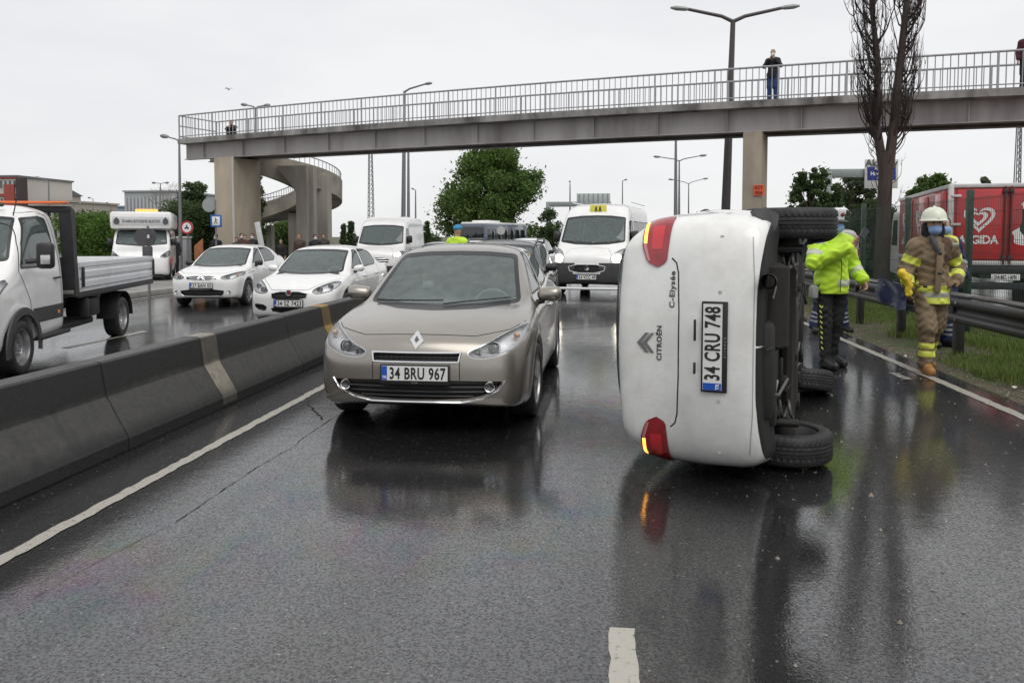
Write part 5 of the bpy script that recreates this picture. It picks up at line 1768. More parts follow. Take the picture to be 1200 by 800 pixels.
# badges and lettering on the boot
for dz in (0, .034):
    V, F = [], []
    for sx in (1, -1):
        n0 = len(V)
        for (u, v) in ((0, .040), (.062, -.012), (.062, -.034), (0, .012)):
            V.append((u * sx, v + dz, 0))
        F.append(tuple(range(n0, n0 + 4)))
    b = H.decal('chevron_badge', V, F, 'B', (0, .955), mat('badge_chrome', (.30, .30, .31), .25, metal=.8), wreck, off=.006)
    bm_ = bmesh.new(); bm_.from_mesh(b.data)
    r_ = bmesh.ops.extrude_face_region(bm_, geom=bm_.faces[:])
    bmesh.ops.translate(bm_, vec=(0, -.006, 0), verts=[v for v in r_['geom'] if isinstance(v, bmesh.types.BMVert)])
    bmesh.ops.recalc_face_normals(bm_, faces=bm_.faces[:]); bm_.to_mesh(b.data); bm_.free()
DARKLET = mat('badge_lettering', (.09, .09, .095), .3, metal=.5)
V, F = text_mesh('CITROËN', .042, .0016, 1.15, 1.1); H.decal('boot_lettering', V, F, 'B', (0, .892), DARKLET, wreck, off=.003, ux=-1)
V, F = text_mesh('C-Elysée', .046, .0014, 1.25, 1.12); H.decal('boot_lettering', V, F, 'B', (-.335, .806), DARKLET, wreck, off=.003, ux=-1)
for x in (-.66, -.33, .33, .66):
    l, n = H.hit(x, .515, 'B')
    MB().lathe([(0, .002), (.010, .002), (.0125, .0015), (.0135, -.004)], o=Vector(l), axis='y', n=14).build('parking_sensor', mat('sensor_grey', (.5, .5, .49), .4), wreck)
for x_ in (-.10, .13): MB().box((x_, 4.432, .655), (.13 if x_ < 0 else .07, .02, .014), .004).build('bumper_slot', TRIM, wreck)
# what hangs under the floor
BLK = mat('underbody_black', (.012, .0115, .011), .6, var=.4)
MUD = mat('underbody_mud', (.018, .016, .014), .8, var=.5, scale=14)
ALU = mat('heat_shield', (.16, .155, .15), .45, metal=.7, var=.3)
RST = mat('rusty_steel', (.018, .015, .013), .7, metal=.2, var=.4, scale=20)
ax_y = sp['axles'][1]; dz = -.12
MB().tube([(-.66, ax_y, .28 + dz), (-.52, ax_y - .16, .27 + dz * .8), (.52, ax_y - .16, .27 + dz * .8), (.66, ax_y, .28 + dz)], .055, 10).build('rear_axle_beam', RST, wreck)
for sx in (1, -1):
    MB().tube([(sx * .62, ax_y + .02, .29 + dz), (sx * .58, ax_y - .30, .30 + dz * .5), (sx * .55, ax_y - .55, .32)], [.05, .045, .06], 8).build('trailing_arm', BLK, wreck)
    pts = [(sx * .50 + .055 * math.cos(t), ax_y + .10 + .055 * math.sin(t), .24 + dz + .30 * t / (2 * math.pi * 5)) for t in np.linspace(0, 2 * math.pi * 5, 90)]
    MB().tube(pts, .011, 6).build('coil_spring', mat('spring_steel', (.10, .10, .10), .4, metal=.4), wreck)
    MB().tube([(sx * .58, ax_y + .16, .20 + dz), (sx * .57, ax_y + .22, .58)], [.028, .022], 10).build('shock_absorber', BLK, wreck)
    # hub between wheel and arm
    MB().lathe([(0, -.02), (.075, -.02), (.085, .05), (.12, .05), (.12, .075), (0, .075)], o=(sx * .66, ax_y, .305 + dz), axis='x', n=20).build('wheel_hub', RST, wreck)
    MB().lathe([(0, -.02), (.07, -.02), (.12, .05), (0, .07)], o=(sx * .64, sp['axles'][0], .305 + dz), axis='x', n=20).build('wheel_hub', RST, wreck)
    MB().tube([(sx * .10, sp['axles'][0] + .02, .27), (sx * .66, sp['axles'][0], .30 + dz)], .022, 8).build('drive_shaft', BLK, wreck)
    MB().tube([(sx * .30, sp['axles'][0] + .25, .23), (sx * .50, sp['axles'][0] + .06, .18), (sx * .68, sp['axles'][0], .17)], [.045, .04, .03], 8).build('wishbone', BLK, wreck)
    MB().box((sx * .62, 2.0, .19), (.10, 1.7, .06), .02).build('sill_rail', BLK, wreck)
    # plastic arch liners
    V, F = [], []
    for i in range(17):
        t = math.pi * (.02 + .96 * i / 16)
        for x in (.56, .83):
            V.append((sx * x, ax_y + .352 * math.cos(t), .305 + .352 * math.sin(t)))
        if i: F.append((2 * i - 2, 2 * i - 1, 2 * i + 1, 2 * i))
    MB().add(V, F).build('arch_liner', BLK, wreck, smooth=True)
MB().tube([(-.40, 4.44, .235), (-.40, 4.36, .235), (-.39, 4.20, .25)], [.046, .046, .036], 16, cap=False).build('exhaust_tip', mat('exhaust_black', (.015, .014, .013), .5, metal=.4), wreck)
m_ = MB(); m_.tube([(-.50, 4.02, .25), (-.47, 4.02, .25), (.02, 4.02, .25), (.05, 4.02, .25)], [.05, .115, .115, .05], 18); m_.build('silencer', RST, wreck)
MB().tube([(-.15, .9, .22), (-.12, 1.6, .17), (-.14, 2.6, .17), (-.22, 3.05, .22), (-.30, 3.55, .30), (-.28, 3.95, .26)], .028, 10).build('exhaust_pipe', RST, wreck)
MB().box((-.14, 2.0, .205), (.30, 1.5, .02), .008).build('heat_shield', ALU, wreck)
MB().box((.22, 3.0, .20), (.86, .50, .16), .06).build('fuel_tank', BLK, wreck)
MB().box((0, .85, .20), (.82, .5, .10), .04).build('subframe', BLK, wreck)
MB().box((.08, .55, .19), (.9, .55, .03), .01).build('engine_undertray', BLK, wreck)
MB().box((.16, 4.02, .27), (.62, .46, .12), .05).build('spare_wheel_well', BLK, wreck)
for i, (x, y, w_, l_, z_) in enumerate([(.45, 2.2, .25, .5, .175), (-.52, 2.6, .16, .6, .18), (.40, 3.38, .3, .12, .23), (-.05, 3.30, .2, .16, .2), (.52, 3.9, .14, .3, .27), (.0, 1.45, .2, .4, .18)]):
    MB().box((x, y, z_), (w_, l_, .05), .015).build('floor_cover', MUD if i % 2 else BLK, wreck)
MB().tube([(.3, 4.2, .24), (.36, 3.9, .2), (.30, 3.6, .16), (.40, 3.2, .17), (.38, 2.4, .16), (.34, 1.2, .17)], .012, 6).build('brake_line', ALU, wreck)
rg = np.random.default_rng(77)
for i in range(34):
    x, y = rg.uniform(-.66, .66), rg.uniform(1.2, 4.2); z = .13 + .10 * max(0, (y - 3.3)) + rg.uniform(0, .05)
    if i % 3:
        MB().box((x, y, z), (rg.uniform(.04, .16), rg.uniform(.05, .25), rg.uniform(.02, .07)), .008, rz=rg.uniform(-.4, .4)).build('floor_bracket', (BLK, MUD, RST)[i % 3], wreck)
    else:
        MB().tube([(x, y, z), (x + rg.uniform(-.2, .2), y + rg.uniform(-.3, .3), z - .03), (x + rg.uniform(-.3, .3), y + rg.uniform(-.5, .5), z)], rg.uniform(.006, .014), 6).build('hose', (ALU, BLK)[i % 2], wreck)
# torn plastic at the crushed arch
V = [(-.83, 4.05, .36), (-.85, 3.96, .29), (-.80, 3.93, .21), (-.72, 3.99, .22), (-.66, 4.12, .25), (-.74, 4.18, .30)]
tp = MB().add([Vector(v) for v in V] + [Vector(v) + Vector((.012, .012, .02)) for v in V], [(0, 1, 2, 3, 4, 5), (11, 10, 9, 8, 7, 6)] + [(i, (i + 1) % 6, 6 + (i + 1) % 6, 6 + i) for i in range(6)])
tp.build('torn_arch_plastic', mat('torn_plastic', (.03, .03, .031), .6), wreck, smooth=None)

# saloons coming the other way -------------------------------------------
sp = linea()
lin, H = make_vehicle('saloon_car', sp, (-5.62, 14.3, ZL), R(1.0), 'white saloon car with black grille next to the median barrier, plate ending 7423', 'car', 'white cars in the far carriageway', h=.03)
front_plate(lin, H, .465, '34 SZ 7423')
o = ring_badge(lin, H, 0, .655, .055); MB().lathe([(0, -.018), (.034, -.016), (.034, 0)], o=Vector(H.hit(0, .655, 'F')[0]), axis='y', n=16).build('badge_centre', mat('badge_red', (.25, .02, .03), .3), o)
sp = elysee()
c2, H = make_vehicle('saloon_car', sp, (-9.35, 18.4, ZL), R(5), 'white saloon car with chrome double chevron grille on the far wet lane', 'car', 'white cars in the far carriageway', h=.03)
front_plate(c2, H, .52, '27 BAN 05')
for dz in (0, .035):
    V, F = [], []
    for sx in (1, -1):
        n0 = len(V)
        for (u, v) in ((0, .05), (.09, -.015), (.09, -.035), (0, .022)): V.append((u * sx, v + dz, 0))
        F.append(tuple(range(n0, n0 + 4)))
    H.decal('chevron_badge', V, F, 'F', (0, .675), CHROME, c2, off=.012)

# vans ---------------------------------------------------------------------
van, H = make_vehicle('panel_van', ducato(headlamp=[dict(poly=chaikin([(.60, .98), (.66, .88), (.84, .88), (.96, .98), (.97, 1.12), (.85, 1.10)], 1), bulbs=[(.82, .99, .06, 'lit')])], grille=[dict(poly=chaikin([(-.5, .86), (.5, .86), (.44, .62), (-.44, .62)], 1), slats=3, slatm=CHROME, slat_r=.012)], lower=[('F', [(-1.1, .25), (1.1, .25), (1.1, .55), (-1.1, .55)], GREY_PLASTIC, 'bumper')]),
    (-8.55, 30.6, ZL), R(3), 'white high-roof panel van with no side glass behind the white saloons', 'van', h=.045)
front_plate(van, H, .48, '34 VT 2085')
sp = ducato(bulb='lit', lower=[('F', [(-1.1, .30), (1.1, .30), (1.1, .86), (.60, .86), (.53, .57), (-.53, .57), (-.60, .86), (-1.1, .86)], GREY_PLASTIC, 'bumper'),
        ('L', [(-.2, .30), (.53, .30), (.53, .86), (-.2, .86)], GREY_PLASTIC, 'bumper_corner'), ('R', [(-.2, .30), (.53, .30), (.53, .86), (-.2, .86)], GREY_PLASTIC, 'bumper_corner')],
    sidewin=[rc([(1.05, 1.36), (1.85, 1.36), (1.85, 1.98), (1.45, 1.98)], .06), rc([(2.05, 1.36), (3.05, 1.36), (3.05, 1.98), (2.05, 1.98)], .06), rc([(3.15, 1.36), (4.3, 1.36), (4.3, 1.98), (3.15, 1.98)], .06), rc([(4.4, 1.36), (5.4, 1.36), (5.4, 1.98), (4.4, 1.98)], .06)],
    sideglass=glass('dark_glass', (.10, .11, .12), .05), mirror_mat=TRIM)
mini, H = make_vehicle('minibus', sp, (-.42, 21.5, 0), R(-10), 'white minibus with lit headlights, dark bumper and yellow school sign above its windscreen', 'minibus', h=.04)
front_plate(mini, H, .49, '34 VCC 49')
ring_badge(mini, H, 0, .74, .075)
l, n = H.hit(0, 2.27, 'F')
brd = MB().box(Vector(l) + Vector((.02, -.05, .02)), (.46, .03, .26), .01).build('school_sign', mat('sign_yellow', (.72, .66, .10), .5), mini)
fig = MB()
for dx in (-.06, .05):
    b0 = Vector(l) + Vector((.02 + dx, -.068, .0))
    fig.box(b0 + Vector((0, 0, .09)), (.035, .004, .035)); fig.box(b0 + Vector((0, 0, .03)), (.05, .004, .08)); fig.box(b0 + Vector((.02, 0, -.045)), (.02, .004, .09), rot=Matrix.Rotation(.4, 3, 'Y')); fig.box(b0 + Vector((-.02, 0, -.045)), (.02, .004, .09), rot=Matrix.Rotation(-.4, 3, 'Y'))
fig.build('walking_children_sign', mat('plate_black', (.012, .012, .012), .5), brd)
MB().tube([(-.92, -.02, .20), (-.6, -.07, .20), (.6, -.07, .20), (.92, -.02, .20)], .035, 8).build('bumper_bar', WHITE, mini)
for sx in (1, -1):
    MB().tube([(sx * .84, 2.3, 2.51), (sx * .84, 5.2, 2.51)], .02, 6).build('roof_rail', CHROME, mini)
# dark cars in the queue ------------------------------------------------------
DKG = paint('paint_graphite', (.055, .057, .06), .5, .35, .3)
SLV = paint('paint_dark_silver', (.13, .135, .14), .5, .35, .3)
wag, H = make_vehicle('estate_car', hatch(DKG), (-1.78, 12.3, 0), R(-1), 'dark graphite estate car with roof rails right behind the beige saloon', 'car', h=.04)
for sx in (1, -1):
    MB().tube([(sx * .60, 2.0, 1.43), (sx * .61, 2.2, 1.50), (sx * .60, 3.6, 1.50), (sx * .57, 3.85, 1.42)], .018, 6).build('roof_rail', mat('rail_dark', (.10, .10, .1), .3, metal=.6), wag)
front_plate(wag, H, .5, '34 UV 4116')
d2, H = make_vehicle('hatchback_car', hatch(SLV), (-5.25, y_on(507, -5.25) - .6, ZL), R(1), 'dark silver hatchback car queued behind the white saloon at the barrier', 'car', h=.05)
w3, H = make_vehicle('hatchback_car', hatch(WHITE, headlamp=[dict(poly=chaikin([(.42, .68), (.5, .635), (.68, .65), (.80, .71), (.83, .79), (.78, .82), (.6, .78)], 1), bulbs=[(.65, .72, .05, 'lit')])]), (-2.65, 26.0, 0), R(-2), 'white hatchback car with lit headlights farther back beside the minibus', 'car', h=.05)
w4, H = make_vehicle('hatchback_car', hatch(WHITE), (at_y(548, 277, 34.5).x, 34.5, ZL), R(2), 'white hatchback car far back in the lane, in front of the bus', 'car', h=.05)

# flatbed pickup ------------------------------------------------------------------
sp = transit_cab(axles=(.93, 4.88))
loc, rz = place(sp, (17, 439), (139, 393), ZL)
pick, H = make_vehicle('flatbed_truck', sp, loc, rz, 'white flatbed pickup truck with ribbed aluminium drop sides on the far carriageway', 'truck', h=.03)
pick.scale = (1, 1, .955)
ALS = mat('bed_aluminium', (.72, .73, .75), .4, metal=.1, var=.06, scale=3, dark=(.52, .52, .52), dpos=(.5, .8))
CHS = mat('chassis_black', (.02, .02, .021), .55, var=.3)
for sx in (1, -1):
    MB().box((sx * .42, 4.2, .66), (.08, 4.2, .16), .01).build('chassis_rail', CHS, pick)
MB().box((0, 4.55, .93), (2.08, 4.0, .06), .01).build('bed_floor', mat('bed_floor', (.20, .19, .17), .7, var=.3), pick)
def bed_side(sx):
    pr = []
    z0 = .92
    prof = [(0, 0), (0, .05), (.018, .065), (.018, .15), (0, .165), (0, .20), (.018, .215), (.018, .30), (0, .315), (0, .36), (.012, .375), (.012, .44), (-.03, .44), (-.03, 0)]
    m = MB()
    m.prism([(sx * (1.05 + u), z0 + v) for u, v in prof], lambda u, v: (u, 2.74, v), lambda u, v: (u, 6.55, v))
    return m
for sx in (1, -1):
    s_ = bed_side(sx).build('drop_side', ALS, pick, smooth=None)
    for y in (2.80, 6.5):
        MB().box((sx * 1.085, y, 1.14), (.03, .06, .30), .006).build('latch', CHS, s_)
    MB().box((sx * 1.04, 4.6, .865), (.05, 3.9, .07), .006).build('bed_rail', CHS, pick)
    mg = []
    V, F = [], []
    for i in range(13):
        t = math.pi * i / 12
        for x in (.72, 1.03): V.append((sx * x, 4.88 + .45 * math.cos(t), .345 + .45 * math.sin(t)))
        if i: F.append((2 * i - 2, 2 * i - 1, 2 * i + 1, 2 * i))
    MB().add(V, F).build('mudguard', CHS, pick, smooth=True)
    MB().box((sx * 1.0, 3.05, .66), (.12, .10, .30), .02).build('side_bracket', CHS, pick)
    MB().box((sx * 1.035, 2.0, .70), (.012, .07, .045), .004).build('side_marker', AMBER, pick)
    MB().box((sx * .98, 1.85, .40), (.16, 1.0, .06), .02).build('step', CHS, pick)
    # arch cladding
    V, F = [], []
    for i in range(17):
        t = math.pi * (-.06 + 1.12 * i / 16)
        for (r, x) in ((.405, 1.02), (.415, 1.042), (.50, 1.038), (.51, 1.02)): V.append((sx * x, .93 + r * math.cos(t), .345 + r * math.sin(t)))
        if i:
            for k in range(3): F.append((4 * i - 4 + k, 4 * i - 3 + k, 4 * i + 1 + k, 4 * i + k))
    MB().add(V, F).build('arch_cladding', GREY_PLASTIC, pick, smooth=40)
    mm = MB().box((sx * 1.20, 1.17, 1.50), (.20, .14, .34), .05).build('wing_mirror', TRIM, pick)
    MB().tube([(sx * .98, 1.15, 1.42), (sx * 1.15, 1.17, 1.44)], .03, 8).build('mirror_arm', TRIM, mm)
    MB().box((sx * 1.225, 1.09, 1.45), (.11, .02, .12), .008).build('mirror_indicator', mat('mirror_chrome', (.55, .55, .55), .2, metal=.6), mm)
# headboard: black frame leaning back over the bed
hb = MB()
for sx in (1, -1):
    hb.prism([(2.56, .86), (2.72, .86), (2.66, 1.4), (2.62, 2.12), (2.46, 2.18), (2.46, 2.05), (2.54, 1.4)], lambda u, v, sx=sx: (sx * .90, u, v), lambda u, v, sx=sx: (sx * 1.06, u, v))
hb.box((0, 2.50, 2.14), (2.1, .1, .10), .02); hb.box((0, 2.62, 1.15), (1.9, .06, .6), .01)
for k in range(7): hb.tube([(-.75 + .25 * k, 2.60, 1.4), (-.75 + .25 * k, 2.52, 2.12)], .015, 6)
hb.build('headboard', mat('headboard_black', (.022, .021, .024), .5, var=.3), pick)
MB().box((0, 2.42, 2.235), (2.06, .14, .035), .012).build('warning_bar', mat('warning_orange', (.75, .15, .03), .4), pick)
MB().box((0, 6.57, 1.14), (2.08, .035, .44), .008).build('tailgate', ALS, pick)
MB().box((0, 2.70, 1.14), (2.08, .035, .44), .008).build('bulkhead', ALS, pick)
for (x, y) in ((.55, 1.55), (.35, 1.75)):
    MB().ball((x, y, 2.17), (.04, .05, .03), 10, 6).build('roof_marker', GREY_PLASTIC, pick)
MB().tube([(.75, 1.40, 2.02), (.78, 1.55, 2.45)], .008, 6).build('aerial', CHS, pick)
MB().box((-.35, 4.2, .60), (.5, .9, .35), .05).build('fuel_tank', CHS, pick)
MB().box((.75, 3.75, .62), (.35, .5, .3), .04).build('tool_box', CHS, pick)

# municipal service truck on the far kerb -------------------------------------------
sp = dict(L=5.4, W=2.0, H=1.95, axles=(.9, 3.9), wr=.34, ww=.21, arch=.40, under=.3, paint=WHITE, bowF=.16, bowR=.02, crown=.04, kp=.14, ks=.14, zmin=.15,
    side=[(.10, .30), (.02, .42), (.0, .65), (.05, .95), (.20, 1.10), (.55, 1.22), (.85, 1.33), (1.15, 1.65), (1.45, 1.93), (1.8, 1.95), (5.3, 1.95), (5.4, 1.9), (5.4, .5), (5.3, .4), (.5, .27)],
    plan=[(-.02, .0), (-.01, .5), (.03, .72), (.12, .86), (.35, .94), (.8, .985), (1.6, 1.0), (5.3, 1.0), (5.42, .95), (5.44, 0)],
    sect=[(.90, .2), (.96, .32), (.99, .55), (1.0, .9), (.99, 1.25), (.955, 1.6), (.93, 1.9), (.9, 2.2)],
    windshield=[rc([(-.85, 1.37), (0, 1.30), (.85, 1.37), (.80, 1.86), (0, 1.89), (-.80, 1.86)], .06)],
    sidewin=[rc([(1.1, 1.34), (1.85, 1.34), (1.85, 1.86), (1.42, 1.86)], .06)],
    headlamp=[dict(poly=chaikin([(.60, .92), (.85, .90), (.95, .98), (.95, 1.15), (.85, 1.12)], 1), bulbs=[(.8, 1.0, .06, 'proj')])],
    grille=[dict(poly=rc([(-.45, .90), (.45, .90), (.42, .62), (-.42, .62)], .05), slats=3)], mirrors=[(1.0, 1.3, 1.45, (.2, .14, .28))], mirror_mat=TRIM, lin_z=1.2, lin_y=.8, rim='steel', cabin=(1.0, [1.75]), dash_z=1.2)
mun, H = make_vehicle('service_truck', sp, at_y(163, 277, 27.0) * Vector((1, 1, 0)) if False else (at_y(163, 277, 27).x, 27.0, -.10), R(26), 'white municipal service truck with lettered roof box and amber beacon at the far kerb', 'truck', h=.05)
bx_ = MB(); bx_.box((0, 3.2, 2.22), (2.04, 4.3, .62), .10)
bx_ = bx_.build('roof_box', WHITE, mun)
FB = mat('box_band', (.55, .56, .56), .5)
MB().box((0, 1.04, 2.20), (1.86, .02, .30), .004).build('front_band', FB, bx_)
text_obj('lettering', 'İSTANBUL BÜYÜKŞEHİR BELEDİYESİ', .135, mat('letter_dark', (.08, .08, .09), .5), bx_, (0, 1.024, 2.19), (1, 0, 0), (0, 0, 1), bold=.003, xs=.56)
for sx in (1, -1):
    em = MB()
    em.lathe([(0, 0), (.10, 0), (.10, .006), (0, .006)], o=(sx * .80, 1.018, 2.17), axis='y', n=16)
    em.prism([(-.09, .06), (0, .17), (.09, .06)], lambda u, v: (sx * .80 + u, 1.018, 2.17 + v), lambda u, v: (sx * .80 + u, 1.024, 2.17 + v))
    em.build('emblem', mat('letter_dark', (.08, .08, .09), .5), bx_)
MB().box((.15, 1.55, 2.585), (.75, .22, .10), .03).build('beacon_bar', mat('beacon_amber', (.85, .38, .08), .3, emit=(1, .45, .1), estr=.8), mun)
for z, w in ((.62, .05),):
    MB().prism([(-.1, .55), (.9, .75), (.9, .95), (.2, .85)], lambda u, v: (1.004, u + .3, v), lambda u, v: (1.009, u + .3, v)).build('red_flash', mat('red_decal', (.6, .03, .03), .4), mun, smooth=None)

# city bus far behind ------------------------------------------------------------------
bus = empty('city_bus', (at_y(553, 277, 70).x, 70, -.35), R(-16), 'long dark-windowed city bus with white roof in front of the big leafy tree', 'bus')
b_ = MB(); b_.box((0, 5, 1.7), (2.5, 10, 2.6), .16); b_.build('body', paint('paint_bus', (.10, .12, .16), .1, .4, .2), bus)
b_ = MB(); b_.box((0, 5, 3.02), (2.3, 9.6, .22), .10); b_.box((0, 3, 3.18), (1.7, 2.4, .25), .08); b_.build('roof', WHITE, bus)
DG = glass('dark_glass', (.10, .11, .12), .05)
MB().box((0, -.012, 1.95), (2.2, .03, 1.5), .01).build('windscreen', mat('bus_glass', (.02, .024, .028), .06, spec=.8), bus)
for sx in (1, -1):
    for k in range(6):
        MB().box((sx * 1.252, 1.2 + k * 1.55, 2.0), (.02, 1.45, 1.05), .01).build('side_window', mat('bus_glass', (.02, .024, .028), .06, spec=.8), bus)
    for y in (2.2, 7.2):
        w_ = MB().lathe([(0, -.12), (.46, -.12), (.48, -.06), (.48, .1), (.45, .13), (0, .13)], o=(sx * 1.15, y, .48), axis='x', n=24).build('wheel', mat('tyre_rubber'), bus)
MB().box((0, -.02, .95), (1.9, .03, .35), .01).build('front_panel', WHITE, bus)

# red ice-cream lorry on the service road ------------------------------------------------
RED = mat('lorry_red', (.50, .014, .018), .35, var=.12, scale=3, coat=.5, dark=(.30, .012, .014), dpos=(.5, .8))
lor = empty('box_lorry', (at_y(1113, 277, 17.6).x, 17.6, -.06), R(-11), 'red refrigerated box lorry with white heart logos behind the mesh fence', 'lorry')
LW, LL, Z0, Z1 = 2.02, 6.8, 1.08, 2.62
MB().box((LW / 2, LL / 2, (Z0 + Z1) / 2), (LW, LL, Z1 - Z0), .02).build('box_body', RED, lor)
EDG = mat('lorry_edge', (.55, .53, .52), .4, var=.12, metal=.3)
ed = MB()
for x in (0, LW):
    ed.box((x, .0, (Z0 + Z1) / 2), (.10, .10, Z1 - Z0 + .06), .015)
    ed.box((x, LL / 2, Z1), (.07, LL, .09), .012); ed.box((x, LL / 2, Z0), (.07, LL, .08), .012)
ed.box((LW / 2, 0, Z1), (LW, .09, .08), .012); ed.box((LW / 2, 0, Z0), (LW, .09, .09), .012)
ed.build('edge_profile', EDG, lor)
def heart_pts(s, n=40):
    out = []
    for i in range(n):
        t = 2 * math.pi * i / n
        out.append((s * .95 * math.sin(t) ** 3, s * (.80 * math.cos(t) - .30 * math.cos(2 * t) - .10 * math.cos(3 * t) - .02 * math.cos(4 * t))))
    return out
HW = mat('logo_white', (.78, .75, .74), .45)
def heart_logo(par, c, ux, uy, nrm, s):
    """two nested heart bands, open at the lower right"""
    m = MB()
    c, ux, uy, nrm = Vector(c), Vector(ux), Vector(uy), Vector(nrm)
    for (s0, s1, a, b, dx) in ((s, s * .74, 1, 36, 0), (s * .60, s * .34, 2, 39, -.02)):
        A, B = heart_pts(s0), heart_pts(s1)
        V, F = [], []
        for i in range(a, b + 1):
            V += [c + ux * (A[i % 40][0] + dx) + uy * A[i % 40][1] + nrm * .004, c + ux * (B[i % 40][0] + dx) + uy * B[i % 40][1] + nrm * .004]
        F = [(2 * i, 2 * i + 1, 2 * i + 3, 2 * i + 2) for i in range(b - a)]
        m.add(V, F)
    return m.build('heart_logo', HW, par, smooth=None)
# rear doors
DR = mat('lorry_red')
for k, xc in enumerate((.535, 1.485)):
    d_ = MB().box((xc, -.03, 1.85), (.86, .04, 1.40), .015).build('rear_door', RED, lor)
    for z in (1.28, 1.85, 2.42):
        MB().box((.09 if k == 0 else LW - .09, -.06, z), (.18, .03, .05), .008).build('hinge', EDG, d_)
    xb = .955 if k == 0 else 1.065
    MB().tube([(xb, -.075, 1.05), (xb, -.075, 2.6)], .016, 8).build('lock_bar', mat('lock_bar', (.14, .03, .03), .4, metal=.4), d_)
    for z in (1.18, 2.5):
        MB().box((xb, -.07, z), (.08, .05, .09), .012).build('bar_keeper', CHS, d_)
    if k == 0:
        heart_logo(d_, (.51, -.052, 1.98), (1, 0, 0), (0, 0, 1), (0, -1, 0), .30)
        text_obj('brand_lettering', 'ALGIDA', .23, HW, d_, (.50, -.055, 1.545), (1, 0, 0), (0, 0, 1), bold=.008, xs=.86)
    else:
        # dark dessert print with a white splash
        blob = lambda c, rx, ry, seed: [(c[0] + rx * math.cos(t) * (1 + .12 * math.sin(5 * t + seed)), c[1] + ry * math.sin(t) * (1 + .1 * math.cos(3 * t + seed))) for t in np.linspace(0, 2 * math.pi, 40, endpoint=False)]
        for nm_, pl_, mm_, of in (('white_splash', blob((1.40, 1.62), .30, .20, 1), HW, .053), ('dark_print', blob((1.55, 1.92), .32, .40, 2), mat('print_black', (.012, .02, .016), .4), .056), ('white_splash', blob((1.37, 2.22), .12, .09, 0), HW, .059)):
            mesh_obj(nm_, [(u, -of, v) for u, v in pl_], [tuple(range(40))], mm_, d_)
        text_obj('brand_lettering', 'MARAŞ USULÜ', .10, HW, d_, (1.49, -.055, 1.50), (1, 0, 0), (0, 0, 1), bold=.003)
# nearside panels
for yc in (1.3, 3.4, 5.5):
    sd = MB().box((-.015, yc, 1.85), (.03, 1.9, 1.34), .01).build('side_panel', RED, lor)
    heart_logo(sd, (-.034, yc + .1, 2.0), (0, -1, 0), (0, 0, 1), (-1, 0, 0), .36)
    text_obj('brand_lettering', 'ALGIDA', .26, HW, sd, (-.036, yc + .1, 1.50), (0, -1, 0), (0, 0, 1), bold=.008)
ch = MB(); ch.box((LW / 2, LL / 2, .88), (.9, LL, .22), .02); ch.box((LW / 2, .05, .62), (2.1, .12, .14), .02); ch.box((LW / 2, .12, .95), (2.0, .3, .16), .02)
ch.build('chassis', CHS, lor)
for x in (.18, LW - .18):
    MB().box((x, -.02, .80), (.28, .05, .11), .01).build('tail_light', mat('tail_red', (.3, .01, .016), .12), lor)
MB().box((LW / 2, -.04, .80), (.52, .02, .12), .004).build('number_plate', mat('plate_white', (.72, .72, .7), .45), lor)
text_obj('plate_number', '34 BC 1479', .10, mat('plate_black', (.012, .012, .012), .5), lor, (LW / 2, -.052, .80), (1, 0, 0), (0, 0, 1), bold=.003, xs=.8)
for x in (.22, LW - .22):
    for y in (1.7, 7.6):
        MB().lathe([(0, -.14), (.38, -.14), (.42, -.08), (.42, .1), (.38, .14), (.26, .13), (.2, .05), (0, .05)], o=(x, y, .42), axis='x', n=28).build('wheel', mat('tyre_rubber'), lor)
cab_ = MB(); cab_.prism([(6.95, .55), (6.95, 2.25), (7.1, 2.32), (8.0, 2.30), (8.25, 2.1), (8.5, 1.3), (8.52, .55)], lambda u, v: (.01, u, v), lambda u, v: (LW - .01, u, v)); cab_.build('cab', WHITE, lor, smooth=30)
for x in (.005, LW - .005):
    MB().prism([(7.2, 1.35), (7.2, 2.08), (7.95, 2.08), (8.25, 1.35)], lambda u, v, x=x: (x - .008, u, v), lambda u, v, x=x: (x + .008, u, v)).build('cab_window', mat('bus_glass'), lor, smooth=None)
    MB().box((x + (-.2 if x < 1 else .2), 8.35, 1.7), (.2, .08, .4), .03).build('wing_mirror', TRIM, lor)

# small white van seen past the officer --------------------------------------------------
sp = dict(L=4.4, W=1.83, H=1.85, axles=(.85, 3.5), wr=.31, ww=.195, arch=.36, under=.2, paint=WHITE, bowF=.14, bowR=.05, crown=.04,
    side=[(.05, .22), (.0, .42), (.0, .65), (.05, .85), (.3, .98), (.9, 1.10), (1.2, 1.3), (1.75, 1.75), (2.1, 1.83), (2.6, 1.85), (4.25, 1.83), (4.36, 1.75), (4.4, 1.1), (4.4, .5), (4.35, .28), (2.5, .2), (.4, .18)],
    plan=[(-.02, .0), (-.01, .4), (.03, .62), (.12, .76), (.35, .86), (.8, .905), (4.1, .91), (4.36, .84), (4.42, .6), (4.42, 0)],
    sect=[(.78, .12), (.86, .25), (.905, .5), (.915, .8), (.89, 1.05), (.82, 1.45), (.76, 1.7), (.68, 1.82), (.5, 2.0)],
    windshield=[rc([(-.68, 1.16), (.68, 1.16), (.62, 1.68), (-.62, 1.68)], .06)], rearwin=[rc([(-.70, 1.10), (-.04, 1.10), (-.04, 1.62), (-.62, 1.62)], .05), rc([(.04, 1.10), (.70, 1.10), (.62, 1.62), (.04, 1.62)], .05)],
    sidewin=[rc([(1.5, 1.12), (2.3, 1.12), (2.3, 1.62), (1.95, 1.62)], .05)], taillamp=[dict(poly=rc([(.78, .80), (.90, .80), (.88, 1.25), (.80, 1.25)], .03))], mirrors=[(.88, 1.5, 1.15, (.2, .12, .18))], mirror_mat=TRIM, lin_y=1.2, lin_z=1.0)
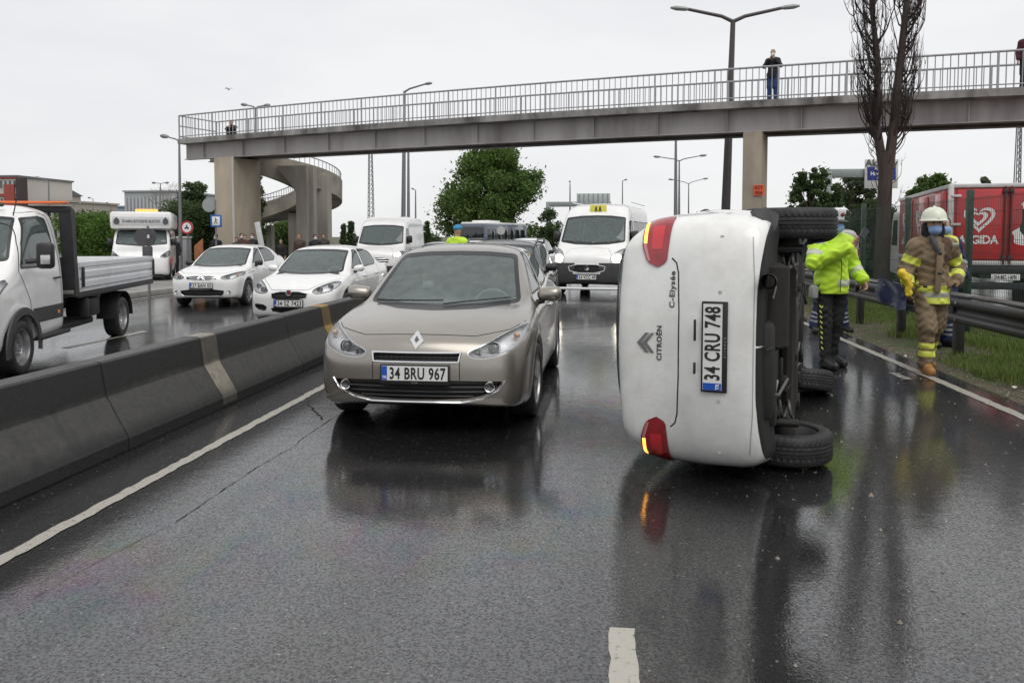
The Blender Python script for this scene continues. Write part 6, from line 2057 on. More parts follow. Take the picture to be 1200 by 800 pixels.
dob, H = make_vehicle('delivery_van', sp, (at_y(998, 277, 24.5).x + .3, 28.9, -.06), math.pi - R(12), 'small white delivery van on the service road beyond the fence', 'van', h=.05)
# ------------------------------------------------------------------ people
def prim_field(prims, k, X, Y, Z):
    d = None
    P = np.stack([X, Y, Z], -1)
    for pr in prims:
        if pr[0] == 'c':                       # tapered limb
            a, b, ra, rb = np.array(pr[1], float), np.array(pr[2], float), pr[3], pr[4]
            e = b - a; L = e @ e + 1e-12
            t = np.clip(((P - a) @ e) / L, 0, 1)
            q = np.sqrt(((P - a - t[..., None] * e) ** 2).sum(-1)) - (ra + (rb - ra) * t)
        else:                                  # ellipsoid, optionally turned about z
            c, r = np.array(pr[1], float), np.array(pr[2], float)
            D = P - c
            if len(pr) > 3:
                ca, sa = math.cos(pr[3]), math.sin(pr[3])
                D = np.stack([D[..., 0] * ca + D[..., 1] * sa, -D[..., 0] * sa + D[..., 1] * ca, D[..., 2]], -1)
            k0 = np.sqrt(((D / r) ** 2).sum(-1)); k1 = np.sqrt(((D / (r * r)) ** 2).sum(-1)) + 1e-9
            q = k0 * (k0 - 1) / k1
        d = q if d is None else smin(d, q, k)
    return d
def prim_hull(prims, h=.013, k=.04, cuts=(), fold=0.0, seed=0):
    lo = np.full(3, 1e9); hi = -lo
    for pr in prims:
        if pr[0] == 'c':
            for p, r in ((pr[1], pr[3]), (pr[2], pr[4])):
                lo = np.minimum(lo, np.array(p) - r); hi = np.maximum(hi, np.array(p) + r)
        else:
            m = max(pr[2]); lo = np.minimum(lo, np.array(pr[1]) - m); hi = np.maximum(hi, np.array(pr[1]) + m)
    lo -= 3 * h + .02; hi += 3 * h + .02
    ax = [np.arange(lo[i], hi[i] + h, h) for i in range(3)]
    X, Y, Z = np.meshgrid(*ax, indexing='ij')
    d = prim_field(prims, k, X, Y, Z)
    if fold:
        s = seed * 1.7
        w = np.sin(X * 31 + 3 * np.sin(Z * 13 + s) + s) * np.sin(Z * 44 + 2.2 * np.sin(X * 19 + Y * 23 + s)) + .7 * np.sin(Z * 71 + Y * 37 + 3 * np.sin(X * 27 + s)) * np.sin(Y * 29 + X * 17)
        d = d + fold * w
    for fn in cuts:
        d = smax(d, fn(X, Y, Z), .012)
    return Hull(d, lo, h)
def hand_prims(w, d, n, side, curl=.6, spread=1.0):
    """palm, four fingers of unequal length bent at the knuckles, thumb off the side of the palm"""
    w, d, n = Vector(w), Vector(d).normalized(), Vector(n)
    n = (n - d * n.dot(d)).normalized(); s = d.cross(n).normalized() * side
    P = [('e', tuple(w + d * .045), (.034, .034, .045)), ('c', tuple(w - d * .03), tuple(w + d * .03), .026, .028)]
    P = [('c', tuple(w - d * .04), tuple(w + d * .02), .026, .027)]
    for o in (-.024, -.008, .008, .024):
        P.append(('c', tuple(w + d * .015 + s * o * .7), tuple(w + d * .082 + s * o), .016, .0135))
    for o, L in ((.028, .070), (.0095, .080), (-.0095, .074), (-.028, .058)):
        b = w + d * .085 + s * o * spread
        a1 = curl * .55; a2 = curl * 1.25; a3 = curl * 1.9
        p = b
        for f, a, r0, r1 in ((.45, a1, .0105, .0098), (.32, a2, .0098, .0092), (.26, a3, .0092, .0082)):
            q = p + (d * math.cos(a) + n * math.sin(a)) * L * f
            P.append(('c', tuple(p), tuple(q), r0, r1)); p = q
    t0 = w + d * .025 + s * .028
    t1 = t0 + (d * .55 + s * .62 + n * .35).normalized() * .042
    t2 = t1 + (d * .85 + s * .15 + n * .5).normalized() * .032
    P += [('c', tuple(t0), tuple(t1), .015, .0125), ('c', tuple(t1), tuple(t2), .0125, .010)]
    return P
SKIN = mat('skin', (.42, .25, .175), .55, var=.12, scale=20)
HAIR = mat('hair_dark', (.018, .014, .012), .6, var=.4, scale=60)
MASKB = mat('mask_blue', (.28, .42, .72), .8, var=.1)
MASKW = mat('mask_white', (.72, .72, .72), .8, var=.08)
SHOE = mat('shoe_black', (.015, .015, .016), .45)
def union_mesh(name, hulls, m, parent, split=None):
    V, F, N, n = [], [], [], 0
    for H in hulls:
        p = H.rest(); V.append(p.V); N.append(H.normals(p.V)); F += [tuple(i + n for i in f) for f in p.F]; n += len(p.V)
    return mesh_obj(name, np.vstack(V), F, m, parent, normals=np.vstack(N))

def base_pose(h=1.76, **k):
    s = h / 1.76
    J = dict(hipL=(.095, 0, .93), hipR=(-.095, 0, .93), kneeL=(.10, -.02, .50), kneeR=(-.10, -.02, .50), ankL=(.105, .02, .09), ankR=(-.105, .02, .09), toeL=(.13, -.16, .035), toeR=(-.13, -.16, .035),
             pel=(0, 0, .97), waist=(0, .01, 1.10), chest=(0, .0, 1.30), neck=(0, .02, 1.48), head=(0, -.01, 1.645), shL=(.165, .01, 1.405), shR=(-.165, .01, 1.405),
             elL=(.235, .03, 1.14), elR=(-.235, .03, 1.14), wrL=(.245, -.06, .90), wrR=(-.245, -.06, .90), hdL=(.05, -.3, -1), hdR=(-.05, -.3, -1), face=0.0)
    J.update(k)
    return {q: (tuple(np.array(v) * s) if isinstance(v, tuple) and not q.startswith('hd') else v) for q, v in J.items()}, s
def bulk(a, b, ra, rb, g=0.0):
    return ('c', a, b, ra + g, rb + g)
def make_person(name, loc, rz, label, J, s=1.0, jacket=None, trousers=None, shoes=None, skin=None, hair=HAIR, mask=None, g=.012, lowres=False, hem=.80, fold=.004,
                gloves=None, group=None, headgear=None, curl=.7, gt=None, seated=False, bands=(), collar=None, cat='person', palm=None):
    root = empty(name, loc, rz, label, cat, group)
    skin = skin or SKIN
    hb = .026 if lowres else .011
    gt = g if gt is None else gt
    P = lambda q: J[q]
    head = np.array(P('head')); fa = J['face']          # face: turn of the head about z
    f = np.array([math.sin(fa), -math.cos(fa), 0]); r_ = np.array([math.cos(fa), math.sin(fa), 0])
    up = np.array([0, 0, 1.0])
    pr = [('e', tuple(head + up * .018 * s), (.076 * s, .095 * s, .112 * s), fa), ('e', tuple(head - up * .055 * s + f * .022 * s), (.058 * s, .066 * s, .066 * s), fa),
          bulk(P('neck'), tuple(head - up * .05 * s), .056 * s, .054 * s)]
    tor = [bulk(P('pel'), P('waist'), .135 * s, .125 * s), bulk(P('waist'), P('chest'), .125 * s, .14 * s), bulk(P('chest'), P('neck'), .125 * s, .062 * s), bulk(P('shL'), P('shR'), .055 * s, .055 * s), bulk(P('shL'), P('neck'), .05 * s, .05 * s), bulk(P('shR'), P('neck'), .05 * s, .05 * s)]
    legs = []; arms = []
    for q in 'LR':
        legs += [bulk(P('hip' + q), P('knee' + q), .085 * s, .058 * s), bulk(P('knee' + q), P('ank' + q), .056 * s, .038 * s)]
        arms += [bulk(P('sh' + q), P('el' + q), .056 * s, .044 * s), bulk(P('el' + q), P('wr' + q), .043 * s, .028 * s)]
    feet = []
    for q in 'LR':
        a, t = np.array(P('ank' + q)), np.array(P('toe' + q))
        heel = a + (a - t) * np.array([.25, .25, 0]) - np.array([0, 0, .045])
        feet += [[bulk(P('ank' + q), tuple(heel), .045, .042), bulk(tuple(heel), tuple(t), .042, .036), bulk(P('ank' + q), tuple(t + np.array([0, 0, .015])), .043, .032)]]
    thin = [(c[0], c[1], c[2], c[3] * .86, c[4] * .86) for c in tor + legs + arms]
    face = []
    if not lowres:
        nz = head - up * .012 * s + f * .098 * s
        face = [bulk(tuple(head + up * .03 * s + f * .085 * s), tuple(nz - up * .018 * s), .009, .014), ('e', tuple(head - up * .075 * s + f * .082 * s), (.022, .014, .008), fa)]
        for sg in (1, -1):
            face.append(('e', tuple(head + r_ * sg * .078 * s + up * .002 * s), (.012, .022, .032), fa))
    Hs = [prim_hull(pr + face + thin, hb, .028)]
    if not gloves:
        for q, sd in (('L', 1), ('R', -1)):
            hp = hand_prims(P('wr' + q), J['hd' + q], (palm or {}).get(q, (-sd, 0, 0)), 1 if q == 'L' else -1, curl) if not lowres else [('c', P('wr' + q), tuple(np.array(P('wr' + q)) + np.array(Vector(J['hd' + q]).normalized()) * .13), .03, .028)]
            Hs.append(prim_hull(hp, .0055 if not lowres else .02, .010))
    body = union_mesh('body', Hs, skin, root)
    if gloves:
        for q, sd in (('L', 1), ('R', -1)):
            hp = [(c[0], c[1], c[2], c[3] * 1.22, c[4] * 1.22) for c in hand_prims(P('wr' + q), J['hd' + q], (palm or {}).get(q, (-sd, 0, 0)), 1 if q == 'L' else -1, curl)]
            prim_hull(hp, .0065, .010).build('glove', gloves, root)
    if not lowres:
        for sg in (1, -1):
            MB().ball(tuple(head + up * .022 * s + f * .083 * s + r_ * sg * .032 * s), (.012, .012, .009), 10, 6).build('eye', mat('eye_dark', (.02, .015, .012), .2), body)
            b0 = head + up * .043 * s + f * .088 * s + r_ * sg * .034 * s
            MB().tube([b0 - r_ * .02, b0 + up * .005 + f * .002, b0 + r_ * .02], [.004, .006, .004], 6).build('eyebrow', HAIR, body)
    if hair is not None and headgear is None:
        hp = [('e', tuple(head + up * .04 * s - f * .012 * s), (.086 * s, .103 * s, .105 * s), fa)]
        cut = lambda X, Y, Z: ((X - head[0]) * f[0] + (Y - head[1]) * f[1]) * .9 - (Z - head[2]) * .55 - .028
        prim_hull(hp, hb, .02, [cut], fold=.003).build('hair', hair, root)
    if mask is not None:
        c = head - up * .045 * s + f * .03 * s
        hp = [('e', tuple(c), (.070 * s, .092 * s, .070 * s), fa), bulk(tuple(head - up * .012 * s + f * .098 * s), tuple(head - up * .06 * s + f * .09 * s), .020, .022)]
        cut = lambda X, Y, Z: .028 - ((X - head[0]) * f[0] + (Y - head[1]) * f[1])
        cut2 = lambda X, Y, Z: (Z - head[2]) + .004
        mk = prim_hull(hp, .009 if not lowres else .016, .02, [cut, cut2]).build('face_mask', mask, root)
        if not lowres:
            for sg in (1, -1):
                MB().tube([head - up * .02 + f * .06 + r_ * sg * .066, head + r_ * sg * .088 - up * .005, head - f * .012 + r_ * sg * .088], .0025, 5).build('mask_loop', MASKW, mk)
    parts = {}
    if trousers is not None:
        tr = [(c[0], c[1], c[2], c[3] + gt * 1.2, c[4] + gt * 2.2) for c in legs] + [bulk(P('pel'), P('waist'), .125 * s, .125 * s, gt * .6)] + [bulk(P('hipL'), P('hipR'), .095 * s, .095 * s, gt * .6)]
        parts['trousers'] = prim_hull(tr, hb, .03, [lambda X, Y, Z: .055 * s - Z] if not seated else [], fold=fold, seed=1)
    if jacket is not None:
        jk = [(c[0], c[1], c[2], c[3] + g * 1.6, c[4] + g * 1.6) for c in tor] + [(c[0], c[1], c[2] if i % 2 == 0 else tuple(np.array(c[1]) * .10 + np.array(c[2]) * .90), c[3] + g * 1.5, c[4] + g * 1.7) for i, c in enumerate(arms)]
        if not seated:
            pz = np.array(P('pel')); jk.append(bulk(tuple(pz), tuple(pz - np.array([0, 0, pz[2] - hem])), .15 * s, .15 * s, g * 1.3))
        jk.append(bulk(P('neck'), tuple(np.array(P('neck')) + up * .03), .072 * s, .066 * s))
        cuts = [lambda X, Y, Z: hem - Z] if not seated else []
        cuts.append(lambda X, Y, Z: np.maximum(Z - (P('neck')[2] + .045 * s), -9))
        parts['jacket'] = prim_hull(jk, hb, .04, cuts, fold=fold, seed=2)
    for nm, H in parts.items():
        m = jacket if nm == 'jacket' else trousers
        # reflective bands: rings cut from the cloth where a test holds
        ids = np.nonzero(H.alive)[0]
        for (bn, which, test, bm) in bands:
            if which != nm: continue
            ids = np.nonzero(H.alive)[0]
            sel = [i for i in ids if test(H.FC[i])]
            if sel:
                Patch(H.P, [H.faces[i] for i in sel], H).clean().build(bn, bm, root, off=.002)
                H.alive[sel] = False
        H.build(nm, m, root)
    if shoes is not None:
        for ff in feet:
            prim_hull([(c[0], c[1], c[2], c[3] + .008, c[4] + .008) for c in ff], hb, .02, [lambda X, Y, Z: -Z] if not seated and min(P('toeL')[2], P('toeR')[2]) > .02 else []).build('shoe', shoes, root)
    if headgear:
        headgear(root, head, f, r_, up, s)
    return root
def limb_band(a, b, t0, t1, rad=.16):
    a, b = np.array(a), np.array(b); e = b - a; L = e @ e
    def test(c):
        t = ((c - a) @ e) / L
        q = c - a - e * t
        return t0 < t < t1 and (q @ q) < rad * rad
    return test

# firefighter walking along the edge line -----------------------------------------
TAN = mat('turnout_tan', (.205, .150, .092), .85, var=.2, scale=6, dark=(.15, .095, .05), dpos=(.5, .75), bump=.25, bscale=120)
BROWN = mat('turnout_brown', (.085, .048, .03), .85, var=.2)
YEL = mat('reflective_yellow', (.62, .66, .10), .5, var=.12, scale=9)
SILV = mat('reflective_silver', (.42, .42, .36), .4, var=.1)
J, s = base_pose(1.80, hipL=(.09, .0, .93), kneeL=(.09, .07, .52), ankL=(.10, .34, .14), toeL=(.12, .20, .05), hipR=(-.09, 0, .93), kneeR=(-.085, -.11, .51), ankR=(-.08, -.09, .10), toeR=(-.10, -.27, .04),
    shL=(.175, .01, 1.40), shR=(-.175, .01, 1.40), elL=(.325, .10, 1.17), wrL=(.215, -.13, 1.03), hdL=(-.9, -.35, -.15), elR=(-.265, .05, 1.15), wrR=(-.30, -.10, .95), hdR=(-.12, -.35, -1), face=R(-6), head=(-.01, -.03, 1.64))
def fire_helmet(root, head, f, r_, up, s):
    c = head + up * .072
    m = MB()
    prof = [(.001, .135), (.05, .128), (.09, .104), (.118, .066), (.13, .02), (.133, -.008), (.152, -.022), (.150, -.030), (.122, -.018)]
    m.lathe(prof, axis='z', n=36)
    V = np.array(m.v); V[:, 1] *= 1.16
    V = V @ np.array([r_, -f, up]); V += c
    m.v = [tuple(p) for p in V]
    h = m.build('helmet', mat('helmet_cream', (.66, .68, .56), .35, var=.08, coat=.4), root, smooth=50)
    MB().tube([c + f * .155 + up * .0, c + f * .10 + up * .095, c + up * .139, c - f * .10 + up * .095], .010, 8).build('helmet_ridge', mat('helmet_cream'), h)
    H2 = prim_hull([('e', tuple(head - up * .06 - f * .02), (.125, .12, .16))], .014, .02, [lambda X, Y, Z: ((X - head[0]) * f[0] + (Y - head[1]) * f[1]) - .03, lambda X, Y, Z: Z - head[2] - .03], fold=.004)
    H2.build('neck_curtain', mat('curtain_black', (.014, .014, .016), .8), h)
Z = lambda a, b, r=.26: (lambda c: a * s < c[2] < b * s and abs(c[0]) < r)
fb = [('brown_yoke', 'jacket', lambda c: c[2] > 1.20 * s and .055 < c[0] < .165 and c[1] < .02, BROWN),
      ('hem_band', 'jacket', lambda c: (.775 * s < c[2] < .845 * s or .905 * s < c[2] < .975 * s) and abs(c[0]) < .24, YEL), ('hem_stripe', 'jacket', lambda c: .845 * s <= c[2] <= .905 * s and abs(c[0]) < .24, SILV),
      ('sleeve_band', 'jacket', limb_band(J['shL'], J['elL'], .42, .72, .13), YEL), ('sleeve_band', 'jacket', limb_band(J['shR'], J['elR'], .42, .72, .13), YEL),
      ('cuff_band', 'jacket', limb_band(J['elL'], J['wrL'], .45, .86, .12), YEL), ('cuff_band', 'jacket', limb_band(J['elR'], J['wrR'], .45, .86, .12), YEL)]
for q in 'LR':
    fb += [('leg_band', 'trousers', limb_band(J['knee' + q], J['ank' + q], .40, .54, .14), YEL), ('leg_band', 'trousers', limb_band(J['knee' + q], J['ank' + q], .60, .76, .14), YEL)]
gf = ground(1089, 436)
GLV = mat('glove_leather', (.20, .13, .07), .8, var=.3)
fire = make_person('person', gf, R(4), 'person in tan firefighting suit, cream helmet and blue mask walking with yellow gloves in hand', J, s, TAN, TAN, mat('boot_tan', (.36, .17, .045), .55, var=.25), mask=MASKB, g=.022, gt=.021, hem=.77 * s, fold=.0075, gloves=GLV, headgear=fire_helmet, bands=fb, palm={'L': (0, .3, -1), 'R': (1, 0, 0)})
# jacket details: flap, clips, collar, pockets
chest = lambda x, z, y: (x, y, z)
MB().box((-.02, -.205, 1.20), (.07, .03, .55), .012, rot=Matrix.Rotation(.05, 3, 'Y')).build('storm_flap', TAN, fire)
for (x, z) in ((-.02, 1.36), (-.02, 1.14), (-.16, .99), (.15, 1.0)):
    MB().box((x, -.218 if abs(x) < .1 else -.195, z), (.045, .02, .025), .006).build('clip', mat('clip_black', (.012, .012, .013), .5), fire)
MB().tube([(-.07, -.10, 1.55), (-.055, -.16, 1.48), (-.03, -.195, 1.40), (-.02, -.205, 1.35)], [.025, .033, .035, .02], 8).build('throat_tab', mat('tab_grey', (.06, .062, .07), .8), fire)
MB().box((.16, -.185, 1.46), (.07, .02, .03), .006, rot=Matrix.Rotation(.3, 3, 'X')).build('badge', SILV, fire)
gl2 = prim_hull([('c', (-.34, -.20, .99), (-.36, -.19, 1.07), .035, .045), ('c', (-.36, -.19, 1.07), (-.41, -.17, 1.14), .045, .05), ('c', (-.335, -.19, 1.0), (-.33, -.2, .90), .03, .022), ('c', (-.36, -.19, 1.0), (-.365, -.2, .90), .025, .018)], .011, .02, fold=.006)
glo = gl2.build('work_gloves', mat('glove_yellow', (.68, .50, .03), .7, var=.15), None)
glo.location = gf; glo.rotation_euler = (0, 0, R(4))
tag(glo, 'bright yellow work gloves held in the hand of the tan suited person', 'gloves')

# traffic officer with a phone ------------------------------------------------------
HIV = mat('hi_vis_lime', (.50, .76, .03), .6, var=.14, scale=5, dark=(.36, .60, .03), dpos=(.5, .8), sheen=.2)
BLKT = mat('trousers_black', (.013, .013, .015), .8, var=.3)
GREYR = mat('reflective_grey', (.48, .52, .40), .4, var=.2, scale=30)
J, s = base_pose(1.84, hipL=(.10, 0, .93), hipR=(-.09, 0, .93), kneeL=(.09, .05, .50), kneeR=(-.075, -.02, .50), ankL=(.10, .14, .09), ankR=(-.06, -.02, .09), toeL=(.16, -.02, .035), toeR=(-.05, -.21, .035),
    elR=(-.27, -.10, 1.19), wrR=(.05, -.32, 1.37), hdR=(.55, -.3, .75), elL=(.28, .06, 1.15), wrL=(.31, -.14, .99), hdL=(.1, -.4, -1), face=R(16), head=(.0, -.045, 1.63))
def peaked_cap(root, head, f, r_, up, s):
    c = head + up * .07
    m = MB(); m.lathe([(.001, .105), (.07, .100), (.112, .075), (.118, .045), (.100, .02), (.098, -.035), (.09, -.035)], axis='z', n=32)
    V = np.array(m.v); V[:, 1] *= 1.13; V[:, 2] += np.where(V[:, 2] > .04, -V[:, 1] * .12, 0)
    m.v = [tuple(p) for p in V @ np.array([r_, -f, up]) + c]
    h = m.build('cap', mat('cap_white', (.70, .70, .70), .6, var=.05), root, smooth=50)
    V, F = [], []
    for i in range(13):
        t = R(-62 + 124 * i / 12)
        for (r, z) in ((.098, -.028), (.165, -.052), (.165, -.058), (.098, -.034)):
            V.append(tuple(c + r_ * r * math.sin(t) * (1 if r < .12 else .86) + f * r * math.cos(t) * 1.08 + up * z))
        if i:
            for k in range(4): F.append((4 * i - 4 + k, 4 * i - 4 + (k + 1) % 4, 4 * i + (k + 1) % 4, 4 * i + k))
    MB().add(V, F).build('peak', mat('peak_grey', (.05, .05, .055), .4), h, smooth=40)
    b = c + f * .122 + up * .03
    MB().ball(tuple(b), (.026, .010, .026), 10, 6).build('cap_badge', mat('badge_maroon', (.22, .02, .03), .4), h)
ob = [('chest_tape', 'jacket', lambda c: 1.22 * s < c[2] < 1.30 * s and c[1] > .06 and abs(c[0]) < .2, GREYR),
      ('sleeve_tape', 'jacket', limb_band(J['shR'], J['elR'], .50, .78, .13), GREYR), ('sleeve_tape', 'jacket', limb_band(J['elL'], J['wrL'], .35, .6, .12), GREYR),
      ('pocket_print', 'jacket', lambda c: .93 * s < c[2] < 1.0 * s and -.02 < c[0] < .15 and c[1] < -.08, GREYR),
      ('shoulder_patch', 'jacket', lambda c: c[2] > 1.40 * s and -.24 < c[0] < -.15, GREYR)]
po = ground(972, 430)
off = make_person('person', po, R(14), 'person in lime hi-vis jacket and white cap looking at a phone beside the overturned car', J, s, HIV, BLKT, SHOE, mask=MASKB, g=.026, gt=.010, hem=.84 * s, fold=.007, headgear=peaked_cap, bands=ob, curl=.9, palm={'R': (.2, .5, .8), 'L': (-1, 0, 0)})
for k in range(9):
    for sx in (-1,):
        a = Vector(J['hipR']).lerp(Vector(J['ankR']), .30 + .07 * k)
        c = a + Vector((-.070 + .003 * k, -.066 + .004 * k, 0))
        m = MB()
        for q in (1, -1):
            m.prism([(0, 0), (.036 * q, .022), (.036 * q, .044), (0, .022)], lambda u, v: c + Vector((u * .75, -abs(u) * .1, v)), lambda u, v: c + Vector((u * .75 - .004, -abs(u) * .1 - .006, v)))
        m.build('chevron_tape', mat('chevron_lime', (.55, .62, .10), .5), off, smooth=None)
for z, w in ((1.32, .30),):
    pass
MB().tube([(-.01, -.222, .90), (0, -.225, 1.2), (.0, -.185, 1.40)], .005, 5).build('zip', mat('zip_dark', (.02, .03, .01), .5), off)
hol = MB().box((-.245, -.05, .90), (.09, .10, .16), .03).build('belt_pouch', mat('pouch_grey', (.28, .28, .28), .5, var=.2), off)
pm = MB().box((0, 0, 0), (.075, .011, .155), .004, rot=Matrix.Rotation(R(40), 3, 'Y') @ Matrix.Rotation(R(-35), 3, 'X')).build('mobile_phone', mat('phone_black', (.01, .01, .012), .15), None)
pm.location = Vector(po) + Matrix.Rotation(R(14), 3, 'Z') @ (Vector(J['wrR']) + Vector((.115, -.06, .150)))
tag(pm, 'black mobile phone held up in the hand of the hi-vis jacket person', 'phone')
MB().box((0, -.0062, 0), (.066, .001, .14), rot=Matrix.Rotation(R(40), 3, 'Y') @ Matrix.Rotation(R(-35), 3, 'X')).build('phone_screen', mat('screen_dark', (.012, .013, .018), .08), pm)

# two people in navy overalls behind them -------------------------------------------
NAVY = mat('overall_navy', (.012, .025, .085), .75, var=.2, scale=6)
STR = mat('reflective_strip', (.30, .32, .33), .4)
def navy_bands(J, s):
    b = []
    for q in 'LR':
        for t in (.42, .58, .74): b.append(('leg_strip', 'trousers', limb_band(J['knee' + q], J['ank' + q], t, t + .07, .13), STR))
        for t in (.45, .72): b.append(('sleeve_strip', 'jacket', limb_band(J['el' + q], J['wr' + q], t - .3, t - .12, .12), STR))
    b.append(('vest', 'jacket', lambda c: c[2] > 1.33 * s and abs(c[0]) < .17, YEL))
    return b
J, s = base_pose(1.78, kneeL=(.17, -.02, .50), ankL=(.24, .02, .09), toeL=(.28, -.15, .035), kneeR=(-.17, -.02, .50), ankR=(-.24, .02, .09), toeR=(-.28, -.15, .035))
make_person('person', ground(972, 389), R(8), 'person in navy overalls with striped trouser legs standing behind the hi-vis officer', J, s, NAVY, NAVY, SHOE, g=.022, hem=.86, lowres=False, bands=navy_bands(J, s), mask=MASKB)
J, s = base_pose(1.74, elL=(.30, .06, 1.16), wrL=(.24, -.12, .98), hdL=(-.6, -.5, -.5))
make_person('person', (at_y(1105, 277, 11.7).x, 11.7, .06), R(12), 'person in navy overalls and lime vest standing behind the guardrail', J, s, NAVY, NAVY, SHOE, g=.022, hem=.86, bands=navy_bands(J, s), mask=MASKB)
# navy sheet hanging over the guardrail
V, F = [], []
for i in range(13):
    for j in range(9):
        u, v = i / 12, j / 8
        V.append((XG - .19 - .03 * math.sin(u * 9) * v - .015 * math.sin(v * 7 + u * 4), y_on(1064, XG - .19) + u * 1.25 + .05 * math.sin(v * 3), .90 - v * .38 - .03 * math.sin(u * 5)))
for i in range(12):
    for j in range(8): F.append((i * 9 + j, i * 9 + j + 1, i * 9 + j + 10, i * 9 + j + 9))
n0 = len(V)
V += [(x + .012, y, z) for x, y, z in V]
F += [tuple(q + n0 for q in f[::-1]) for f in F]
shn = MB().add(V, F).build('plastic_sheet', mat('sheet_navy', (.006, .014, .055), .4, var=.2, coat=.3), None, smooth=True)
tag(shn, 'dark navy plastic sheet hung over the guardrail next to the firefighter', 'sheet')

# officer beyond the saloon, seen from behind -------------------------------------------
def ball_cap(col, brim, back=False):
    def fn(root, head, f, r_, up, s):
        c = head + up * .045
        m = MB(); m.ball(tuple(c + up * .01), (.096, .112, .088), 20, 12)
        m.v = [p if p[2] > c[2] - .012 else (p[0], p[1], c[2] - .012) for p in m.v]
        h = m.build('cap', col, root, smooth=True)
        MB().box(tuple(c + f * .15 - up * .004), (.13, .13, .012), .005, rot=Matrix((Vector(r_), -Vector(f), Vector(up))).transposed()).build('peak', brim, h)
    return fn
J, s = base_pose(1.78, face=R(50))
make_person('person', (at_y(536, 277, 17.6).x, 17.6, 0), R(150), 'person in lime vest and turquoise cap standing behind the beige saloon', J, s, HIV, BLKT, SHOE, g=.026, hem=.85, lowres=True, headgear=ball_cap(mat('cap_turquoise', (.02, .22, .42), .6), mat('cap_yellow', (.65, .62, .05), .6)))
# driver and passenger of the saloon ----------------------------------------------------------
def seated(loc, rz, label, jk, hairm=HAIR, mask=None):
    J, s = base_pose(1.72, hipL=(.09, 0, .60), hipR=(-.09, 0, .60), pel=(0, .02, .62), waist=(0, .07, .74), chest=(0, .12, .94), neck=(0, .15, 1.10), head=(0, .12, 1.25), shL=(.18, .14, 1.05), shR=(-.18, .14, 1.05),
        kneeL=(.14, -.45, .66), kneeR=(-.14, -.45, .66), ankL=(.14, -.55, .28), ankR=(-.14, -.55, .28), toeL=(.14, -.7, .26), toeR=(-.14, -.7, .26), elL=(.24, -.08, .86), elR=(-.24, -.08, .86), wrL=(.15, -.30, .96), wrR=(-.15, -.30, .96), hdL=(-.1, -1, .2), hdR=(.1, -1, .2))
    J['face'] = 0.0
    return make_person('person', loc, rz, label, J, s, jk, BLKT, SHOE, lowres=True, seated=True, hair=hairm, mask=mask, fold=.003)
Ms = Matrix.Rotation(R(-.6), 3, 'Z'); base = Vector((-1.44, 6.22, 0))
seated(base + Ms @ Vector((.36, 2.02, -.10)), R(-.6), 'driver in dark clothes seated behind the steering wheel of the beige saloon', mat('cloth_charcoal', (.04, .042, .05), .8))
seated(base + Ms @ Vector((-.36, 2.05, -.12)), R(-.6), 'passenger in a grey top seated in front inside the beige saloon', mat('cloth_grey', (.16, .15, .15), .8), mask=MASKW)

# onlookers below the bridge ------------------------------------------------------------------
look = [(204, 33.0, 1.66, 'person with dark hair standing by the municipal truck', (.02, .02, .025), None), (253, 34.0, 1.74, 'person in black with a white mask standing under the blue square sign', (.012, .012, .014), MASKW),
        (277, 34.5, 1.60, 'shorter person in black between the pier and two taller onlookers', (.015, .015, .02), None), (283, 35.5, 1.78, 'tall person in brown jacket at the tan pier', (.05, .03, .025), MASKW),
        (287, 33.6, 1.70, 'person in dark maroon standing before the pier edge', (.06, .02, .02), None), (296, 34.6, 1.76, 'person in black with white mask beside the leaning white board', (.014, .014, .02), MASKW),
        (329, 35.0, 1.52, 'short dark haired person between the leaning board and the ramp pier', (.015, .013, .012), None), (351, 34.0, 1.74, 'fair haired person in brown coat in front of the ramp pier', (.07, .04, .03), None),
        (369, 34.4, 1.72, 'person in black jacket with mask by the second ramp pier', (.012, .013, .016), MASKW), (379, 34.8, 1.76, 'person in dark grey coat at the right edge of the ramp piers', (.05, .04, .042), None)]
for i, (px, Y, hh, lab, c_, mk) in enumerate(look):
    J, s = base_pose(hh, face=R(random.uniform(-20, 30)))
    make_person('person', (at_y(px, 277, Y).x, Y, -.10), R(random.uniform(-10, 25)), lab, J, s, mat('cloth_on_%d' % i, c_, .8), BLKT, SHOE, lowres=True, mask=mk, g=.016, group='onlookers under the footbridge',
        hair=HAIR if i != 7 else mat('hair_fair', (.16, .09, .04), .6))
# people on the bridge ------------------------------------------------------------------------
s_ = br_pt(898.5)
J, s = base_pose(1.74, elL=(.27, -.08, 1.20), wrL=(.07, -.24, 1.42), hdL=(-.5, -.2, .8), elR=(-.27, -.08, 1.20), wrR=(-.07, -.24, 1.42), hdR=(.5, -.2, .8), face=0.0)
make_person('person', br(s_, .62, deck_z(s_)), math.atan2(BD.y, BD.x), 'person in black jacket and blue jeans filming from the footbridge railing', J, s, mat('cloth_black', (.014, .014, .018), .8), mat('jeans_blue', (.03, .06, .16), .85, var=.2), SHOE, mask=MASKW, lowres=True, g=.016, hem=.80, hair=mat('hair_grey', (.26, .20, .15), .6))
s_ = br_pt(1199)
J, s = base_pose(1.78)
make_person('person', br(s_, .62, deck_z(s_)), math.atan2(BD.y, BD.x), 'person in dark maroon coat on the footbridge above the red lorry', J, s, mat('cloth_maroon', (.06, .012, .022), .8), BLKT, SHOE, lowres=True, g=.018, hem=.70)
s_ = br_pt(259)
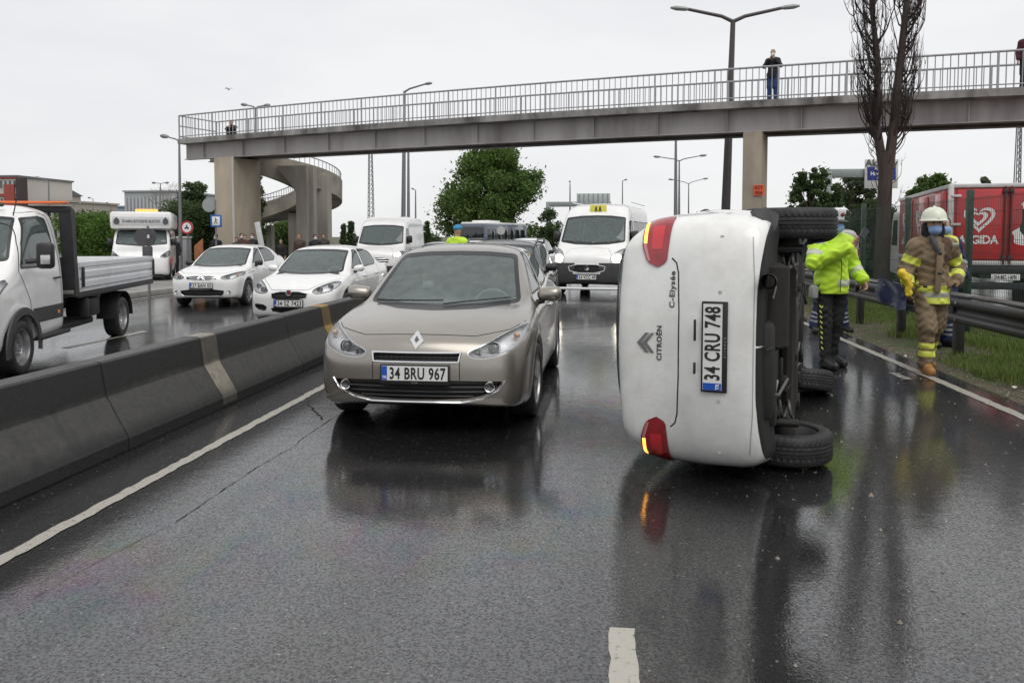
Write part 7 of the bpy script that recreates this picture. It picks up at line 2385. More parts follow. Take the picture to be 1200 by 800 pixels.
J, s = base_pose(1.72, hipL=(.12, .05, .26), hipR=(-.12, .05, .26), pel=(0, .06, .27), waist=(0, .05, .38), chest=(0, -.02, .52), neck=(0, -.08, .66), head=(0, -.13, .80), shL=(.17, -.04, .60), shR=(-.17, -.04, .60),
    kneeL=(.16, -.30, .50), kneeR=(-.16, -.30, .50), ankL=(.14, -.14, .09), ankR=(-.14, -.14, .09), toeL=(.16, -.32, .035), toeR=(-.16, -.32, .035), elL=(.22, -.24, .50), elR=(-.22, -.24, .50), wrL=(.10, -.40, .58), wrR=(-.10, -.40, .58), hdL=(-.6, -.6, 0), hdR=(.6, -.6, 0))
make_person('person', br(s_, .9, deck_z(s_) - .12), math.atan2(BD.y, BD.x) + .3, 'person in black crouching behind the railing at the footbridge end', J, s, mat('cloth_black'), BLKT, SHOE, lowres=True, seated=True)
# ------------------------------------------------------------------ planting
def leaf_mat(name, c0, c1, rough=.5):
    if name in MATS: return MATS[name]
    m, nt, b = _nodes(name)
    geo = nt.nodes.new('ShaderNodeNewGeometry')
    cr = nt.nodes.new('ShaderNodeValToRGB')
    cr.color_ramp.elements[0].color = (*c0, 1); cr.color_ramp.elements[1].color = (*c1, 1)
    nt.links.new(geo.outputs['Random Per Island'], cr.inputs[0])
    nt.links.new(cr.outputs[0], b.inputs['Base Color'])
    b.inputs['Roughness'].default_value = rough
    tr = nt.nodes.new('ShaderNodeBsdfTranslucent'); nt.links.new(cr.outputs[0], tr.inputs[0])
    mx = nt.nodes.new('ShaderNodeMixShader'); mx.inputs[0].default_value = .42
    nt.links.new(b.outputs[0], mx.inputs[1]); nt.links.new(tr.outputs[0], mx.inputs[2])
    nt.links.new(mx.outputs[0], nt.nodes['Material Output'].inputs[0])
    MATS[name] = m
    return m
def leaves(P, size, rng, upw=.35):
    """one folded leaf-sized rhomb at each point"""
    n = len(P)
    d = rng.normal(size=(n, 3)); d /= np.linalg.norm(d, axis=1)[:, None]
    e = rng.normal(size=(n, 3)); e[:, 2] += upw
    e -= d * (d * e).sum(1)[:, None]; e /= np.linalg.norm(e, axis=1)[:, None] + 1e-9
    L = size * rng.uniform(.6, 1.3, (n, 1)); W = L * rng.uniform(.35, .6, (n, 1))
    nn = np.cross(d, e) * L * .12
    V = np.stack([P - d * L * .5, P + e * W * .5 + nn, P + d * L * .5, P - e * W * .5 + nn], 1).reshape(-1, 3)
    F = np.arange(4 * n).reshape(n, 4)
    return V, F
def crown_points(clumps, n, rng, shell=.55):
    r3 = np.array([c[1] ** 2 for c in clumps]); pk = rng.choice(len(clumps), n, p=r3 / r3.sum())
    C = np.array([c[0] for c in clumps])[pk]; Rr = np.array([c[1] for c in clumps])[pk][:, None]
    d = rng.normal(size=(n, 3)); d /= np.linalg.norm(d, axis=1)[:, None]
    q = rng.uniform(0, 1, (n, 1)) ** .45
    return C + d * Rr * q * np.array([1, 1, .85])
BARK = mat('bark_brown', (.075, .060, .048), .9, var=.35, scale=9, bump=.8, bscale=30, stretch=(1, 1, .25))
def tree(name, loc, h, w, n, label, lm, leaf=.16, seed=1, trunk=.18, base=.04, clumps=26, cr=(.09, .17), group=None, flat=1.0, cat='tree', spread=.33):
    rng = np.random.default_rng(seed)
    root = empty(name, loc, 0, label, cat, group)
    cl = []
    for i in range(clumps):
        z = base + (1 - base) * rng.uniform(.08, .93)
        prof = max(math.sin(math.pi * min(1, max(0, (z - base) / (1 - base))) ** .75) ** .6, .72 if z < .55 else 0)
        a = rng.uniform(0, 2 * math.pi); r = w / 2 * prof * math.sqrt(rng.uniform(.04, .80))
        cl.append(((r * math.cos(a), r * math.sin(a) * flat, h * z), w * rng.uniform(*cr)))
    P = crown_points(cl, n, rng)
    # twigs poking out of the outline
    m = n // 9
    Q = P[rng.choice(n, m)] * np.array([1.07, 1.07, 1]) + rng.normal(size=(m, 3)) * w * .035
    P = np.vstack([P, Q]); P = P[P[:, 2] > h * base * .5]
    V, F = leaves(P, leaf, rng)
    o = mesh_obj('crown', V, F, lm, root); o['kind'] = 'stuff'
    t = MB()
    top = h * .72
    pts = [(0, 0, -.1), (.02 * h, 0, h * .2), (-.01 * h, .01 * h, h * .45), (.01 * h, 0, top)]
    t.tube(pts, [trunk * 1.2, trunk, trunk * .7, trunk * .2], 10)
    for i, (c, r) in enumerate(cl[:14]):
        z0 = h * rng.uniform(.18, .5); s0 = (0, 0, z0)
        mid = (c[0] * .5, c[1] * .5, (z0 + c[2]) / 2 + h * .03)
        t.tube([s0, mid, c], [trunk * .45, trunk * .28, trunk * .08], 6)
    t.build('trunk', BARK, root)
    return root
G1 = leaf_mat('leaf_plane', (.045, .105, .018), (.15, .235, .05))
G2 = leaf_mat('leaf_dark', (.032, .066, .020), (.10, .155, .048))
G3 = leaf_mat('leaf_bright', (.055, .13, .018), (.13, .22, .035))
G4 = leaf_mat('leaf_olive', (.06, .085, .04), (.15, .18, .085))
def px_tree(name, px0, px1, ytop, Y, n, label, lm, z0=-.3, **k):
    a, b = at_y(px0, 277, Y), at_y(px1, 277, Y)
    top = at_y((px0 + px1) / 2, ytop, Y).z
    return tree(name, ((a.x + b.x) / 2, Y, z0), top - z0, abs(b.x - a.x), n, label, lm, **k)
px_tree('plane_tree', 512, 652, 172, 92, 42000, 'big dense leafy green tree standing alone behind the queue of cars', G1, leaf=.40, seed=3, trunk=.4, clumps=90, base=.05, cr=(.07, .13))
px_tree('broadleaf_tree', 912, 992, 191, 46, 22000, 'dark green tree behind the sign gantry post', G2, leaf=.19, seed=5, clumps=150, cr=(.04, .09))
px_tree('broadleaf_tree', 962, 1040, 198, 52, 14000, 'sparse grey green tree below the direction sign', G4, leaf=.20, seed=6, clumps=120, cr=(.04, .09))
px_tree('broadleaf_tree', 1048, 1134, 201, 40, 20000, 'mid green tree rising above the roof of the red lorry', G1, leaf=.17, seed=7, clumps=150, cr=(.04, .09))
px_tree('broadleaf_tree', 1136, 1172, 203, 60, 5000, 'small sparse tree above the rear of the red lorry', G4, leaf=.22, seed=8, clumps=40, cr=(.08, .14))
px_tree('broadleaf_tree', 1180, 1230, 203, 50, 5000, 'tree at the foot of the lattice mast', G2, leaf=.2, seed=9, clumps=45)
px_tree('broadleaf_tree', 628, 660, 243, 80, 3500, 'low dark tree between the big tree and the minibus', G2, leaf=.26, seed=10, clumps=60, cr=(.12, .2))
px_tree('shrub', 985, 1062, 232, 32, 14000, 'dark shrub mass behind the fence by the bare poplar', G2, leaf=.13, seed=11, clumps=70, base=.0, cat='shrub')
px_tree('shrub', 905, 965, 248, 40, 9000, 'round dark shrub near the footbridge pier', G2, leaf=.14, seed=12, clumps=60, base=.0, cat='shrub')
px_tree('broadleaf_tree', 204, 252, 208, 48, 9000, 'leafy tree partly hidden by the dark lattice column', G2, leaf=.2, seed=13, clumps=70, base=.05, cr=(.10, .18))
for i, (x0, x1, yt, Y, nm_) in enumerate([(399, 406, 260, 50, 'slim dark cypress just right of the ramp'), (407, 416, 257, 48, 'taller slim cypress left of the panel van'), (497, 505, 257, 52, 'slim cypress between the panel van and the bus')]):
    px_tree('cypress', x0, x1, yt, Y, 4500, nm_, G2, leaf=.12, seed=30 + i, clumps=160, base=.0, trunk=.06, cr=(.25, .42))
px_tree('cypress', 297, 311, 193, 45, 5000, 'tall dark cypress behind the tan piers', G2, leaf=.13, seed=40, clumps=90, base=.0, trunk=.1, cr=(.22, .36))
def hedge(px0, px1, ytop, Y, dep, n, label, lm, leaf, seed, lump=.35):
    rng = np.random.default_rng(seed)
    a, b = at_y(px0, 277, Y), at_y(px1, 277, Y); top = at_y(px0, ytop, Y).z
    root = empty('hedge', ((a.x + b.x) / 2, Y, -.2), 0, label, 'hedge')
    W = b.x - a.x; H_ = top + .2
    cl = []
    for i in range(70):
        cl.append(((rng.uniform(-.5, .5) * W, rng.uniform(0, dep), rng.uniform(.05, .9) * H_), rng.uniform(.6, 1.3) * lump))
    P = crown_points(cl, n, rng)
    P[:, 2] = np.abs(P[:, 2])
    V, F = leaves(P, leaf, rng)
    o = mesh_obj('foliage', V, F, lm, root); o['kind'] = 'stuff'
    st = MB()
    for i in range(9):
        x = W * (-.45 + .9 * i / 8)
        st.tube([(x, dep / 2, -.1), (x + .1, dep / 2, H_ * .6)], [.06, .02], 6)
    st.build('stems', BARK, root)
hedge(70, 133, 250, 44, 2.5, 16000, 'bright green clipped bushes behind the flatbed truck', G3, .20, 21, .75)
hedge(74, 105, 247, 50, 1.5, 5000, 'dark green hedge top behind the bright bushes', G2, .2, 22, .6)
hedge(184, 248, 236, 40, 2.0, 20000, 'tall dark ivy hedge behind the round red sign', G2, .16, 23, .7)
hedge(313, 346, 254, 50, 2, 6000, 'green shrubs seen through below the spiral ramp', G1, .18, 24, .6)
# far tree line closing the horizon on both sides
def treeline(name, x0, x1, Y, h, n, lm, seed, lab):
    rng = np.random.default_rng(seed)
    cl = []
    k = int(abs(x1 - x0) / 3.5)
    for i in range(k):
        x = x0 + (x1 - x0) * rng.uniform(0, 1); hh = h * rng.uniform(.4, 1.0)
        for q in range(3): cl.append(((x + rng.normal() * 1.2, Y + rng.normal() * 4, hh * rng.uniform(.2, .9)), rng.uniform(.9, 2.2)))
    V, F = leaves(crown_points(cl, n, rng), .55, rng)
    o = mesh_obj(name, V, F, lm); o['kind'] = 'stuff'; tag(o, lab, 'woods')
treeline('far_woods', -80, -4, 150, 4.5, 16000, G2, 50, 'distant dark belt of trees along the left horizon')
treeline('far_woods', 10, 110, 130, 5.0, 18000, G2, 51, 'distant dark belt of trees along the right horizon')
# bare poplar ----------------------------------------------------------------------
def poplar():
    rng = np.random.default_rng(14)
    Y = 20.0
    b = at_y(1035, 277, Y)
    root = empty('poplar_tree', (b.x, Y, 0), 0, 'bare dark poplar with twin stems and upswept twigs in front of the footbridge', 'tree')
    H_ = 8.2
    t = MB()
    jit = lambda s: rng.normal() * s
    t.tube([(0, 0, -.1), (-.02, 0, .9), (.0, 0, 2.0), (.02, 0, 3.0), (.02, 0, 3.5)], [.20, .172, .16, .152, .14], 14)
    stems = [[(-.03, 0, 3.1), (-.22, .05, 4.2), (-.20, .0, 5.4), (-.36, .05, 6.8), (-.42, 0, H_)], [(.08, 0, 3.1), (.18, 0, 4.2), (.30, .05, 5.6), (.40, 0, 7.0), (.38, 0, H_ + .2)]]
    rad = [[.11, .09, .07, .05, .025], [.12, .105, .085, .065, .035]]
    for s_, r_ in zip(stems, rad): t.tube(s_, r_, 10)
    t.build('trunk', mat('poplar_bark', (.055, .040, .033), .9, var=.4, scale=10, bump=1.0, bscale=22, stretch=(1, 1, .2)), root)
    tw = MB()
    def upsweep(p, out, L, r, lvl):
        a = rng.uniform(-1, 1)
        d = Vector((out[0], out[1], .15)).normalized()
        pts = [Vector(p)]; n = 7
        for i in range(1, n + 1):
            f = i / n
            dr = (d * (1 - f) ** 1.4 + Vector((jit(.12), jit(.12), .35 + 1.5 * f))).normalized()
            pts.append(pts[-1] + dr * L / n)
        tw.tube(pts, [r * (1 - .8 * i / n) for i in range(n + 1)], 4, cap=False)
        if lvl < 2:
            for k in range(4 if lvl == 0 else 3):
                q = pts[rng.integers(2, n)]
                o = Vector((jit(1), jit(1), 0)).normalized()
                upsweep(q, (o.x, o.y), L * rng.uniform(.3, .55), r * .5, lvl + 1)
    for s_, side in zip(stems, (-1, 1)):
        for k in range(80):
            f = rng.uniform(.08, .98) * (len(s_) - 1); i = int(f); g = f - i
            p = Vector(s_[i]).lerp(Vector(s_[i + 1]), g)
            o = Vector((side * abs(jit(1)) + jit(.45), jit(.8), 0)).normalized()
            upsweep(p, (o.x, o.y), rng.uniform(.7, 1.75), rng.uniform(.013, .026), 0)
    for k in range(26):
        p = Vector((jit(.1), jit(.1), rng.uniform(2.2, 3.6))); o = Vector((jit(1), jit(1), 0)).normalized()
        upsweep(p + o * .18, (o.x, o.y), rng.uniform(.3, .9), .009, 1)
    o = tw.build('twigs', mat('twig_bark', (.035, .026, .024), .9), root); o['kind'] = 'stuff'
poplar()
# leafless tree far left
def bare_tree(px, ytop, Y, seed, lab):
    rng = np.random.default_rng(seed); b = at_y(px, 277, Y); H_ = at_y(px, ytop, Y).z
    root = empty('bare_tree', (b.x, Y, -.3), 0, lab, 'tree')
    m = MB()
    m.tube([(0, 0, 0), (.1, 0, H_ * .5)], [.16, .10], 8)
    m.build('trunk', BARK, root)
    tw = MB()
    def grow(p, d, L, r, lv):
        q = p + d * L
        tw.tube([p, (p + q) / 2 + Vector((rng.normal(), rng.normal(), 0)) * L * .05, q], [r, r * .8, r * .55], 4, cap=False)
        if lv < 5:
            for k in range(3):
                nd = (d + Vector((rng.normal(), rng.normal(), rng.normal() * .5 + .12)) * .5).normalized()
                grow(q, nd, L * rng.uniform(.62, .85), r * .55, lv + 1)
    for k in range(4): grow(Vector((.1, 0, H_ * .48)), Vector((rng.normal() * .6, rng.normal() * .6, 1)).normalized(), H_ * .17, .06, 1)
    o = tw.build('twigs', mat('twig_grey', (.16, .14, .12), .9), root); o['kind'] = 'stuff'
bare_tree(203, 203, 62, 3, 'pale leafless tree above the dark hedge at the far kerb')
# grass and litter on the verge ---------------------------------------------------------
def grass():
    rng = np.random.default_rng(5); n = 130000
    y = 6 + 34 * rng.uniform(0, 1, n) ** 1.7; x = rng.uniform(4.05, 6.7, n)
    dens = np.sin(x * 2.3 + np.sin(y * 1.1) * 2) * .5 + np.sin(y * 1.7 + x) * .4 + (x - 4.35) * 1.6
    k = dens + rng.normal(size=n) * .35 > .35
    x, y = x[k], y[k]; n = len(x)
    z = np.array([-.05 + .035 + .05 * sstep(3.75, 4.2, a) + .05 * sstep(4.2, 5.2, a) + .03 * math.sin(a * 5 + b * 1.3) * math.sin(b * 2.2) * sstep(3.9, 4.4, a) - .12 * sstep(6.3, 6.9, a) for a, b in zip(x, y)])
    a = rng.uniform(0, 2 * math.pi, n); h = rng.uniform(.04, .13, n) * (1 + .3 * np.sin(x * 3 + y)); w = rng.uniform(.004, .009, n)
    lx, ly = rng.normal(size=n) * .03, rng.normal(size=n) * .03
    B = np.stack([x, y, z], 1); D = np.stack([np.cos(a), np.sin(a), 0 * a], 1) * w[:, None]
    T = B + np.stack([lx, ly, h], 1); M_ = B + np.stack([lx * .3, ly * .3, h * .55], 1)
    V = np.stack([B - D, B + D, M_ + D * .7, T, M_ - D * .7], 1).reshape(-1, 3)
    F = np.arange(5 * n).reshape(n, 5)
    o = mesh_obj('grass', V, F, leaf_mat('grass_blade', (.10, .18, .034), (.28, .33, .10), .6)); tag(o, 'rough green grass on the verge under the guardrail', 'grass', kind='stuff')
grass()
# loose grit at the edge of the asphalt
rng = np.random.default_rng(8)
n = 2200
gx = np.where(rng.uniform(0, 1, n) < .75, 3.85 + np.abs(rng.normal(size=n)) * .25, rng.uniform(.6, 3.9, n)); gy = 3 + 20 * rng.uniform(0, 1, n) ** 1.5
V, F = [], []
for x, y in zip(gx, gy):
    r = abs(rng.normal()) * .006 + .003; z = .0 if x < 3.8 else (.02 if x < 4.1 else .03)
    i = len(V); a = rng.uniform(0, 6)
    for q in range(4): V.append((x + r * math.cos(a + q * 1.57), y + r * math.sin(a + q * 1.57), z + .001))
    V.append((x, y, z + r * 1.1)); F += [(i, i + 1, i + 4), (i + 1, i + 2, i + 4), (i + 2, i + 3, i + 4), (i + 3, i, i + 4)]
o = mesh_obj('grit', V, F, mat('grit_stone', (.22, .19, .16), .6, var=.5, scale=40)); tag(o, 'loose stones scattered along the asphalt edge', 'gravel', kind='stuff')
V, F = [], []
for k in range(170):
    a_ = rng.uniform(0, 2 * math.pi); rr = abs(rng.normal()) * .75
    x, y = 1.35 + rr * math.cos(a_) * 1.1, 5.6 + rr * math.sin(a_) * 1.7
    if -.1 < x < 2.0 and 4.9 < y < 9.0 and rng.uniform() < .6: continue
    r = rng.uniform(.002, .006); i = len(V); t = rng.uniform(0, 6)
    V += [(x + r * math.cos(t + q * 2.1), y + r * math.sin(t + q * 2.1), .003) for q in range(3)] + [(x, y, .003 + r * .9)]
    F += [(i, i + 1, i + 3), (i + 1, i + 2, i + 3), (i + 2, i, i + 3)]
o = mesh_obj('glass_crumbs', V, F, mat('crumb_glass', (.35, .40, .40), .1, spec=.9)); tag(o, 'crumbs of broken glass strewn round the overturned car', 'glass crumbs', kind='stuff')
for i, (px, py, lab) in enumerate([(1193, 424, 'white paper scrap lying on the grass near the picture edge'), (1061, 418, 'small white scrap on the dirt left of the firefighter'), (1188, 455, 'tiny white litter on the dirt beside the edge line')]):
    p = ground(px, py, .04); m = MB()
    V = [(.03 * math.cos(t) * random.uniform(.6, 1.2), .03 * math.sin(t) * random.uniform(.6, 1.2), random.uniform(0, .02)) for t in np.linspace(0, 5.4, 7)]
    n0 = len(V); m.add(V + [(0, 0, .03)], [(k, (k + 1) % n0, n0) for k in range(n0)])
    o = m.build('paper_scrap', mat('paper_white', (.6, .6, .58), .8), None, smooth=None); o.location = p; tag(o, lab, 'litter')

# ------------------------------------------------------------------ lamp posts, masts, signs
POLE = mat('pole_grey', (.20, .20, .21), .5, metal=.4, var=.15)
POLED = mat('pole_dark', (.075, .065, .065), .5, metal=.3, var=.2)
def lamp_head(m, p, d, L, w=.16):
    p = Vector(p); d = Vector(d).normalized(); a, b = frame_of(d)
    m.tube([p, p + d * L * .25, p + d * L * .7, p + d * L], [w * .3, w * .55, w * .6, w * .25], 8)
def lamp_post(px_base, px_top, ytop, Y, arms, label, r=.09, m=POLE, base=-.3, head=.7):
    t = at_y(px_top, ytop, Y); b = at_y(px_base, 277, Y); b.z = base
    root = empty('lamp_post', b, 0, label, 'lamp post')
    T = t - b
    MB().tube([(0, 0, 0), tuple(T * .5), tuple(T)], [r * 1.3, r, r * .6], 10).build('pole', m, root)
    for (dx, dz) in arms:
        e = T + Vector((dx, 0, dz))
        MB().tube([T - Vector((0, 0, .05)), T + Vector((dx * .25, 0, dz * .35)), e], [r * .5, r * .45, r * .4], 8).build('arm', m, root)
        h = MB(); lamp_head(h, e - Vector((.05 * np.sign(dx), 0, 0)), (dx, 0, dz * .4), head); h.build('lamp_head', mat('lamp_head', (.22, .24, .23), .4, metal=.3), root)
    return root
lamp_post(848, 859, 24, 34, [(-1.75, .48), (1.85, .42)], 'tall leaning twin-arm lamp post behind the footbridge pier', r=.16, m=POLED, head=.75)
lamp_post(472, 474, 107, 52, [(1.35, .42)], 'tall single-arm lamp post above the panel van, arm to the right', r=.13, head=.5)
lamp_post(478.5, 478.5, 150, 56, [(-.6, .1)], 'plain pole standing right next to the single-arm lamp post', r=.10, head=.3)
lamp_post(299.5, 299.5, 126, 47, [(-.55, .15), (.55, .1)], 'lamp post with short twin heads above the footbridge railing', r=.09, head=.4)
lamp_post(211, 210, 165, 35, [(-.55, .18)], 'slim lamp post at the far kerb left of the footbridge end', r=.07, head=.38)
lamp_post(57, 57, 213, 46, [(-.55, .20)], 'lamp post above the flatbed truck headboard', r=.06, head=.4)
lamp_post(187, 188, 215, 70, [(.5, 0.05), (-.5, .05)], 'twin lamp post before the corrugated grey block', r=.07, head=.35)
lamp_post(86, 86, 240, 85, [(.6, .1)], 'small lamp post left of the long blue building', r=.06, head=.4)
lamp_post(109, 109, 233, 85, [(-.35, .1)], 'small lamp post in front of the long blue building', r=.06, head=.3)
lamp_post(130, 130, 239, 90, [(-.35, .1)], 'small lamp post between the blue and grey blocks', r=.06, head=.3)
lamp_post(792, 792, 158, 64, [(-.01, .02)], 'plain tall pole beside the twin-arm lamp posts behind the wreck', r=.14, head=.1)
lamp_post(796, 796, 188, 66, [(-1.5, .28), (1.6, .34)], 'twin-arm lamp post right behind the plain tall pole', r=.09, head=.55)
lamp_post(807, 807, 215, 88, [(-1.6, .4), (1.5, .45)], 'farther twin-arm lamp post to the right of the plain tall pole', r=.08, head=.55)
lamp_post(668, 668, 217, 90, [(.01, .3)], 'small post carrying a lamp above the sign gantry', r=.1, head=.2)
lamp_post(729.5, 729.5, 212, 90, [(.25, .1)], 'single lamp post right above the minibus roof', r=.08, head=.3)
lamp_post(487, 487, 223, 90, [(-.2, .12)], 'single small lamp post right of the panel van', r=.10, head=.35)
# lattice mast
def mast(px, y0, Y, lab, w=.35):
    b = at_y(px, 277, Y); top = at_y(px, y0, Y).z
    root = empty('lattice_mast', (b.x, Y, -.3), 0, lab, 'mast')
    m = MB()
    for (x, y) in ((-w, -w), (w, -w), (w, w), (-w, w)): m.tube([(x, y, 0), (x * .5, y * .5, top + .3)], .05, 5)
    m.build('mast_legs', POLE, root)
    m = MB(); k = 22
    for i in range(k):
        z0, z1 = (top + .3) * i / k, (top + .3) * (i + 1) / k
        f0, f1 = w * (1 - .5 * i / k), w * (1 - .5 * (i + 1) / k)
        m.tube([(-f0, -f0, z0), (f1, -f1, z1)], .03, 4); m.tube([(f0, -f0, z0), (f1, f1, z1)], .03, 4); m.tube([(-f0, -f0, z0), (f0, -f0, z0)], .03, 4)
    m.build('bracing', POLE, root)
mast(435, 178, 95, 'thin lattice mast above the panel van')
mast(1190, 135, 75, 'thin red-grey lattice mast above the red lorry', .25)
# road gantries
def gantry(px0, px1, y, Y, panels, posts, lab, texts=()):
    a, b = at_y(px0, y, Y), at_y(px1, y, Y)
    root = empty('sign_gantry', ((a.x + b.x) / 2, Y, -.3), 0, lab, 'road sign')
    o = Vector(root.location)
    g = mat('gantry_steel', (.26, .29, .28), .5, metal=.3, var=.15)
    MB().box((Vector(((a.x + b.x) / 2, Y, a.z)) - o), (abs(b.x - a.x), .3, .5), .03).build('beam', g, root)
    for p in posts:
        q = at_y(p, y, Y)
        MB().box((q.x - o.x, 0, (q.z + .3) / 2), (.34, .34, q.z + .6), .04).build('post', g, root)
    for (p0, p1, y0, y1, mm) in panels:
        c, d = at_y(p0, y0, Y), at_y(p1, y1, Y)
        pn = MB().box(((c.x + d.x) / 2 - o.x, -.25, (c.z + d.z) / 2 - o.z), (abs(d.x - c.x), .08, abs(d.z - c.z)), .02).build('sign_panel', mm, root)
        if abs(d.x - c.x) > 2.5 and mm.name.startswith('back'):
            for k in range(7): MB().box((c.x + (d.x - c.x) * (k + .5) / 7 - o.x, -.32, (c.z + d.z) / 2 - o.z), (.06, .05, abs(d.z - c.z)), 0).build('panel_rib', g, pn, smooth=None)
    for (p, yy, sz, tx, mm) in texts:
        q = at_y(p, yy, Y); text_obj('sign_lettering', tx, sz, mm, root, (q.x - o.x, -.32, q.z - o.z), (1, 0, 0), (0, 0, 1), bold=.012)
    return root
BACK = mat('back_of_sign', (.42, .47, .46), .5, var=.1)
gantry(640, 716, 239.5, 84, [(676, 715, 227, 241, BACK)], [642], 'grey sign gantry seen from behind above the minibus')
SGW = mat('sign_pale', (.55, .54, .52), .5, var=.08); SGB = mat('sign_blue', (.012, .03, .22), .45)
WHT = mat('sign_white', (.75, .75, .75), .5); BLKL = mat('letter_dark', (.08, .08, .09), .5)
gr = gantry(968, 1014, 203.5, 50, [(1012, 1050, 187.5, 221, SGW)], [971], 'direction sign on a cantilever arm half hidden behind the poplar',
    [(1031, 192.5, .55, 'Aksaray', BLKL)])
o = Vector(gr.location)
for k, tx in enumerate(('Ataköy', 'Havalimanı', 'Otel')):
    y = 198.6 + k * 5.2
    c, d = at_y(1014.5, y - 2.3, 50), at_y(1047.5, y + 2.3, 50)
    q = MB().box(((c.x + d.x) / 2 - o.x, -.305, (c.z + d.z) / 2 - o.z), (abs(d.x - c.x), .02, abs(d.z - c.z)), 0).build('blue_field', SGB, gr, smooth=None)
    text_obj('sign_lettering', tx, .28, WHT, q, ((c.x + d.x) / 2 - o.x, -.32, (c.z + d.z) / 2 - o.z), (1, 0, 0), (0, 0, 1), bold=.008)
# kerbside signs
def post_sign(name, px, Y, y0, label, build, base=-.1, r=.035, cat='road sign', m=POLE, pole_top=None):
    p = at_y(px, y0, Y)
    root = empty(name, (p.x, Y, base), 0, label, cat)
    zt = p.z - base
    MB().tube([(0, .06, 0), (0, .06, (pole_top or zt + .3))], r, 8).build('post', m, root)
    build(root, zt)
    return root
REDP = mat('sign_red', (.45, .02, .03), .45)
def round_red(root, z):
    d = MB().lathe([(0, -.012), (.285, -.012), (.285, .012), (0, .012)], o=(.0, 0, z), axis='y', n=32).build('sign_face', WHT, root)
    MB().lathe([(.21, -.016), (.288, -.016), (.288, -.010), (.21, -.010)], o=(.0, 0, z), axis='y', n=32, closed=True).build('red_ring', REDP, d)
    f = MB(); f.box((0, -.018, z - .03), (.20, .004, .05)); f.box((0, -.018, z + .0), (.12, .004, .05)); f.box((0, -.018, z + .07), (.06, .004, .08), rot=Matrix.Rotation(.3, 3, 'Y')); f.box((-.07, -.018, z - .06), (.04, .004, .04)); f.box((.07, -.018, z - .06), (.04, .004, .04))
    f.build('vehicle_symbol', BLKL, d, smooth=None)
post_sign('road_sign', 219, 34.5, 266.5, 'round white sign with red ring by the dark ivy hedge', round_red)
def blue_sq(root, z):
    d = MB().box((.05, 0, z), (.50, .03, .52), .02).build('sign_face', mat('sign_blue_bright', (.02, .12, .38), .45), root)
    q = MB().box((.05, -.018, z), (.34, .006, .37), .01).build('white_field', WHT, d)
    f = MB(); b = Vector((.05, -.024, z))
    f.box(b + Vector((-.02, 0, .11)), (.05, .004, .05)); f.box(b + Vector((-.01, 0, .03)), (.05, .004, .11), rot=Matrix.Rotation(.2, 3, 'Y')); f.box(b + Vector((.03, 0, -.07)), (.03, .004, .13), rot=Matrix.Rotation(-.5, 3, 'Y')); f.box(b + Vector((-.05, 0, -.07)), (.03, .004, .13), rot=Matrix.Rotation(.5, 3, 'Y')); f.box(b + Vector((.06, 0, .03)), (.09, .004, .025), rot=Matrix.Rotation(.5, 3, 'Y'))
    f.build('walker_symbol', BLKL, q, smooth=None)
    e = MB().lathe([(0, -.012), (.30, -.012), (.30, .012), (0, .012)], o=(-.30, .10, z + .68), axis='y', n=28).build('round_plate_back', mat('plate_back_grey', (.30, .32, .32), .5, metal=.3), root)
post_sign('road_sign', 252, 33.5, 259, 'blue square pedestrian sign in front of the tan pier', blue_sq, pole_top=3.2)
def dark_discs(root, z):
    m = mat('disc_back', (.085, .085, .09), .5, metal=.3)
    for dx, ry in ((-.10, .2), (.06, -.25)):
        k = MB(); k.lathe([(0, -.01), (.24, -.01), (.24, .01), (0, .01)], axis='y', n=28)
        M = Matrix.Rotation(ry, 3, 'Z'); k.v = [tuple(M @ Vector(p) + Vector((dx, 0, z))) for p in k.v]
        k.build('round_plate', m, root)
    MB().box((.0, .02, z - .50), (.22, .16, .52), .02).build('control_box', m, root)
    MB().box((.10, -.10, z + .02), (.07, .004, .09), rot=Matrix.Rotation(-.25, 3, 'Z')).build('white_sticker', WHT, root, smooth=None)
post_sign('road_sign', 172, 21.0, 278, 'backs of two dark round sign plates on a post before the municipal truck', dark_discs)
p = at_y(211, 277, 36)
cb = empty('street_cabinet', (p.x, 36, -.1), 0, 'grey street cabinet left of the ivy hedge', 'cabinet')
MB().box((0, 0, .78), (.85, .45, 1.56), .02).build('housing', mat('cabinet_grey', (.28, .29, .30), .5, var=.1), cb)
MB().box((0, 0, 1.60), (.92, .52, .10), .02).build('cap', mat('cabinet_cap', (.45, .45, .44), .5), cb)
for dx in (-.21, .21): MB().box((dx, -.232, .8), (.40, .02, 1.36), .006).build('cabinet_door', mat('cabinet_grey'), cb)
p = at_y(232, 277, 37)
bb = MB().prism([(-.20, .5), (.22, .3), (.22, 1.55), (-.20, 1.2)], lambda u, v: (u, 0, v), lambda u, v: (u, .06, v)).build('notice_board', mat('board_orange', (.42, .17, .08), .7, var=.2), None, smooth=None)
bb.location = (p.x, 37, -.1); tag(bb, 'worn orange-brown board standing by the ivy hedge', 'board')
p = at_y(305, 277, 32.5)
lb = MB().box((0, 0, 1.05), (.22, .08, 2.45), .02, rot=Matrix.Rotation(R(-11), 3, 'Y')).build('leaning_board', mat('board_white', (.52, .52, .52), .6, var=.12), None)
lb.location = (p.x + .1, 32.5, -.12); tag(lb, 'tall white board leaning beside the onlookers at the pier', 'board')
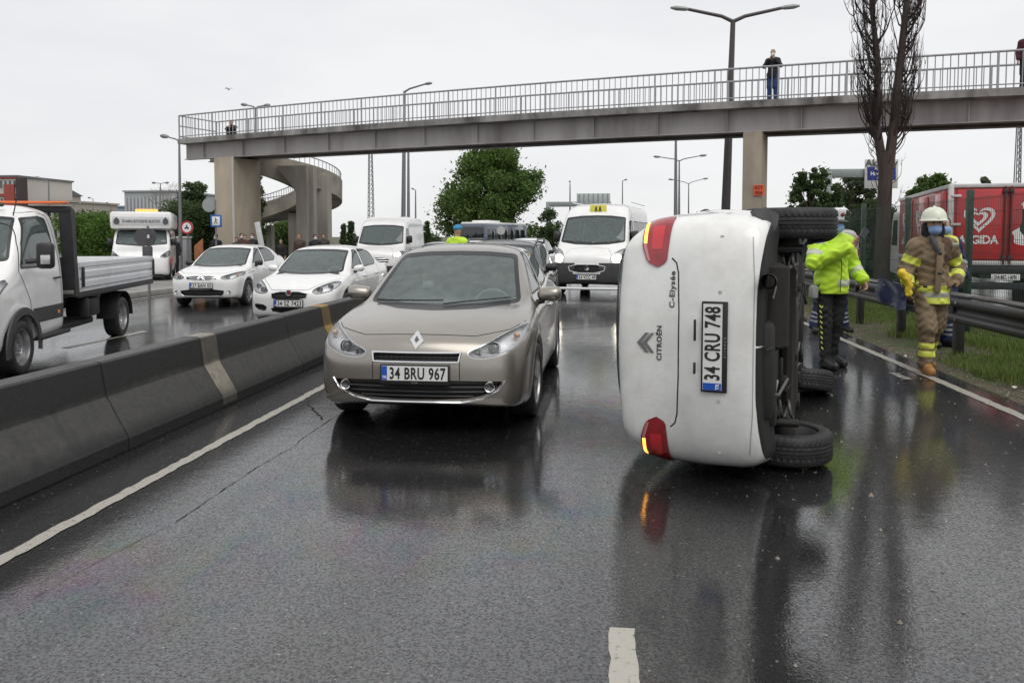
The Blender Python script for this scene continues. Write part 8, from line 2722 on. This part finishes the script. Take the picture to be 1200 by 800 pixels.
# orange plaque on the right pier
q0 = br(br_pt(886.5), .28, 0); q0 = br(br_pt(886.5), .27, at_y(886, 223, br(br_pt(886), .27, 0).y).z)
M = Matrix((BD, BN, Vector((0, 0, 1)))).transposed()
pq = MB().box(q0, (.36, .03, .36), .005, rot=M).build('pier_plaque', mat('plaque_orange', (.72, .10, .03), .5), bridge, smooth=None)
for k, tx in enumerate(('02Y', '006')):
    text_obj('plaque_number', tx, .17, mat('plaque_dark', (.10, .02, .01), .6), pq, q0 - BN * .018 + Vector((0, 0, .085 - .17 * k)), BD, (0, 0, 1), bold=.006)
# small round sign by the big tree
post_sign('road_sign', 587, 50, 270, 'small pale round sign back in front of the big tree', lambda root, z: MB().lathe([(0, -.01), (.26, -.01), (.26, .01), (0, .01)], o=(0, 0, z), axis='y', n=24).build('round_plate', mat('plate_pale', (.5, .52, .5), .5), root), base=-.3)
# gull in the sky
p = at_y(268, 105, 60)
gb = MB(); gb.ball((0, 0, 0), (.06, .16, .06), 10, 6)
bird = empty('bird', p, .6, 'small dark bird flying high above the footbridge end', 'bird')
gb.build('body', mat('bird_grey', (.12, .12, .12), .7), bird)
for sx in (1, -1):
    V = [(0, -.06, .03), (sx * .14, -.08, .12), (sx * .30, .0, .06), (sx * .14, .03, .11), (0, .06, .02)]
    MB().add(V + [(x, y, z - .008) for x, y, z in V], [(0, 1, 2, 3, 4), (9, 8, 7, 6, 5)] + [(i, (i + 1) % 5, 5 + (i + 1) % 5, 5 + i) for i in range(5)]).build('wing', mat('bird_grey'), bird, smooth=None)

# ------------------------------------------------------------------ buildings far left
def building(name, px0, px1, ytop, Y, wall, label, floors, cols, roof=None, dep=14, win=None, band=None, pitched=False, wz=(.35, .85)):
    a, b = at_y(px0, 277, Y), at_y(px1, 277, Y); top = at_y(px0, ytop, Y).z
    root = empty(name, ((a.x + b.x) / 2, Y, -.3), 0, label, 'building')
    W = b.x - a.x; H_ = top + .3
    MB().box((0, dep / 2, H_ / 2), (W, dep, H_), 0).build('wall', wall, root, smooth=None)
    fh = H_ / floors
    win = win or mat('far_glass', (.05, .06, .07), .1, spec=.8)
    fr = mat('window_frame_white', (.62, .62, .60), .5)
    for f in range(floors):
        for c in range(cols):
            x = -W / 2 + W * (c + .5) / cols; w = W / cols * .62; z = fh * (f + (wz[0] + wz[1]) / 2); h = fh * (wz[1] - wz[0])
            o = MB().box((x, -.02, z), (w, .10, h), 0).build('window', fr, root, smooth=None)
            MB().box((x, -.075, z), (w * .86, .03, h * .86), 0).build('pane', win, o, smooth=None)
        if band: MB().box((0, -.05, fh * (f + .98)), (W + .1, .25, fh * .16), 0).build('band', band, root, smooth=None)
    if pitched:
        MB().prism([(-.5, H_), (dep / 2, H_ + 1.6), (dep + .5, H_)], lambda u, v: (-W / 2 - .3, u, v), lambda u, v: (W / 2 + .3, u, v)).build('roof', roof, root, smooth=None)
    else:
        MB().box((0, dep / 2, H_ + .15), (W + .5, dep + .5, .3), 0).build('roof', roof or wall, root, smooth=None)
    return root
BW = mat('render_cream', (.50, .47, .44), .8, var=.08); BRK = mat('render_red', (.30, .07, .055), .8, var=.2, scale=2)
SLATE = mat('roof_slate', (.13, .14, .15), .7, var=.2)
b1 = building('apartment_building', -40, 22, 208, 125, BW, 'cream and red apartment block with dark mansard storey above the flatbed cab', 4, 12, SLATE, band=BRK)
MB().box((5.6, -.2, 5.5), (1.6, .6, 11.4), 0).build('stair_tower', mat('tower_dark', (.05, .035, .035), .7), b1, smooth=None)
MB().box((3.4, -.12, 5.5), (1.8, .3, 9.5), 0).build('red_bay', BRK, b1, smooth=None)
building('gabled_house', 34, 54, 227, 135, mat('render_sand', (.46, .40, .35), .8, var=.08), 'sand coloured house with grey pitched roof beside the apartment block', 3, 3, SLATE, pitched=True, dep=10)
building('low_block', 56, 82, 237, 130, mat('render_grey_cream', (.42, .37, .33), .8, var=.08), 'low grey-cream block right of the sand coloured house', 2, 4)
building('office_building', 98, 148, 243, 170, mat('cladding_blue', (.22, .28, .38), .5, var=.08), 'long low blue clad building behind the bright bushes', 2, 16, dep=16)
b5 = building('grey_hall', 147, 206, 225, 150, mat('cladding_grey', (.36, .38, .40), .6, var=.06), 'corrugated grey hall block beyond the municipal truck', 1, 1, dep=18, wz=(.45, .46))
Wb = (at_y(206, 277, 150).x - at_y(147, 277, 150).x)
for k in range(14):
    x = -Wb / 2 + Wb * (k + .5) / 14
    MB().box((x, -.12, 4.6), (Wb / 14 * .5, .3, 9.5), 0).build('cladding_rib', mat('cladding_light', (.46, .47, .48), .6), b5, smooth=None)
